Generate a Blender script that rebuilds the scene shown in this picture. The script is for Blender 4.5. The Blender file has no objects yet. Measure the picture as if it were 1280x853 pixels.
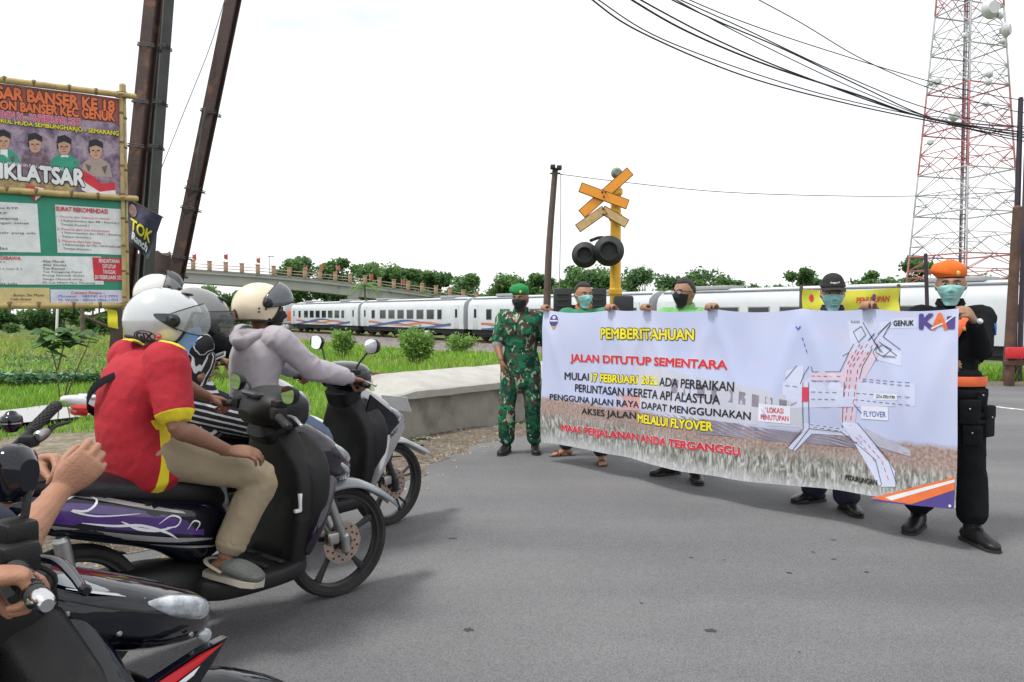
import bpy, bmesh, math, random
import numpy as np
from mathutils import Vector, Matrix
PI = math.pi
rng = np.random.default_rng(7)
random.seed(7)
S = bpy.context.scene
COL = S.collection

# ---------------------------------------------------------------- camera, sky, sun, exposure
FPX, HORIZON, CAM_H = 950.0, 392.0, 1.40
PITCH = math.atan((426.5 - HORIZON) / FPX)
cam_data = bpy.data.cameras.new('camera')
cam = bpy.data.objects.new('camera', cam_data); COL.objects.link(cam)
cam.location = (0, 0, CAM_H); cam.rotation_euler = (PI / 2 - PITCH, 0, 0)
cam_data.sensor_width = 36; cam_data.lens = FPX / 1280 * 36
cam_data.clip_start = 0.05; cam_data.clip_end = 3000
S.camera = cam
S.render.resolution_x, S.render.resolution_y = 1024, 682

SUN_EL, SUN_AZ = math.radians(62), math.radians(-120)      # high sun behind thin cloud
world = bpy.data.worlds.new('World'); S.world = world; world.use_nodes = True
wn, wl = world.node_tree.nodes, world.node_tree.links
wn.clear()
w_out = wn.new('ShaderNodeOutputWorld')
w_bg = wn.new('ShaderNodeBackground'); w_bg2 = wn.new('ShaderNodeBackground')
w_sky = wn.new('ShaderNodeTexSky'); w_sky.sky_type = 'NISHITA'; w_sky.sun_disc = False
w_sky.sun_elevation = SUN_EL; w_sky.sun_rotation = SUN_AZ
w_bg.inputs['Strength'].default_value = 0.11
wl.new(w_sky.outputs['Color'], w_bg.inputs['Color'])
w_tc = wn.new('ShaderNodeTexCoord'); w_map = wn.new('ShaderNodeMapping')
w_map.inputs['Scale'].default_value = (1, 1, 3.2)
w_no = wn.new('ShaderNodeTexNoise'); w_no.inputs['Scale'].default_value = 1.9; w_no.inputs['Detail'].default_value = 5
w_ra = wn.new('ShaderNodeValToRGB')
w_ra.color_ramp.elements[0].position = 0.30; w_ra.color_ramp.elements[0].color = (0.55, 0.55, 0.55, 1)
w_ra.color_ramp.elements[1].position = 0.52; w_ra.color_ramp.elements[1].color = (1, 1, 1, 1)
w_mix = wn.new('ShaderNodeMixShader')
w_bg2.inputs['Color'].default_value = (0.985, 0.992, 1.0, 1); w_bg2.inputs['Strength'].default_value = 0.94
wl.new(w_tc.outputs['Generated'], w_map.inputs['Vector']); wl.new(w_map.outputs['Vector'], w_no.inputs['Vector'])
wl.new(w_no.outputs['Fac'], w_ra.inputs['Fac']); wl.new(w_ra.outputs['Color'], w_mix.inputs['Fac'])
wl.new(w_bg.outputs['Background'], w_mix.inputs[1]); wl.new(w_bg2.outputs['Background'], w_mix.inputs[2])
wl.new(w_mix.outputs['Shader'], w_out.inputs['Surface'])

sun_data = bpy.data.lights.new('sun', 'SUN'); sun_data.energy = 2.1; sun_data.angle = math.radians(11)
sun_data.color = (1.0, 0.97, 0.92)
sun = bpy.data.objects.new('sun', sun_data); COL.objects.link(sun)
sd = Vector((math.cos(SUN_EL) * math.sin(SUN_AZ), math.cos(SUN_EL) * math.cos(SUN_AZ), math.sin(SUN_EL)))
sun.rotation_euler = (-sd).to_track_quat('-Z', 'Y').to_euler(); sun.location = (-8, -6, 20)
S.view_settings.view_transform = 'Standard'; S.view_settings.look = 'None'
S.view_settings.gamma = 1.0; S.view_settings.use_curve_mapping = False
S.view_settings.exposure = 0.50
S.render.engine = 'CYCLES'
S.cycles.max_bounces = 6; S.cycles.transparent_max_bounces = 12

# ---------------------------------------------------------------- where a photo direction meets the place
def V(*a): return np.array(a, float)
def ray(px, py):
    x, y = (px - 640) / FPX, -(py - 426.5) / FPX
    return V(x, math.cos(PITCH) + y * math.sin(PITCH), -math.sin(PITCH) + y * math.cos(PITCH))
def W(px, py, Y):
    d = ray(px, py); return V(0, 0, CAM_H) + d * (Y / d[1])
def G(px, py, z=0.0):
    d = ray(px, py); return V(0, 0, CAM_H) + d * ((z - CAM_H) / d[2])
def unit(v):
    v = np.asarray(v, float); return v / (np.linalg.norm(v) + 1e-12)

# ---------------------------------------------------------------- materials
MATS = {}
def mat(name, col, rough=0.6, metal=0.0, var=0.12, scale=12.0, bump=0.0, bscale=60.0, spec=0.5, coat=0.0, col2=None, dirt=None):
    if name in MATS: return MATS[name]
    m = bpy.data.materials.new(name); m.use_nodes = True
    n, l = m.node_tree.nodes, m.node_tree.links
    b = n['Principled BSDF']
    b.inputs['Roughness'].default_value = rough; b.inputs['Metallic'].default_value = metal
    b.inputs['Specular IOR Level'].default_value = spec
    b.inputs['Coat Weight'].default_value = coat
    tc = n.new('ShaderNodeTexCoord')
    no = n.new('ShaderNodeTexNoise'); no.inputs['Scale'].default_value = scale; no.inputs['Detail'].default_value = 5
    no.inputs['Roughness'].default_value = 0.6
    l.new(tc.outputs['Object'], no.inputs['Vector'])
    ra = n.new('ShaderNodeValToRGB')
    c = np.array(col[:3]); c2 = np.array(col2[:3]) if col2 is not None else np.clip(c * (1 + var), 0, 1)
    c1 = c * (1 - var) if col2 is None else c
    ra.color_ramp.elements[0].position = 0.3; ra.color_ramp.elements[0].color = (*c1, 1)
    ra.color_ramp.elements[1].position = 0.7; ra.color_ramp.elements[1].color = (*c2, 1)
    l.new(no.outputs['Fac'], ra.inputs['Fac'])
    out = ra.outputs['Color']
    if dirt:
        n2 = n.new('ShaderNodeTexNoise'); n2.inputs['Scale'].default_value = dirt[1]; n2.inputs['Detail'].default_value = 8
        l.new(tc.outputs['Object'], n2.inputs['Vector'])
        r2 = n.new('ShaderNodeValToRGB'); r2.color_ramp.elements[0].position = dirt[2]; r2.color_ramp.elements[1].position = dirt[2] + 0.12
        l.new(n2.outputs['Fac'], r2.inputs['Fac'])
        mx = n.new('ShaderNodeMix'); mx.data_type = 'RGBA'
        l.new(r2.outputs['Color'], mx.inputs[0]); l.new(out, mx.inputs[6]); mx.inputs[7].default_value = (*dirt[0], 1)
        out = mx.outputs[2]
    l.new(out, b.inputs['Base Color'])
    if bump:
        n3 = n.new('ShaderNodeTexNoise'); n3.inputs['Scale'].default_value = bscale; n3.inputs['Detail'].default_value = 4
        l.new(tc.outputs['Object'], n3.inputs['Vector'])
        bp = n.new('ShaderNodeBump'); bp.inputs['Strength'].default_value = bump; bp.inputs['Distance'].default_value = 0.01
        l.new(n3.outputs['Fac'], bp.inputs['Height']); l.new(bp.outputs['Normal'], b.inputs['Normal'])
    MATS[name] = m
    return m
def glass(name, tint, alpha, rough=0.05):
    if name in MATS: return MATS[name]
    m = bpy.data.materials.new(name); m.use_nodes = True
    n, l = m.node_tree.nodes, m.node_tree.links
    b = n['Principled BSDF']; b.inputs['Base Color'].default_value = (*tint, 1)
    b.inputs['Roughness'].default_value = rough; b.inputs['Specular IOR Level'].default_value = 0.8
    b.inputs['Alpha'].default_value = alpha
    MATS[name] = m
    return m

def two_zone(name, m1, m2):
    """cloth of two colours split where the 'zone' value changes sign"""
    m = m1.copy(); m.name = name; n, l = m.node_tree.nodes, m.node_tree.links; b = n['Principled BSDF']; src = b.inputs['Base Color'].links[0].from_socket
    a = n.new('ShaderNodeAttribute'); a.attribute_name = 'zone'; g = n.new('ShaderNodeMath'); g.operation = 'GREATER_THAN'; g.inputs[1].default_value = 0; l.new(a.outputs['Fac'], g.inputs[0])
    x = n.new('ShaderNodeMix'); x.data_type = 'RGBA'; l.new(g.outputs[0], x.inputs[0]); l.new(src, x.inputs[6]); x.inputs[7].default_value = (*m2, 1); l.new(x.outputs[2], b.inputs['Base Color']); return m

# ---------------------------------------------------------------- objects
XF = {}
def empty(name, loc, label=None, cat=None, group=None, rz=0.0):
    o = bpy.data.objects.new(name, None); COL.objects.link(o)
    o.location = tuple(float(v) for v in loc); o.rotation_euler = (0, 0, rz); o.empty_display_size = 0.1
    XF[o.name] = (np.array(o.location), rz)
    tag(o, label, cat, group)
    return o
def tag(o, label=None, cat=None, group=None, kind=None):
    if label: o['label'] = label
    if cat: o['category'] = cat
    if group: o['group'] = group
    if kind: o['kind'] = kind
    return o
def root_xf(p):
    while p is not None:
        if p.name in XF: return XF[p.name]
        p = p.parent
    return (np.zeros(3), 0.0)
class MB:
    def __init__(s): s.v = []; s.f = []; s.m = []; s.n = 0; s.mi = 0
    def add(s, v, f, mi=None):
        v = np.asarray(v, float)
        s.v.append(v)
        s.f += [tuple(int(i) + s.n for i in q) for q in f]
        s.m += [s.mi if mi is None else mi] * len(f)
        s.n += len(v)
        return s
    def verts(s): return np.concatenate(s.v) if s.v else np.zeros((0, 3))
    def xform(s, M):
        M = np.array(M); v = s.verts(); s.v = [v @ M[:3, :3].T + M[:3, 3]]; return s
    def merge(s, o): return s.add(o.verts(), o.f, None if not o.f else None) if False else s._merge(o)
    def _merge(s, o):
        n = s.n; s.v.append(o.verts()); s.f += [tuple(i + n for i in q) for q in o.f]; s.m += o.m; s.n += o.n; return s
    def box(s, c, h, R=None, mi=None):
        c = np.array(c, float); h = np.array(h, float)
        q = np.array([[x, y, z] for x in (-1, 1) for y in (-1, 1) for z in (-1, 1)], float) * h
        if R is not None: q = q @ np.array(R).T
        return s.add(q + c, [(0, 1, 3, 2), (4, 6, 7, 5), (0, 4, 5, 1), (2, 3, 7, 6), (0, 2, 6, 4), (1, 5, 7, 3)], mi)
    def rbox(s, c, h, r=0.01, R=None, mi=None):
        """box with chamfered edges"""
        c = np.array(c, float); h = np.array(h, float); r = min(r, h.min() * 0.9)
        bm = bmesh.new(); bmesh.ops.create_cube(bm, size=2)
        for v in bm.verts: v.co = Vector((v.co.x * h[0], v.co.y * h[1], v.co.z * h[2]))
        bmesh.ops.bevel(bm, geom=list(bm.edges), offset=r, segments=2, affect='EDGES', profile=0.5)
        bm.verts.index_update()
        q = np.array([v.co[:] for v in bm.verts]); f = [tuple(v.index for v in fa.verts) for fa in bm.faces]; bm.free()
        if R is not None: q = q @ np.array(R).T
        return s.add(q + c, f, mi)
    def tube(s, pts, ab, side=None, n=12, p=2.0, sub=1, mi=None, cap='round'):
        """loft of superellipse sections; ab = radius or (across, thick) per point; side = hint for the 'across' axis"""
        pts = np.array(pts, float)
        ab = np.array([(a, a) if np.isscalar(a) else a for a in (ab if hasattr(ab, '__len__') and not (len(ab) == 2 and np.isscalar(ab[0]) and len(pts) != 2) else [ab] * len(pts))], float)
        if sub > 1 and len(pts) > 2:
            pts, ab = catmull(pts, sub), np.maximum(catmull(ab, sub), 1e-4)
        elif sub > 1:
            t = np.linspace(0, 1, sub + 1)[:, None]
            pts = pts[0] * (1 - t) + pts[1] * t; ab = ab[0] * (1 - t) + ab[1] * t
        k = len(pts)
        T = np.gradient(pts, axis=0); T /= (np.linalg.norm(T, axis=1)[:, None] + 1e-12)
        if side is None:
            side = V(0, 0, 1) if abs(T[0][2]) < 0.9 else V(1, 0, 0)
            side = np.cross(T[0], side)
        sd_ = np.array(side, float)
        A = np.zeros_like(pts); B = np.zeros_like(pts)
        prev = None
        for i in range(k):
            h = sd_[i] if sd_.ndim == 2 and len(sd_) == k else (sd_ if sd_.ndim == 1 else sd_[min(i, len(sd_) - 1)])
            if prev is not None and sd_.ndim == 1: h = h * 0.5 + prev * 0.5
            a = h - T[i] * np.dot(h, T[i]); a = unit(a); A[i] = a; B[i] = np.cross(T[i], a); prev = a
        th = np.arange(n) * 2 * PI / n
        c, sn = np.cos(th), np.sin(th)
        cx = np.sign(c) * np.abs(c) ** (2 / p); cy = np.sign(sn) * np.abs(sn) ** (2 / p)
        vv = pts[:, None, :] + A[:, None, :] * (ab[:, 0, None] * cx)[..., None] + B[:, None, :] * (ab[:, 1, None] * cy)[..., None]
        vv = list(vv)
        if cap == 'round':
            r0, r1 = ab[0].min() * 0.5, ab[-1].min() * 0.5
            e0 = pts[0] - T[0] * r0 + (vv[0] - pts[0]) * 0.62; e1 = pts[-1] + T[-1] * r1 + (vv[-1] - pts[-1]) * 0.62
            vv = [e0] + vv + [e1]
        kk = len(vv)
        vv = np.concatenate(vv)
        f = []
        for i in range(kk - 1):
            for j in range(n):
                j2 = (j + 1) % n
                f.append((i * n + j, i * n + j2, (i + 1) * n + j2, (i + 1) * n + j))
        if cap is not None:
            f.append(tuple(range(n))[::-1]); f.append(tuple((kk - 1) * n + j for j in range(n)))
        return s.add(vv, f, mi)
    def ell(s, c, r, R=None, nu=16, nv=10, mi=None, fn=None):
        u = np.arange(nu) * 2 * PI / nu; w = np.linspace(-PI / 2, PI / 2, nv + 1)[1:-1]
        d = np.array([[math.cos(b) * math.cos(a), math.cos(b) * math.sin(a), math.sin(b)] for b in w for a in u])
        d = np.concatenate([d, [[0, 0, -1], [0, 0, 1]]])
        q = d * np.array(r, float)
        if fn is not None: q = fn(d, q)
        if R is not None: q = q @ np.array(R).T
        k = len(w); f = []
        for i in range(k - 1):
            for j in range(nu):
                j2 = (j + 1) % nu; f.append((i * nu + j, i * nu + j2, (i + 1) * nu + j2, (i + 1) * nu + j))
        for j in range(nu):
            j2 = (j + 1) % nu; f.append((k * nu, j2, j)); f.append((k * nu + 1, (k - 1) * nu + j, (k - 1) * nu + j2))
        return s.add(q + np.array(c, float), f, mi)
    def grid(s, P, mi=None, closed_u=False, flip=False):
        """P: (a, b, 3) array of points"""
        a, b = P.shape[:2]; f = []
        for i in range(a - 1):
            for j in range(b if closed_u else b - 1):
                j2 = (j + 1) % b
                q = (i * b + j, i * b + j2, (i + 1) * b + j2, (i + 1) * b + j)
                f.append(q[::-1] if flip else q)
        return s.add(P.reshape(-1, 3), f, mi)
    def poly(s, pts, mi=None): return s.add(pts, [tuple(range(len(pts)))], mi)
    def prism(s, pts, off, mi=None):
        """flat outline pts extruded by vector off"""
        p = np.array(pts, float); n = len(p); o = np.array(off, float)
        f = [tuple(range(n))[::-1], tuple(range(n, 2 * n))] + [(i, (i + 1) % n, n + (i + 1) % n, n + i) for i in range(n)]
        return s.add(np.concatenate([p, p + o]), f, mi)
    def mesh(s, name, mats, smooth=35):
        me = bpy.data.meshes.new(name)
        me.from_pydata(s.verts().tolist(), [], s.f)
        for m in (mats if isinstance(mats, (list, tuple)) else [mats]): me.materials.append(m)
        if len(me.materials) > 1: me.polygons.foreach_set('material_index', np.array(s.m, dtype=np.int32))
        finish(me, smooth)
        return me
    def build(s, name, mats, parent=None, world=False, smooth=35, fix=True):
        if world and parent is not None: s.local(parent)
        me = s.mesh(name, mats, smooth)
        if fix: fixnormals(me)
        return link(name, me, parent)
    def local(s, parent):
        loc, rz = root_xf(parent); v = s.verts() - loc
        c, sn = math.cos(-rz), math.sin(-rz)
        s.v = [np.stack([v[:, 0] * c - v[:, 1] * sn, v[:, 0] * sn + v[:, 1] * c, v[:, 2]], 1)]
        return s
def fixnormals(me):
    bm = bmesh.new(); bm.from_mesh(me); bmesh.ops.recalc_face_normals(bm, faces=bm.faces); bm.to_mesh(me); bm.free()
def finish(me, smooth):
    me.validate()
    if smooth:
        me.polygons.foreach_set('use_smooth', np.ones(len(me.polygons), bool))
        if smooth < 170: me.set_sharp_from_angle(angle=math.radians(smooth))
    me.update()
def link(name, me, parent=None):
    o = bpy.data.objects.new(name, me); COL.objects.link(o); o.parent = parent
    return o
def copy_tree(o, parent=None, mats=None):
    c = o.copy(); COL.objects.link(c); c.parent = parent
    for ch in o.children: copy_tree(ch, c)
    return c
def catmull(P, sub):
    P = np.asarray(P, float); n = len(P); out = []
    E = np.concatenate([[2 * P[0] - P[1]], P, [2 * P[-1] - P[-2]]])
    for i in range(n - 1):
        a, b, c, d = E[i], E[i + 1], E[i + 2], E[i + 3]
        for k in range(sub):
            t = k / sub
            out.append(0.5 * (2 * b + (c - a) * t + (2 * a - 5 * b + 4 * c - d) * t * t + (3 * b - a - 3 * c + d) * t ** 3))
    out.append(P[-1]); return np.array(out)
_seed = [0]
def vnoise(P, scale, seed=0, octaves=3):
    """cheap smooth vector noise from warped sine waves"""
    r = np.random.default_rng(seed + 101); out = np.zeros(len(P)); amp = 1.0; sc = scale; tot = 0
    for o in range(octaves):
        acc = np.zeros(len(P))
        for k in range(4):
            d = r.normal(size=3); d /= np.linalg.norm(d); e = r.normal(size=3); e /= np.linalg.norm(e)
            acc += np.sin(P @ d * sc + r.uniform(0, 6.28) + 1.3 * np.sin(P @ e * sc * 0.7 + r.uniform(0, 6.28)))
        out += amp * acc / 4; tot += amp; amp *= 0.5; sc *= 2.1
    return out / tot
def remesh(mb, name, mats, voxel=0.01, smooth=4, parent=None, folds=0.0, fscale=18.0, seed=0, pick=None, stretch=None, world=True, mask=None, fmod=None):
    """union of overlapping closed solids -> one continuous surface"""
    me = bpy.data.meshes.new('tmp'); me.from_pydata(mb.verts().tolist(), [], mb.f); fixnormals(me)
    o = bpy.data.objects.new('tmp', me); COL.objects.link(o)
    r = o.modifiers.new('r', 'REMESH'); r.mode = 'VOXEL'; r.voxel_size = voxel; r.adaptivity = 0.0
    if smooth:
        sm = o.modifiers.new('s', 'SMOOTH'); sm.iterations = smooth; sm.factor = 0.5
    dg = bpy.context.evaluated_depsgraph_get()
    m2 = bpy.data.meshes.new_from_object(o.evaluated_get(dg))
    bpy.data.objects.remove(o); bpy.data.meshes.remove(me)
    m2.name = name; m2.materials.clear()
    nv = len(m2.vertices); co = np.empty(nv * 3); m2.vertices.foreach_get('co', co); co = co.reshape(-1, 3)
    if folds:
        nr = np.empty(nv * 3); m2.vertices.foreach_get('normal', nr); nr = nr.reshape(-1, 3)
        q = co * (np.array(stretch) if stretch is not None else np.array([1, 1, 1.0]))
        w = vnoise(q, fscale, seed, 3); w = 1 - 2 * np.abs(w) ** 0.8
        co = co + nr * ((folds if fmod is None else folds * fmod(co)) * w)[:, None]
    if parent is not None and world:
        loc, rz = root_xf(parent); c, sn = math.cos(-rz), math.sin(-rz); v = co - loc
        cl = np.stack([v[:, 0] * c - v[:, 1] * sn, v[:, 0] * sn + v[:, 1] * c, v[:, 2]], 1)
    else: cl = co
    m2.vertices.foreach_set('co', cl.ravel())
    for m in (mats if isinstance(mats, (list, tuple)) else [mats]): m2.materials.append(m)
    if mask is not None:
        at = m2.attributes.new('zone', 'FLOAT', 'POINT'); at.data.foreach_set('value', mask(co).astype(np.float32))
    if pick is not None:
        pc = np.empty(len(m2.polygons) * 3)
        vi = np.array([p.vertices[0] for p in m2.polygons]); vj = np.array([p.vertices[2] for p in m2.polygons])
        pc = (co[vi] + co[vj]) / 2
        m2.polygons.foreach_set('material_index', pick(pc).astype(np.int32))
    finish(m2, 180)
    return link(name, m2, parent)
def rotz(a): c, s = math.cos(a), math.sin(a); return np.array([[c, -s, 0], [s, c, 0], [0, 0, 1.0]])
def frame(fwd, up=(0, 0, 1)):
    """columns: left, forward, up"""
    f = unit(fwd); u = np.array(up, float); u = unit(u - f * np.dot(u, f)); l = np.cross(u, f)
    return np.stack([l, f, u], 1)

# ---------------------------------------------------------------- lettering
_TX = {}
def text2d(s, bold=0.0, space=1.0):
    k = (s, round(bold, 4), space)
    if k in _TX: return _TX[k]
    cu = bpy.data.curves.new('t', 'FONT'); cu.body = s; cu.size = 1; cu.offset = bold; cu.space_character = space
    cu.resolution_u = 3; cu.fill_mode = 'FRONT'
    o = bpy.data.objects.new('t', cu); COL.objects.link(o)
    dg = bpy.context.evaluated_depsgraph_get(); me = o.evaluated_get(dg).to_mesh()
    v = np.array([x.co[:] for x in me.vertices]) if len(me.vertices) else np.zeros((0, 3))
    f = [tuple(p.vertices) for p in me.polygons]
    o.evaluated_get(dg).to_mesh_clear(); bpy.data.objects.remove(o); bpy.data.curves.remove(cu)
    _TX[k] = (v[:, :2] if len(v) else np.zeros((0, 2)), f); return _TX[k]
def text_box(s, box, bold=0.0, grow=0.0, shear=0.0, ref=True):
    """2-D text fitted in box (u0, v0, u1, v1); returns verts, faces"""
    v, f = text2d(s, bold); base, _ = text2d(s, 0.0)
    if not len(v): return v, f
    lo, hi = base.min(0), base.max(0)
    u0, v0, u1, v1 = box
    sc = np.array([(u1 - u0) / (hi[0] - lo[0]), (v1 - v0) / (hi[1] - lo[1])])
    q = (v - lo) * sc + np.array([u0, v0])
    q[:, 0] += shear * (q[:, 1] - v0)
    return q, f
# ---------------------------------------------------------------- people
SKIN = {k: mat('skin_' + k, c, rough=0.55, var=0.10, scale=25, bump=0.25, bscale=220) for k, c in
        {'tan': (0.31, 0.165, 0.10), 'brown': (0.22, 0.105, 0.062), 'light': (0.45, 0.25, 0.16), 'warm': (0.34, 0.165, 0.098)}.items()}
M_HAIR = mat('hair', (0.012, 0.010, 0.009), rough=0.55, bump=0.8, bscale=300)
M_EYE = mat('eye_white', (0.42, 0.38, 0.35), rough=0.25, var=0.02)
M_IRIS = mat('eye_iris', (0.02, 0.012, 0.008), rough=0.15, var=0.02)
M_TEAL = mat('mask_teal', (0.27, 0.54, 0.51), rough=0.8, var=0.06, scale=40, bump=0.2, bscale=300)
M_BLUEMASK = mat('mask_blue', (0.26, 0.47, 0.78), rough=0.8, var=0.06, scale=40)
M_BLACKMASK = mat('mask_black', (0.014, 0.014, 0.017), rough=0.8)
M_LOOP = mat('mask_loop', (0.7, 0.7, 0.7), rough=0.7)

def g2(x, z, x0, z0, sx, sz): return np.exp(-((x - x0) / sx) ** 2 - ((z - z0) / sz) ** 2)
def head_pts(d, grow=0.0, z_extra=None):
    x, y, z = d[:, 0], d[:, 1], d[:, 2]
    p = d * np.array([0.080, 0.100, 0.120])
    low = np.clip(-z, 0, 1)
    p[:, 0] *= 1 - 0.30 * low ** 1.6
    p[:, 1] *= np.where(y < 0, 1 - 0.45 * low ** 1.3, 1 - 0.05 * low)
    p[:, 1] += np.where(y > 0, 0.008 * low, 0.0)
    p[:, 0] *= 1 + 0.04 * np.exp(-((z - 0.35) / 0.4) ** 2)
    X, Z = p[:, 0], p[:, 2]; fr = np.clip(y * 2, 0, 1)
    dy = 0.020 * g2(X, Z, 0, -0.026, 0.013, 0.014) + 0.012 * g2(X, Z, 0, -0.004, 0.008, 0.024) + 0.005 * g2(X, Z, 0, 0.028, 0.045, 0.012)
    for s in (-1, 1):
        dy += -0.011 * g2(X, Z, s * 0.031, 0.010, 0.017, 0.011) + 0.005 * g2(X, Z, s * 0.042, -0.020, 0.018, 0.016)
        dy += 0.006 * g2(X, Z, s * 0.014, -0.033, 0.007, 0.007)
    dy += 0.007 * g2(X, Z, 0, -0.058, 0.024, 0.006) + 0.007 * g2(X, Z, 0, -0.072, 0.020, 0.006) - 0.004 * g2(X, Z, 0, -0.065, 0.024, 0.004)
    dy += 0.008 * g2(X, Z, 0, -0.100, 0.022, 0.014)
    p[:, 1] += dy * fr
    if grow: p = p + unit_rows(p) * grow
    return p
def unit_rows(p): return p / (np.linalg.norm(p, axis=1)[:, None] + 1e-9)
def head_shell(mb, c, H, mult, nu=72, nv=54, k=1.0, extra=None):
    def fn(d, q):
        p = head_pts(d)
        m = mult(d, p)
        p = p + unit_rows(p) * m[:, None]
        if extra is not None: p = extra(d, p)
        return p * k
    mb.ell(c, (1, 1, 1), R=H, nu=nu, nv=nv, fn=fn)
def ss(x, a, b):
    t = np.clip((x - a) / (b - a), 0, 1); return t * t * (3 - 2 * t)

def hand(mb, wr, fwd, nrm, side, curl=(0.4, 0.5, 0.4), spread=0.06, thumb=0.6, k=1.0, curls=None, thumb_curl=0.4, index=None):
    """wr wrist; fwd towards the knuckles; nrm back-of-hand normal; side +1 when the thumb is on (fwd x nrm)"""
    f = unit(fwd); n_ = unit(nrm - f * np.dot(nrm, f)); a = np.cross(f, n_) * side          # a points to the thumb
    P = lambda x, y, z: wr + (f * x + a * y + n_ * z) * k
    mb.tube([P(-0.03, 0, 0), P(0.0, 0, 0), P(0.03, 0.002, 0.001), P(0.062, 0.001, 0.003), P(0.088, 0.001, 0.0)],
            [(0.026 * k, 0.019 * k), (0.026 * k, 0.018 * k), (0.037 * k, 0.017 * k), (0.041 * k, 0.015 * k), (0.040 * k, 0.012 * k)], side=a, n=14, p=2.4, sub=2)
    L = [0.080, 0.088, 0.082, 0.066]; off = [0.030, 0.0105, -0.0095, -0.029]; xs = [0.084, 0.090, 0.087, 0.078]
    for i in range(4):
        c = curls[i] if curls is not None else curl
        ang = 0.0; p = P(xs[i] - 0.018, off[i] * 0.93, -0.001)
        pts = [p]; p = P(xs[i], off[i], 0.0); pts.append(p)
        sp = spread * (1.5 - i) / 1.5
        for j, s in enumerate((0.47, 0.30, 0.23)):
            ang += c[j]
            d = f * math.cos(ang) - n_ * math.sin(ang) + a * sp * math.cos(ang)
            p = p + unit(d) * L[i] * s * k; pts.append(p)
        r = 0.0088 if i < 3 else 0.0077
        mb.tube(pts, [r * k * q for q in (1.0, 1.1, 1.06, 0.98, 0.80)], side=a, n=10, sub=2)
    p = P(0.018, 0.020, -0.006); d = unit(f * math.cos(thumb) + a * math.sin(thumb) - n_ * 0.45)
    p2 = p + d * 0.040 * k; d2 = unit(d * math.cos(thumb_curl) - a * math.sin(thumb_curl) * 0.7 - n_ * math.sin(thumb_curl) * 0.7 + f * 0.2)
    p3 = p2 + d2 * 0.032 * k; p4 = p3 + unit(d2 - a * 0.15) * 0.024 * k
    mb.tube([p, p2, p3, p4], [0.0150 * k, 0.0125 * k, 0.0105 * k, 0.0085 * k], n=10, sub=2)

def two_bone(a, c, l1, l2, pole):
    a, c = np.array(a, float), np.array(c, float); d = c - a; L = np.linalg.norm(d)
    if L > (l1 + l2) * 0.995:
        return a + d * (l1 / (l1 + l2))
    u = d / L; x = (l1 * l1 - l2 * l2 + L * L) / (2 * L); h = math.sqrt(max(l1 * l1 - x * x, 0))
    w = np.array(pole, float) - a; w = unit(w - u * np.dot(w, u))
    return a + u * x + w * h

def stand(base, facing, H=1.70, lean=0.0, head_dir=None, feet=None, feet_dir=None):
    """joints of a standing figure (world); index 0 = left, 1 = right"""
    k = H / 1.70; f = unit([*facing, 0]); l = np.array([-f[1], f[0], 0.0]); b = np.array(base, float)
    J = dict(k=k, f=f, l=l)
    P = lambda x, y, z: b + (l * x + f * y) * k + V(0, 0, z * k)
    J['pel'] = P(0, 0, 0.93); J['waist'] = P(0, 0.005, 1.06); J['chest'] = P(0, 0.005, 1.25); J['neck'] = P(0, -0.015, 1.445); J['head'] = P(0, 0.015, 1.575)
    J['sh'] = [P(0.178, -0.01, 1.385), P(-0.178, -0.01, 1.385)]; J['hip'] = [P(0.092, 0, 0.90), P(-0.092, 0, 0.90)]
    J['an'] = [np.array(feet[i], float) + V(0, 0, 0.085 * k) if feet is not None else P(s * 0.11, 0, 0.085) for i, s in enumerate((1, -1))]
    J['toe'] = [unit([*(feet_dir[i] if feet_dir is not None else facing), 0]) for i in (0, 1)]
    J['kn'] = [two_bone(J['hip'][i], J['an'][i], 0.425 * k, 0.405 * k, J['hip'][i] + J['toe'][i] + V(0, 0, -0.4)) for i in (0, 1)]
    J['hf'] = unit(head_dir) if head_dir is not None else f; J['hu'] = V(0, 0, 1)
    return J
def set_arm(J, i, wrist, pole, fwd=None, nrm=None, **hk):
    k = J['k']
    J.setdefault('el', [None, None]); J.setdefault('wr', [None, None]); J.setdefault('hk', [None, None])
    w = np.array(wrist, float); a = J['sh'][i]; d = w - a; L = np.linalg.norm(d); m = 0.525 * k
    J['el'][i] = two_bone(a, w, 0.285 * k, 0.25 * k, pole); J['wr'][i] = w
    J['hk'][i] = dict(fwd=unit(fwd) if fwd is not None else unit(w - J['el'][i]), nrm=np.array(nrm, float) if nrm is not None else V(0, -1, 0.2), **hk)

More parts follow.
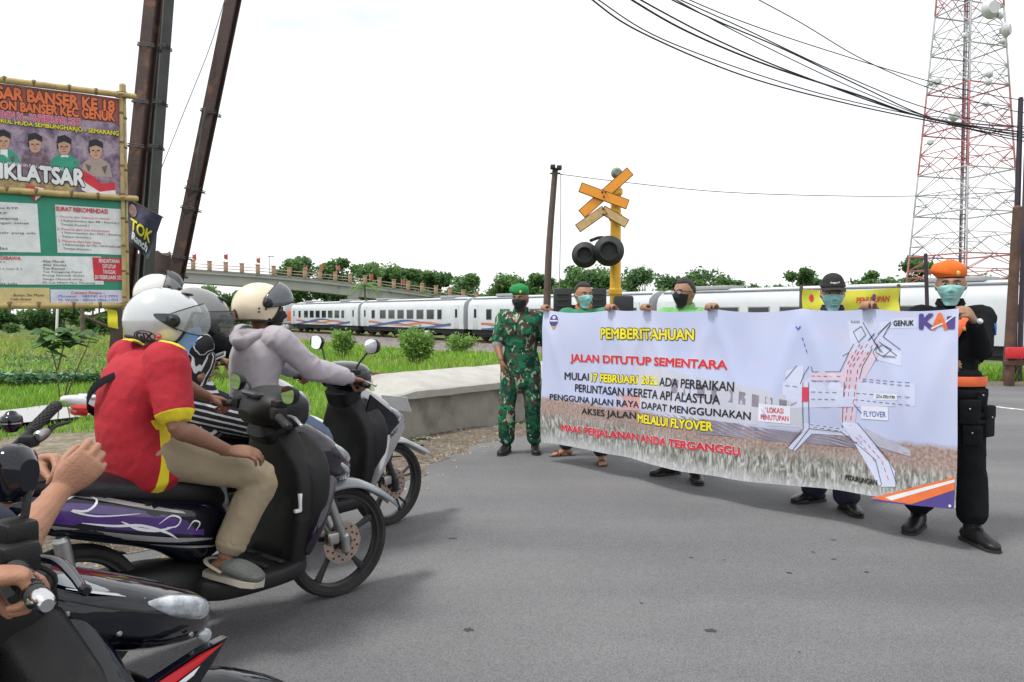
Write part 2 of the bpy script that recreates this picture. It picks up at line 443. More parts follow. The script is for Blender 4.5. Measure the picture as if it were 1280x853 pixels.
def torso_sections(J, g=0.0, low=0.0, wide=1.0, top=True):
    k = J['k']; pel, wa, ch, nk = J['pel'], J['waist'], J['chest'], J['neck']
    dn = unit(pel - wa)
    pts = [pel + dn * (0.10 + low) * k, pel + dn * 0.03 * k, wa, ch, ch * 0.45 + nk * 0.55, nk - unit(nk - ch) * 0.035 * k]
    ab = [(0.160, 0.115), (0.165, 0.118), (0.142, 0.103), (0.166, 0.116), (0.165, 0.100), (0.090, 0.070)]
    ab = [((a * wide + g) * k, (b * wide + g) * k) for a, b in ab]
    return pts, ab
def body(J, skin, root, voxel=0.0065, hands=True, legs=True, head=True, kh=1.0, smooth=3, arms=(0, 1)):
    k = J['k']; mb = MB(); l = J.get('sl', J['l'])
    p, ab = torso_sections(J, -0.018)
    mb.tube(p, ab, side=l, n=20, p=2.3, sub=3)
    H = frame(J['hf'], J['hu'])
    mb.tube([J['neck'] - unit(J['neck'] - J['chest']) * 0.06 * k, J['neck'], J['head'] + H @ V(0, -0.018, -0.045) * k, J['head'] + H @ V(0, -0.01, 0.0) * k],
            [0.066 * k, 0.056 * k, 0.052 * k, 0.05 * k], n=14, sub=2)
    if head:
        head_shell(mb, J['head'], H, lambda d, q: np.zeros(len(d)), k=k)
        for s in (-1, 1):
            mb.ell(J['head'] + H @ V(s * 0.080, -0.006, -0.004) * k, V(0.007, 0.017, 0.030) * k, R=H @ rotz(-s * 0.45), nu=12, nv=8)
    for i in arms:
        sh, el, wr = J['sh'][i], J['el'][i], J['wr'][i]
        ins = J['chest'] * 0.35 + J['neck'] * 0.65
        mb.tube([ins * 0.4 + sh * 0.6, sh, sh * 0.55 + el * 0.45, el, el * 0.75 + wr * 0.25, el * 0.3 + wr * 0.7, wr],
                [0.045 * k, 0.050 * k, 0.045 * k, 0.037 * k, 0.040 * k, 0.030 * k, (0.026 * k, 0.021 * k)], n=14, sub=3)
        if hands:
            h = dict(J['hk'][i]); f, n_ = h.pop('fwd'), h.pop('nrm')
            hand(mb, wr, f, n_, h.pop('side', 1 if i == 0 else -1), k=k * kh, **h)
    if legs:
        for i in (0, 1):
            hp, kn, an = J['hip'][i], J['kn'][i], J['an'][i]
            mb.tube([hp, hp * 0.5 + kn * 0.5, kn, kn * 0.7 + an * 0.3, kn * 0.25 + an * 0.75, an], [0.072 * k, 0.064 * k, 0.047 * k, 0.048 * k, 0.034 * k, 0.033 * k], n=14, sub=3)
            t = J['toe'][i]; u = J.get('fu', [V(0, 0, 1)] * 2)[i]; a = np.cross(u, t)
            mb.tube([an - t * 0.045 * k - u * 0.05 * k, an - u * 0.028 * k + t * 0.01, an + t * 0.08 * k - u * 0.050 * k, an + t * 0.135 * k - u * 0.062 * k],
                    [(0.030 * k, 0.028 * k), (0.032 * k, 0.034 * k), (0.040 * k, 0.022 * k), (0.042 * k, 0.013 * k)], side=a, n=12, sub=3)
            for j in range(5):
                y = (0.030 - j * 0.0155) * k * (1 if i == 1 else -1)
                b = an + t * (0.130 - 0.004 * j) * k + a * y - u * 0.066 * k
                r = 0.0105 if j == 0 else 0.0078
                mb.tube([b, b + t * (0.030 - 0.003 * j) * k + u * 0.003, b + t * (0.045 - 0.005 * j) * k - u * 0.002], [r * k, r * k, r * 0.8 * k], n=8, sub=2)
    o = remesh(mb, 'body', SKIN[skin], voxel=voxel * k, smooth=smooth, parent=root)
    if head and J.get('face', True):
        for s in (-1, 1):
            e = MB(); c = J['head'] + H @ V(s * 0.032, 0.0800, 0.0095) * k
            e.ell(c, V(0.0125, 0.0125, 0.0085) * k, R=H, nu=14, nv=8, mi=0)
            e.ell(c + H @ V(0, 0.0098, 0) * k, V(0.0062, 0.0040, 0.0062) * k, R=H, nu=12, nv=6, mi=1)
            e.build('eye', [M_EYE, M_IRIS], root, world=True, fix=False)
            b = MB(); xs = np.array([0.012, 0.026, 0.040, 0.050]); zs = np.array([0.026, 0.030, 0.029, 0.024]); ys = np.array([0.0975, 0.0945, 0.0865, 0.078])
            b.tube([J['head'] + H @ V(s * x, y, z) * k for x, y, z in zip(xs, ys, zs)], [(0.003 * k, 0.004 * k)] * 3 + [(0.002 * k, 0.002 * k)], n=8, sub=2)
            b.build('eyebrow', M_HAIR, root, world=True)
    return o
def hair(J, root, m=None, crown=0.016, low=-0.25, front=0.52, seed=0):
    H = frame(J['hf'], J['hu']); mb = MB()
    def mult(d, p):
        z = d[:, 2]; line = np.where(d[:, 1] > 0.25, front + 0.0 * z, low + (front - low) * ss(d[:, 1], -0.25, 0.3))
        t = ss(z - line, -0.05, 0.09)
        return -0.012 + t * (0.012 + crown * (0.35 + 0.65 * ss(z, 0.0, 0.75))) + 0.0022 * t * vnoise(d, 22, seed, 2)
    head_shell(mb, J['head'], H, mult, k=J['k'])
    return mb.build('hair', m or M_HAIR, root, world=True, smooth=180)
def face_mask(J, root, m, grow=0.010, top=0.006, pleats=0.0020, loop=M_LOOP):
    H = frame(J['hf'], J['hu']); mb = MB(); k = J['k']
    th = np.linspace(-1.22, 1.22, 33); zz = np.linspace(0, 1, 21); P = np.zeros((len(zz), len(th), 3)); Q = P.copy()
    for a, t in enumerate(zz):
        for b, h in enumerate(th):
            c = abs(h) / 1.22
            ztop = top - 0.022 * c ** 1.5 ; zbot = -0.124 + 0.030 * c ** 4
            z = ztop * (1 - t) + zbot * t
            R = math.sqrt(max(0.0, 1 - (min(abs(z), 0.112) / 0.120) ** 2)); R = max(R, 0.78)
            d = np.array([[math.sin(h) * R, math.cos(h) * R, np.clip(z / 0.120, -0.93, 1)]]); d = unit_rows(d)
            p = head_pts(d)[0]; p[2] = z
            out = grow * (1 - 0.75 * c ** 3) + 0.011 * math.exp(-(h / 0.45) ** 2) * math.exp(-((z + 0.065) / 0.035) ** 2)
            q = np.array([p[0], p[1], 0]); q = q / (np.linalg.norm(q) + 1e-9)
            out += pleats * math.sin(t * 22) * (1 - c)
            P[a, b] = p + q * out; Q[a, b] = p + q * (out - 0.003)
    for A, fl in ((P, False), (Q, True)):
        mb.grid((A.reshape(-1, 3) @ H.T * k + J['head']).reshape(A.shape), flip=fl)
    na, nb = P.shape[:2]; o = na * nb
    ed = [(0, j) for j in range(nb)] + [(i, nb - 1) for i in range(1, na)] + [(na - 1, j) for j in range(nb - 2, -1, -1)] + [(i, 0) for i in range(na - 2, 0, -1)]
    for i in range(len(ed)):
        a, b = ed[i], ed[(i + 1) % len(ed)]; ia, ib = a[0] * nb + a[1], b[0] * nb + b[1]
        mb.f.append((ia, ib, ib + o, ia + o)); mb.m.append(0)
    mk = mb.build('face_mask', m, root, world=True, smooth=60)
    if loop is not None:
        for s in (-1, 1):
            for z0 in (-0.012, -0.07):
                t = MB(); t.tube([J['head'] + H @ V(s * x, y, z) * k for x, y, z in ((0.074, 0.048, z0), (0.085, 0.015, z0 * 0.6 + 0.004), (0.090, -0.012, 0.012 if z0 > -0.03 else -0.03))], [0.0013 * k] * 3, n=6, sub=3)
                t.build('ear_loop', loop, mk, world=True)
    return mk
def crease(pts, r=.11, lo=.35):
    """folds gather near joints"""
    return lambda co: lo + (1.25 - lo) * np.max([np.exp(-(np.linalg.norm(co - p, axis=1) / r) ** 2) for p in pts], axis=0)
def sleeve(mb, J, i, g, end=1.0, cuff=None, upper=1.0):
    """cloth over an arm; end: 0..1 to the elbow, 1..2 to the wrist"""
    k = J['k']; sh, el, wr = J['sh'][i], J['el'][i], J['wr'][i]; ins = J['chest'] * 0.35 + J['neck'] * 0.65
    P = lambda t: sh + (el - sh) * t if t <= 1 else el + (wr - el) * (t - 1)
    r = lambda t: np.interp(t, [0, 0.45, 1, 1.25, 1.7, 2], [0.054, 0.049, 0.041, 0.043, 0.034, 0.030])
    ts = [t for t in (0, 0.3, 0.6, 1.0, 1.25, 1.6, 2.0) if t < end - 0.05] + [end]
    pts = [ins * 0.45 + sh * 0.55] + [P(t) for t in ts]; ab = [(0.052 + g * 0.6) * k] + [(r(t) + g) * k for t in ts]
    mb.tube(pts, ab, n=16, sub=3, cap='round')
def shirt(J, root, m, g=0.016, end=0.75, low=0.04, voxel=0.010, folds=0.004, fscale=42, seed=0, name='shirt', pick=None, collar=None, wide=1.0, stretch=(1, 1, 0.7), smooth=3, arms=(0, 1), mask=None, fmod=None):
    mb = MB(); p, ab = torso_sections(J, g, low, wide); mb.tube(p, ab, side=J.get('sl', J['l']), n=24, p=2.3, sub=3)
    for i in arms: sleeve(mb, J, i, g * 1.15, end[i] if hasattr(end, '__len__') else end)
    if collar:
        k = J['k']; u = unit(J['neck'] - J['chest'])
        mb.tube([J['neck'] - u * 0.04 * k, J['neck'] + u * collar * k], [0.078 * k, 0.066 * k], n=18)
    return remesh(mb, name, m, voxel=voxel, smooth=smooth, parent=root, folds=folds, fscale=fscale, seed=seed, pick=pick, stretch=stretch, mask=mask, fmod=fmod or crease([J['waist'], J['pel'], J['el'][0], J['el'][1], J['sh'][0] * .8 + J['chest'] * .2, J['sh'][1] * .8 + J['chest'] * .2]))
def trousers(J, root, m, g=0.016, end=0.93, voxel=0.010, folds=0.004, seed=3, name='trousers', flare=0.0, stretch=(1, 1, 0.8), fscale=42, pick=None, rise=0.10):
    mb = MB(); k = J['k']; dn = unit(J['pel'] - J['waist'])
    mb.tube([J['pel'] - dn * rise * k, J['pel'], J['pel'] + dn * 0.08 * k], [((0.148 + g) * k, (0.108 + g) * k), ((0.160 + g) * k, (0.116 + g) * k), ((0.150 + g) * k, (0.11 + g) * k)], side=J.get('pl', J['l']), n=22, p=2.3, sub=3)
    for i in (0, 1):
        hp, kn, an = J['hip'][i], J['kn'][i], J['an'][i]; e = kn + (an - kn) * end; q = kn + (an - kn) * 0.35
        mb.tube([J['pel'] * 0.6 + hp * 0.4, hp, hp * 0.5 + kn * 0.5, kn, q, e], [(x + g + fl) * k for x, fl in ((0.085, 0), (0.086, 0), (0.070, 0), (0.052, flare * 0.3), (0.050, flare * 0.6), (0.036, flare))], n=18, sub=4)
    return remesh(mb, name, m, voxel=voxel, smooth=3, parent=root, folds=folds, fscale=fscale, seed=seed, stretch=stretch, pick=pick, fmod=crease([J['kn'][0], J['kn'][1], J['hip'][0], J['hip'][1], J['an'][0], J['an'][1]]))
def shoe(J, i, root, m, sole, height=0.09, k2=1.0, name='shoe', boot=0.0, laces=None):
    k = J['k'] * k2; an = J['an'][i]; t = J['toe'][i]; u = J.get('fu', [V(0, 0, 1)] * 2)[i]; a = np.cross(u, t)
    z = lambda h: -u * (0.085 * J['k'] - h * k)
    mb = MB()
    mb.tube([an - t * 0.075 * k + z(0.045), an - t * 0.035 * k + z(0.058), an + t * 0.03 * k + z(0.060), an + t * 0.10 * k + z(0.047), an + t * 0.165 * k + z(0.036), an + t * 0.192 * k + z(0.030)],
            [(0.030 * k, 0.030 * k), (0.037 * k, 0.042 * k), (0.040 * k, 0.045 * k), (0.045 * k, 0.033 * k), (0.043 * k, 0.024 * k), (0.026 * k, 0.016 * k)], side=a, n=18, p=2.3, sub=3)
    mb.tube([an + z(0.05) - t * 0.012, an + z(0.095) - t * 0.012 * k, an + z(0.10 + boot) - t * 0.006 + (J['kn'][i] - an) * 0.0], [0.044 * k, (0.044 * k, 0.046 * k), (0.047 * k, 0.050 * k)], side=a, n=18, sub=3)
    o = remesh(mb, name, m, voxel=0.0075, smooth=2, parent=root, folds=0.0012 if boot else 0.0006, fscale=45)
    s = MB()
    out = [(-0.100, 0.0), (-0.092, 0.024), (-0.06, 0.036), (0.0, 0.036), (0.06, 0.043), (0.12, 0.049), (0.17, 0.041), (0.198, 0.022), (0.205, 0.0)]
    out = out + [(x, -y) for x, y in out[-2:0:-1]]
    s.prism([an + t * x * k + a * y * k + z(0.004) for x, y in out], u * 0.019 * k)
    s.build('sole', sole, o, world=True)
    if laces is not None:
        for j in range(5):
            c = an + t * (0.052 + 0.016 * j if not boot else 0.045 + 0.012 * j) * k + z(0.104 - 0.0085 * j if not boot else 0.118 - 0.012 * j)
            q = MB(); q.tube([c - a * 0.020 * k - u * 0.008, c + u * 0.003, c + a * 0.020 * k - u * 0.008], [0.0026 * k] * 3, n=6, sub=3); q.build('lace', laces, o, world=True)
    return o
def strap(root, pts, w, th, m, name='strap', nrm=None, sub=4, closed=False):
    """ribbon through pts; nrm = outward normals"""
    mb = MB(); pts = np.array(pts, float)
    T = np.gradient(pts, axis=0)
    sides = np.array([np.cross(unit(t), unit(n)) for t, n in zip(T, nrm)]) if nrm is not None else None
    P2 = catmull(pts, sub); S2 = catmull(sides, sub) if sides is not None else None
    mb.tube(P2, [(w / 2, th / 2)] * len(P2), side=S2, n=8, p=4)
    return mb.build(name, m, root, world=True)
# ---------------------------------------------------------------- ground, road, field
def lerp(a, b, t): return a + (b - a) * t
# road edge on the field side, running away to the right, then the grass beyond the crossing road
EDGE = np.array([(-30, -26), (-12, -7.0), (-3.6, 3.0), (-2.2, 4.6), (-1.1, 6.2), (-0.72, 7.6), (-0.18, 8.55), (1.6, 10.3), (3.4, 12.6), (5.5, 14.0), (9.0, 14.9), (16, 15.6), (34, 17.0), (90, 20)], float)
EC = catmull(EDGE[1:-1], 8); EC = np.concatenate([EDGE[:1], EC, EDGE[-1:]])
EC[:, 0] += 0.05 * np.sin(np.arange(len(EC)) * 1.9) + 0.03 * np.sin(np.arange(len(EC)) * 4.7)
def beyond(x, y):
    """signed distance past the road edge (positive on the field side), for arrays"""
    x = np.asarray(x, float); y = np.asarray(y, float); best = np.full(x.shape, 1e9); sg = np.ones(x.shape)
    for a, b in zip(EC[:-1], EC[1:]):
        d = b - a; L = d @ d; t = np.clip(((x - a[0]) * d[0] + (y - a[1]) * d[1]) / L, 0, 1)
        dx, dy = x - (a[0] + t * d[0]), y - (a[1] + t * d[1]); q = dx * dx + dy * dy
        m = q < best; best = np.where(m, q, best); sg = np.where(m, np.sign(d[0] * dy - d[1] * dx), sg)
    return sg * np.sqrt(best)
# railway line: left far to right near
RA, RB = W(377, 392, 97.6)[:2], None
RDIR = unit(V(0.125, -0.175)); R0 = V(-0.277 * 97.6, 97.6)
RN = V(RDIR[1], -RDIR[0]); RN = RN if RN[1] < 0 else -RN          # towards the camera
def rail_d(x, y): return -((x - R0[0]) * RN[0] + (y - R0[1]) * RN[1])    # positive beyond the line
RAILZ = -0.85
def ground_z(x, y):
    b = beyond(x, y); r = -rail_d(x, y)          # r: metres in front of the line
    fall = ss(b, 0.6, 9.0)
    left = ss(-x, 1.5, 6.0)
    z = -0.50 * fall - 0.35 * fall * left - 0.35 * ss(b, 8, 30)
    x_ = x * 0.6; n = np.sin(x_ * 1.3 + np.sin(y * 0.7)) * np.sin(y * 0.9 + 0.5 * np.sin(x_)) * 0.07
    z = z + n * ss(b, 0.5, 3)
    z = np.where(r < 13, z * ss(r, 9.0, 13) + (RAILZ - 0.45) * (1 - ss(r, 9.0, 13)), z)
    return np.where(b <= 0, -0.02, z - 0.02)
def sheet(xs, ys, zf):
    X, Y = np.meshgrid(xs, ys); return np.stack([X, Y, zf(X, Y)], -1)
def gmat(name, stops, scale, rough=0.95, bump=0.6, bscale=30, detail=9):
    m = bpy.data.materials.new(name); m.use_nodes = True; n, l = m.node_tree.nodes, m.node_tree.links
    b = n['Principled BSDF']; b.inputs['Roughness'].default_value = rough; b.inputs['Specular IOR Level'].default_value = 0.25
    tc = n.new('ShaderNodeTexCoord'); no = n.new('ShaderNodeTexNoise'); no.inputs['Scale'].default_value = scale; no.inputs['Detail'].default_value = detail
    no.inputs['Roughness'].default_value = 0.65
    l.new(tc.outputs['Object'], no.inputs['Vector']); ra = n.new('ShaderNodeValToRGB')
    el = ra.color_ramp.elements
    el[0].position, el[0].color = stops[0][0], (*stops[0][1], 1); el[1].position, el[1].color = stops[-1][0], (*stops[-1][1], 1)
    for p, c in stops[1:-1]: e = el.new(p); e.color = (*c, 1)
    l.new(no.outputs['Fac'], ra.inputs['Fac']); l.new(ra.outputs['Color'], b.inputs['Base Color'])
    n2 = n.new('ShaderNodeTexNoise'); n2.inputs['Scale'].default_value = bscale; n2.inputs['Detail'].default_value = 6
    l.new(tc.outputs['Object'], n2.inputs['Vector']); bp = n.new('ShaderNodeBump'); bp.inputs['Strength'].default_value = bump; bp.inputs['Distance'].default_value = 0.05
    l.new(n2.outputs['Fac'], bp.inputs['Height']); l.new(bp.outputs['Normal'], b.inputs['Normal'])
    return m
M_SOIL = gmat('field_soil', [(0.30, (0.035, 0.040, 0.015)), (0.45, (0.075, 0.115, 0.025)), (0.58, (0.10, 0.16, 0.03)), (0.75, (0.17, 0.15, 0.07))], 0.55)
xs = np.concatenate([[-900, -400, -200, -120], np.linspace(-80, 60, 141), [90, 200, 400, 900]])
ys = np.concatenate([[-60, -30, -10], np.linspace(-2, 110, 150), [130, 180, 300, 600, 1500]])
g = MB().grid(sheet(xs, ys, ground_z)); tag(g.build('ground', M_SOIL, fix=False, smooth=180), kind='structure')

# asphalt
def asphalt():
    m = bpy.data.materials.new('asphalt'); m.use_nodes = True; n, l = m.node_tree.nodes, m.node_tree.links
    b = n['Principled BSDF']; tc = n.new('ShaderNodeTexCoord')
    def noise(s, d, r=0.6):
        q = n.new('ShaderNodeTexNoise'); q.inputs['Scale'].default_value = s; q.inputs['Detail'].default_value = d; q.inputs['Roughness'].default_value = r
        l.new(tc.outputs['Object'], q.inputs['Vector']); return q.outputs['Fac']
    def ramp(f, a, ca, b_, cb):
        q = n.new('ShaderNodeValToRGB'); q.color_ramp.elements[0].position = a; q.color_ramp.elements[0].color = (*ca, 1)
        q.color_ramp.elements[1].position = b_; q.color_ramp.elements[1].color = (*cb, 1); l.new(f, q.inputs['Fac']); return q.outputs['Color']
    def mix(f, a, c, mode='MIX'):
        q = n.new('ShaderNodeMix'); q.data_type = 'RGBA'; q.blend_type = mode
        if hasattr(f, 'is_output'): l.new(f, q.inputs[0])
        else: q.inputs[0].default_value = f
        l.new(a, q.inputs[6])
        if hasattr(c, 'is_output'): l.new(c, q.inputs[7])
        else: q.inputs[7].default_value = (*c, 1)
        return q.outputs[2]
    base = ramp(noise(0.45, 5), 0.35, (0.126, 0.127, 0.133), 0.65, (0.156, 0.155, 0.160))
    vo = n.new('ShaderNodeTexVoronoi'); vo.inputs['Scale'].default_value = 190; l.new(tc.outputs['Object'], vo.inputs['Vector'])
    gr = ramp(vo.outputs['Color'], 0.15, (0.74, 0.74, 0.74), 0.85, (1.24, 1.24, 1.24))
    c = mix(1.0, base, gr, 'MULTIPLY')
    fine = ramp(noise(260, 2), 0.35, (0.82, 0.82, 0.82), 0.65, (1.2, 1.2, 1.2)); c = mix(1.0, c, fine, 'MULTIPLY')
    pits = ramp(noise(46, 2, 0.8), 0.73, (0, 0, 0), 0.77, (.8, .8, .8)); c = mix(pits, c, (0.055, 0.053, 0.052))
    st = ramp(noise(2.3, 8, 0.7), 0.60, (0, 0, 0), 0.80, (0.35, 0.35, 0.35)); c = mix(st, c, (0.205, 0.195, 0.18))
    # faint tyre-polished bands running with the road
    mp = n.new('ShaderNodeMapping'); mp.inputs['Rotation'].default_value = (0, 0, math.radians(-50)); mp.inputs['Scale'].default_value = (0.22, 1.5, 1)
    l.new(tc.outputs['Object'], mp.inputs['Vector']); q = n.new('ShaderNodeTexNoise'); q.inputs['Scale'].default_value = 0.8; q.inputs['Detail'].default_value = 5
    l.new(mp.outputs['Vector'], q.inputs['Vector']); bd = ramp(q.outputs['Fac'], 0.38, (0.88, 0.88, 0.89), 0.64, (1.10, 1.095, 1.08)); c = mix(1.0, c, bd, 'MULTIPLY')
    l.new(c, b.inputs['Base Color']); b.inputs['Roughness'].default_value = 0.86; b.inputs['Specular IOR Level'].default_value = 0.35
    bp = n.new('ShaderNodeBump'); bp.inputs['Strength'].default_value = 0.40; bp.inputs['Distance'].default_value = 0.005
    l.new(vo.outputs['Distance'], bp.inputs['Height']); l.new(bp.outputs['Normal'], b.inputs['Normal'])
    return m
M_ASPHALT = asphalt()
rd = MB(); n_ = len(EC); far = np.array([(60, -26.0)])
P = []
for t in np.linspace(0, 1, 26):
    row = [(*lerp(e, V(max(e[0] + 1.0, 2 + 58 * i / n_), -26 + (i / n_) * 40), t), 0.004) for i, e in enumerate(EC)]
    P.append(row)
rd.grid(np.array(P, float)); tag(rd.build('road', M_ASPHALT, fix=False, smooth=180), kind='structure')
o = bpy.data.objects['road']
# make sure the sheet faces up
if o.data.polygons[0].normal.z < 0: o.data.flip_normals()
# gravel verge along the road edge
M_GRAVEL = gmat('gravel', [(0.30, (0.10, 0.075, 0.05)), (0.48, (0.20, 0.165, 0.125)), (0.60, (0.27, 0.235, 0.19)), (0.74, (0.36, 0.33, 0.29))], 16, bump=1.0, bscale=70)
vg = []
wv = 0.42 + 0.10 * np.sin(np.arange(n_) * 0.8) + 0.06 * np.sin(np.arange(n_) * 2.9)
T = np.gradient(EC, axis=0); N = np.stack([-T[:, 1], T[:, 0]], 1); N /= np.linalg.norm(N, axis=1)[:, None]
for t, z in ((-0.22, 0.007), (0.0, 0.018), (0.5, 0.03), (1.0, 0.0), (1.3, -0.05)):
    vg.append(np.concatenate([EC + N * (t * wv * 1.6)[:, None], np.full((n_, 1), z)], 1))
tag(MB().grid(np.array(vg)).build('gravel_verge', M_GRAVEL, fix=True, smooth=180), kind='structure')
pb = MB(); cand = []
for _ in range(5200):
    i = rng.uniform(9, n_ - 16); a = int(i); t = i - a; e = lerp(EC[a], EC[a + 1], t); nn = N[a]
    q = e + nn * (rng.normal(0.25, 0.27)); 
    if q[1] < 4 or q[1] > 13: continue
    s = rng.uniform(0.006, 0.02) * (1 if rng.random() < .93 else 1.8)
    v = rng.normal(size=(6, 3)); v = v / np.linalg.norm(v, axis=1)[:, None]
    base = np.array([(1, 0, 0), (0, 1, 0), (-1, 0, 0), (0, -1, 0), (0, 0, 0.8), (0, 0, -0.8)], float) * s * rng.uniform(0.6, 1.3, 3)
    base = base @ rotz(rng.uniform(0, 6)).T
    pb.add(base + V(q[0], q[1], 0.012 if beyond(q[0], q[1]) > -0.02 else 0.006), [(0, 1, 4), (1, 2, 4), (2, 3, 4), (3, 0, 4), (1, 0, 5), (2, 1, 5), (3, 2, 5), (0, 3, 5)], int(rng.integers(0, 3)))
tag(pb.build('pebbles', [mat('pebble_grey', (0.24, 0.23, 0.21), 0.9), mat('pebble_tan', (0.26, 0.20, 0.14), 0.9), mat('dry_litter', (0.33, 0.27, 0.18), 0.9)], smooth=0, fix=False), label='loose stones and dry litter along the road edge', cat='gravel', kind='stuff')
# dark spots dropped on the asphalt
M_SPOT = mat('oil_spot', (0.035, 0.033, 0.032), rough=0.7)
for k, (px, py, w) in enumerate([(198, 0, 0), (586, 787, .05), (888, 788, .045), (1083, 715, .03), (1043, 699, .028), (1016, 690, .022), (905, 700, .02), (986, 716, .03), (999, 815, .012), (802, 754, .018), (566, 673, .04), (864, 697, .02), (1102, 646, .018), (1042, 675, .03)]):
    if not w: continue
    c = G(px, py, 0.0055); a = np.linspace(0, 2 * PI, 14)[:-1]
    w *= .62; r = w * (0.4 + 0.6 * rng.random(13)); mb = MB(); mb.poly(np.stack([c[0] + r * np.cos(a) * 1.2, c[1] + r * np.sin(a), np.full(13, 0.0055)], 1))
    tag(mb.build('road_stain', M_SPOT, smooth=0, fix=False), kind='structure')
# ballast bed and the two tracks
M_BALLAST = gmat('ballast', [(0.30, (0.07, 0.06, 0.055)), (0.46, (0.16, 0.14, 0.13)), (0.58, (0.24, 0.215, 0.20)), (0.72, (0.34, 0.31, 0.29))], 3.2, bump=1.0, bscale=9)
def line_pt(s, off, z): return np.array([*(R0 + RDIR * s + RN * off), z])
ss_ = np.linspace(-60, 130, 60)
prof = [(9.4, RAILZ - 0.40), (8.3, RAILZ - 0.24), (4.4, RAILZ - 0.30), (2.6, RAILZ - 0.26), (1.9, RAILZ - 0.14), (-1.9, RAILZ - 0.14), (-3.0, RAILZ - 0.5)]
tag(MB().grid(np.array([[line_pt(s, o + 0.25 * math.sin(s * .35) * (o > 6), z) for o, z in prof] for s in ss_])).build('ballast_bed', M_BALLAST, fix=True, smooth=180), kind='structure')
M_RUST = mat('rail_rust', (0.13, 0.055, 0.03), rough=0.85, var=0.35, scale=6)
M_SLEEPER = mat('sleeper', (0.12, 0.10, 0.085), rough=0.95, var=0.3, scale=4)
tr = empty('railway_track', line_pt(0, 0, RAILZ), 'rusty railway track that carries the white passenger train', 'railway track')
for s_ in (-0.53, 0.53):
    m = MB(); m.tube([line_pt(-40, s_, RAILZ - 0.07), line_pt(105, s_, RAILZ - 0.07)], [(0.035, 0.07)] * 2, side=[*RN, 0], n=8, p=5); m.build('rail', M_RUST, tr, world=True)
sl0 = None
for i in range(170):
    s_ = 8 + i * 0.6
    if sl0 is None:
        m = MB(); R = np.stack([[*RN, 0], [*RDIR, 0], [0, 0, 1]], 1); m.rbox(line_pt(s_, 0, RAILZ - 0.19), (1.0, 0.11, 0.06), 0.015, R); sl0 = m.build('sleeper', M_SLEEPER, tr, world=True)
    else:
        o = sl0.copy(); COL.objects.link(o); d = RDIR * (i * 0.6); o.location = (d[0], d[1], 0)
# disused siding in the grass
A, B = W(335, 436, 30.0), W(500, 449, 19.5)
st = empty('disused_track', (*((A + B) / 2)[:2], -0.9), 'short length of disused brown rails lying in the grass before the gravel', 'railway track')
dv = unit((B - A)[:2]); nv_ = V(-dv[1], dv[0])
def sid(t, off, z=None):
    q = lerp(A[:2], B[:2], t) + nv_ * off; return V(q[0], q[1], (ground_z(*q) if z is None else z))
zA = float(ground_z(*A[:2])); zB = float(ground_z(*B[:2]))
for off in (0, 1.07):
    m = MB(); m.tube([V(*(lerp(A[:2], B[:2], t) + nv_ * off), lerp(zA, zB, t) + 0.22) for t in (0, .33, .66, 1)], [(0.04, 0.09)] * 4, side=[*nv_, 0], n=8, p=5); m.build('rail', M_RUST, st, world=True)
R = np.stack([[*nv_, 0], [*dv, 0], [0, 0, 1]], 1)
for i in range(15):
    t = (i + .5) / 15; q = lerp(A[:2], B[:2], t) + nv_ * 0.53; m = MB(); m.rbox((q[0], q[1], lerp(zA, zB, t) + 0.07), (0.95, 0.12, 0.07), 0.02, R); m.build('sleeper', M_SLEEPER, st, world=True)

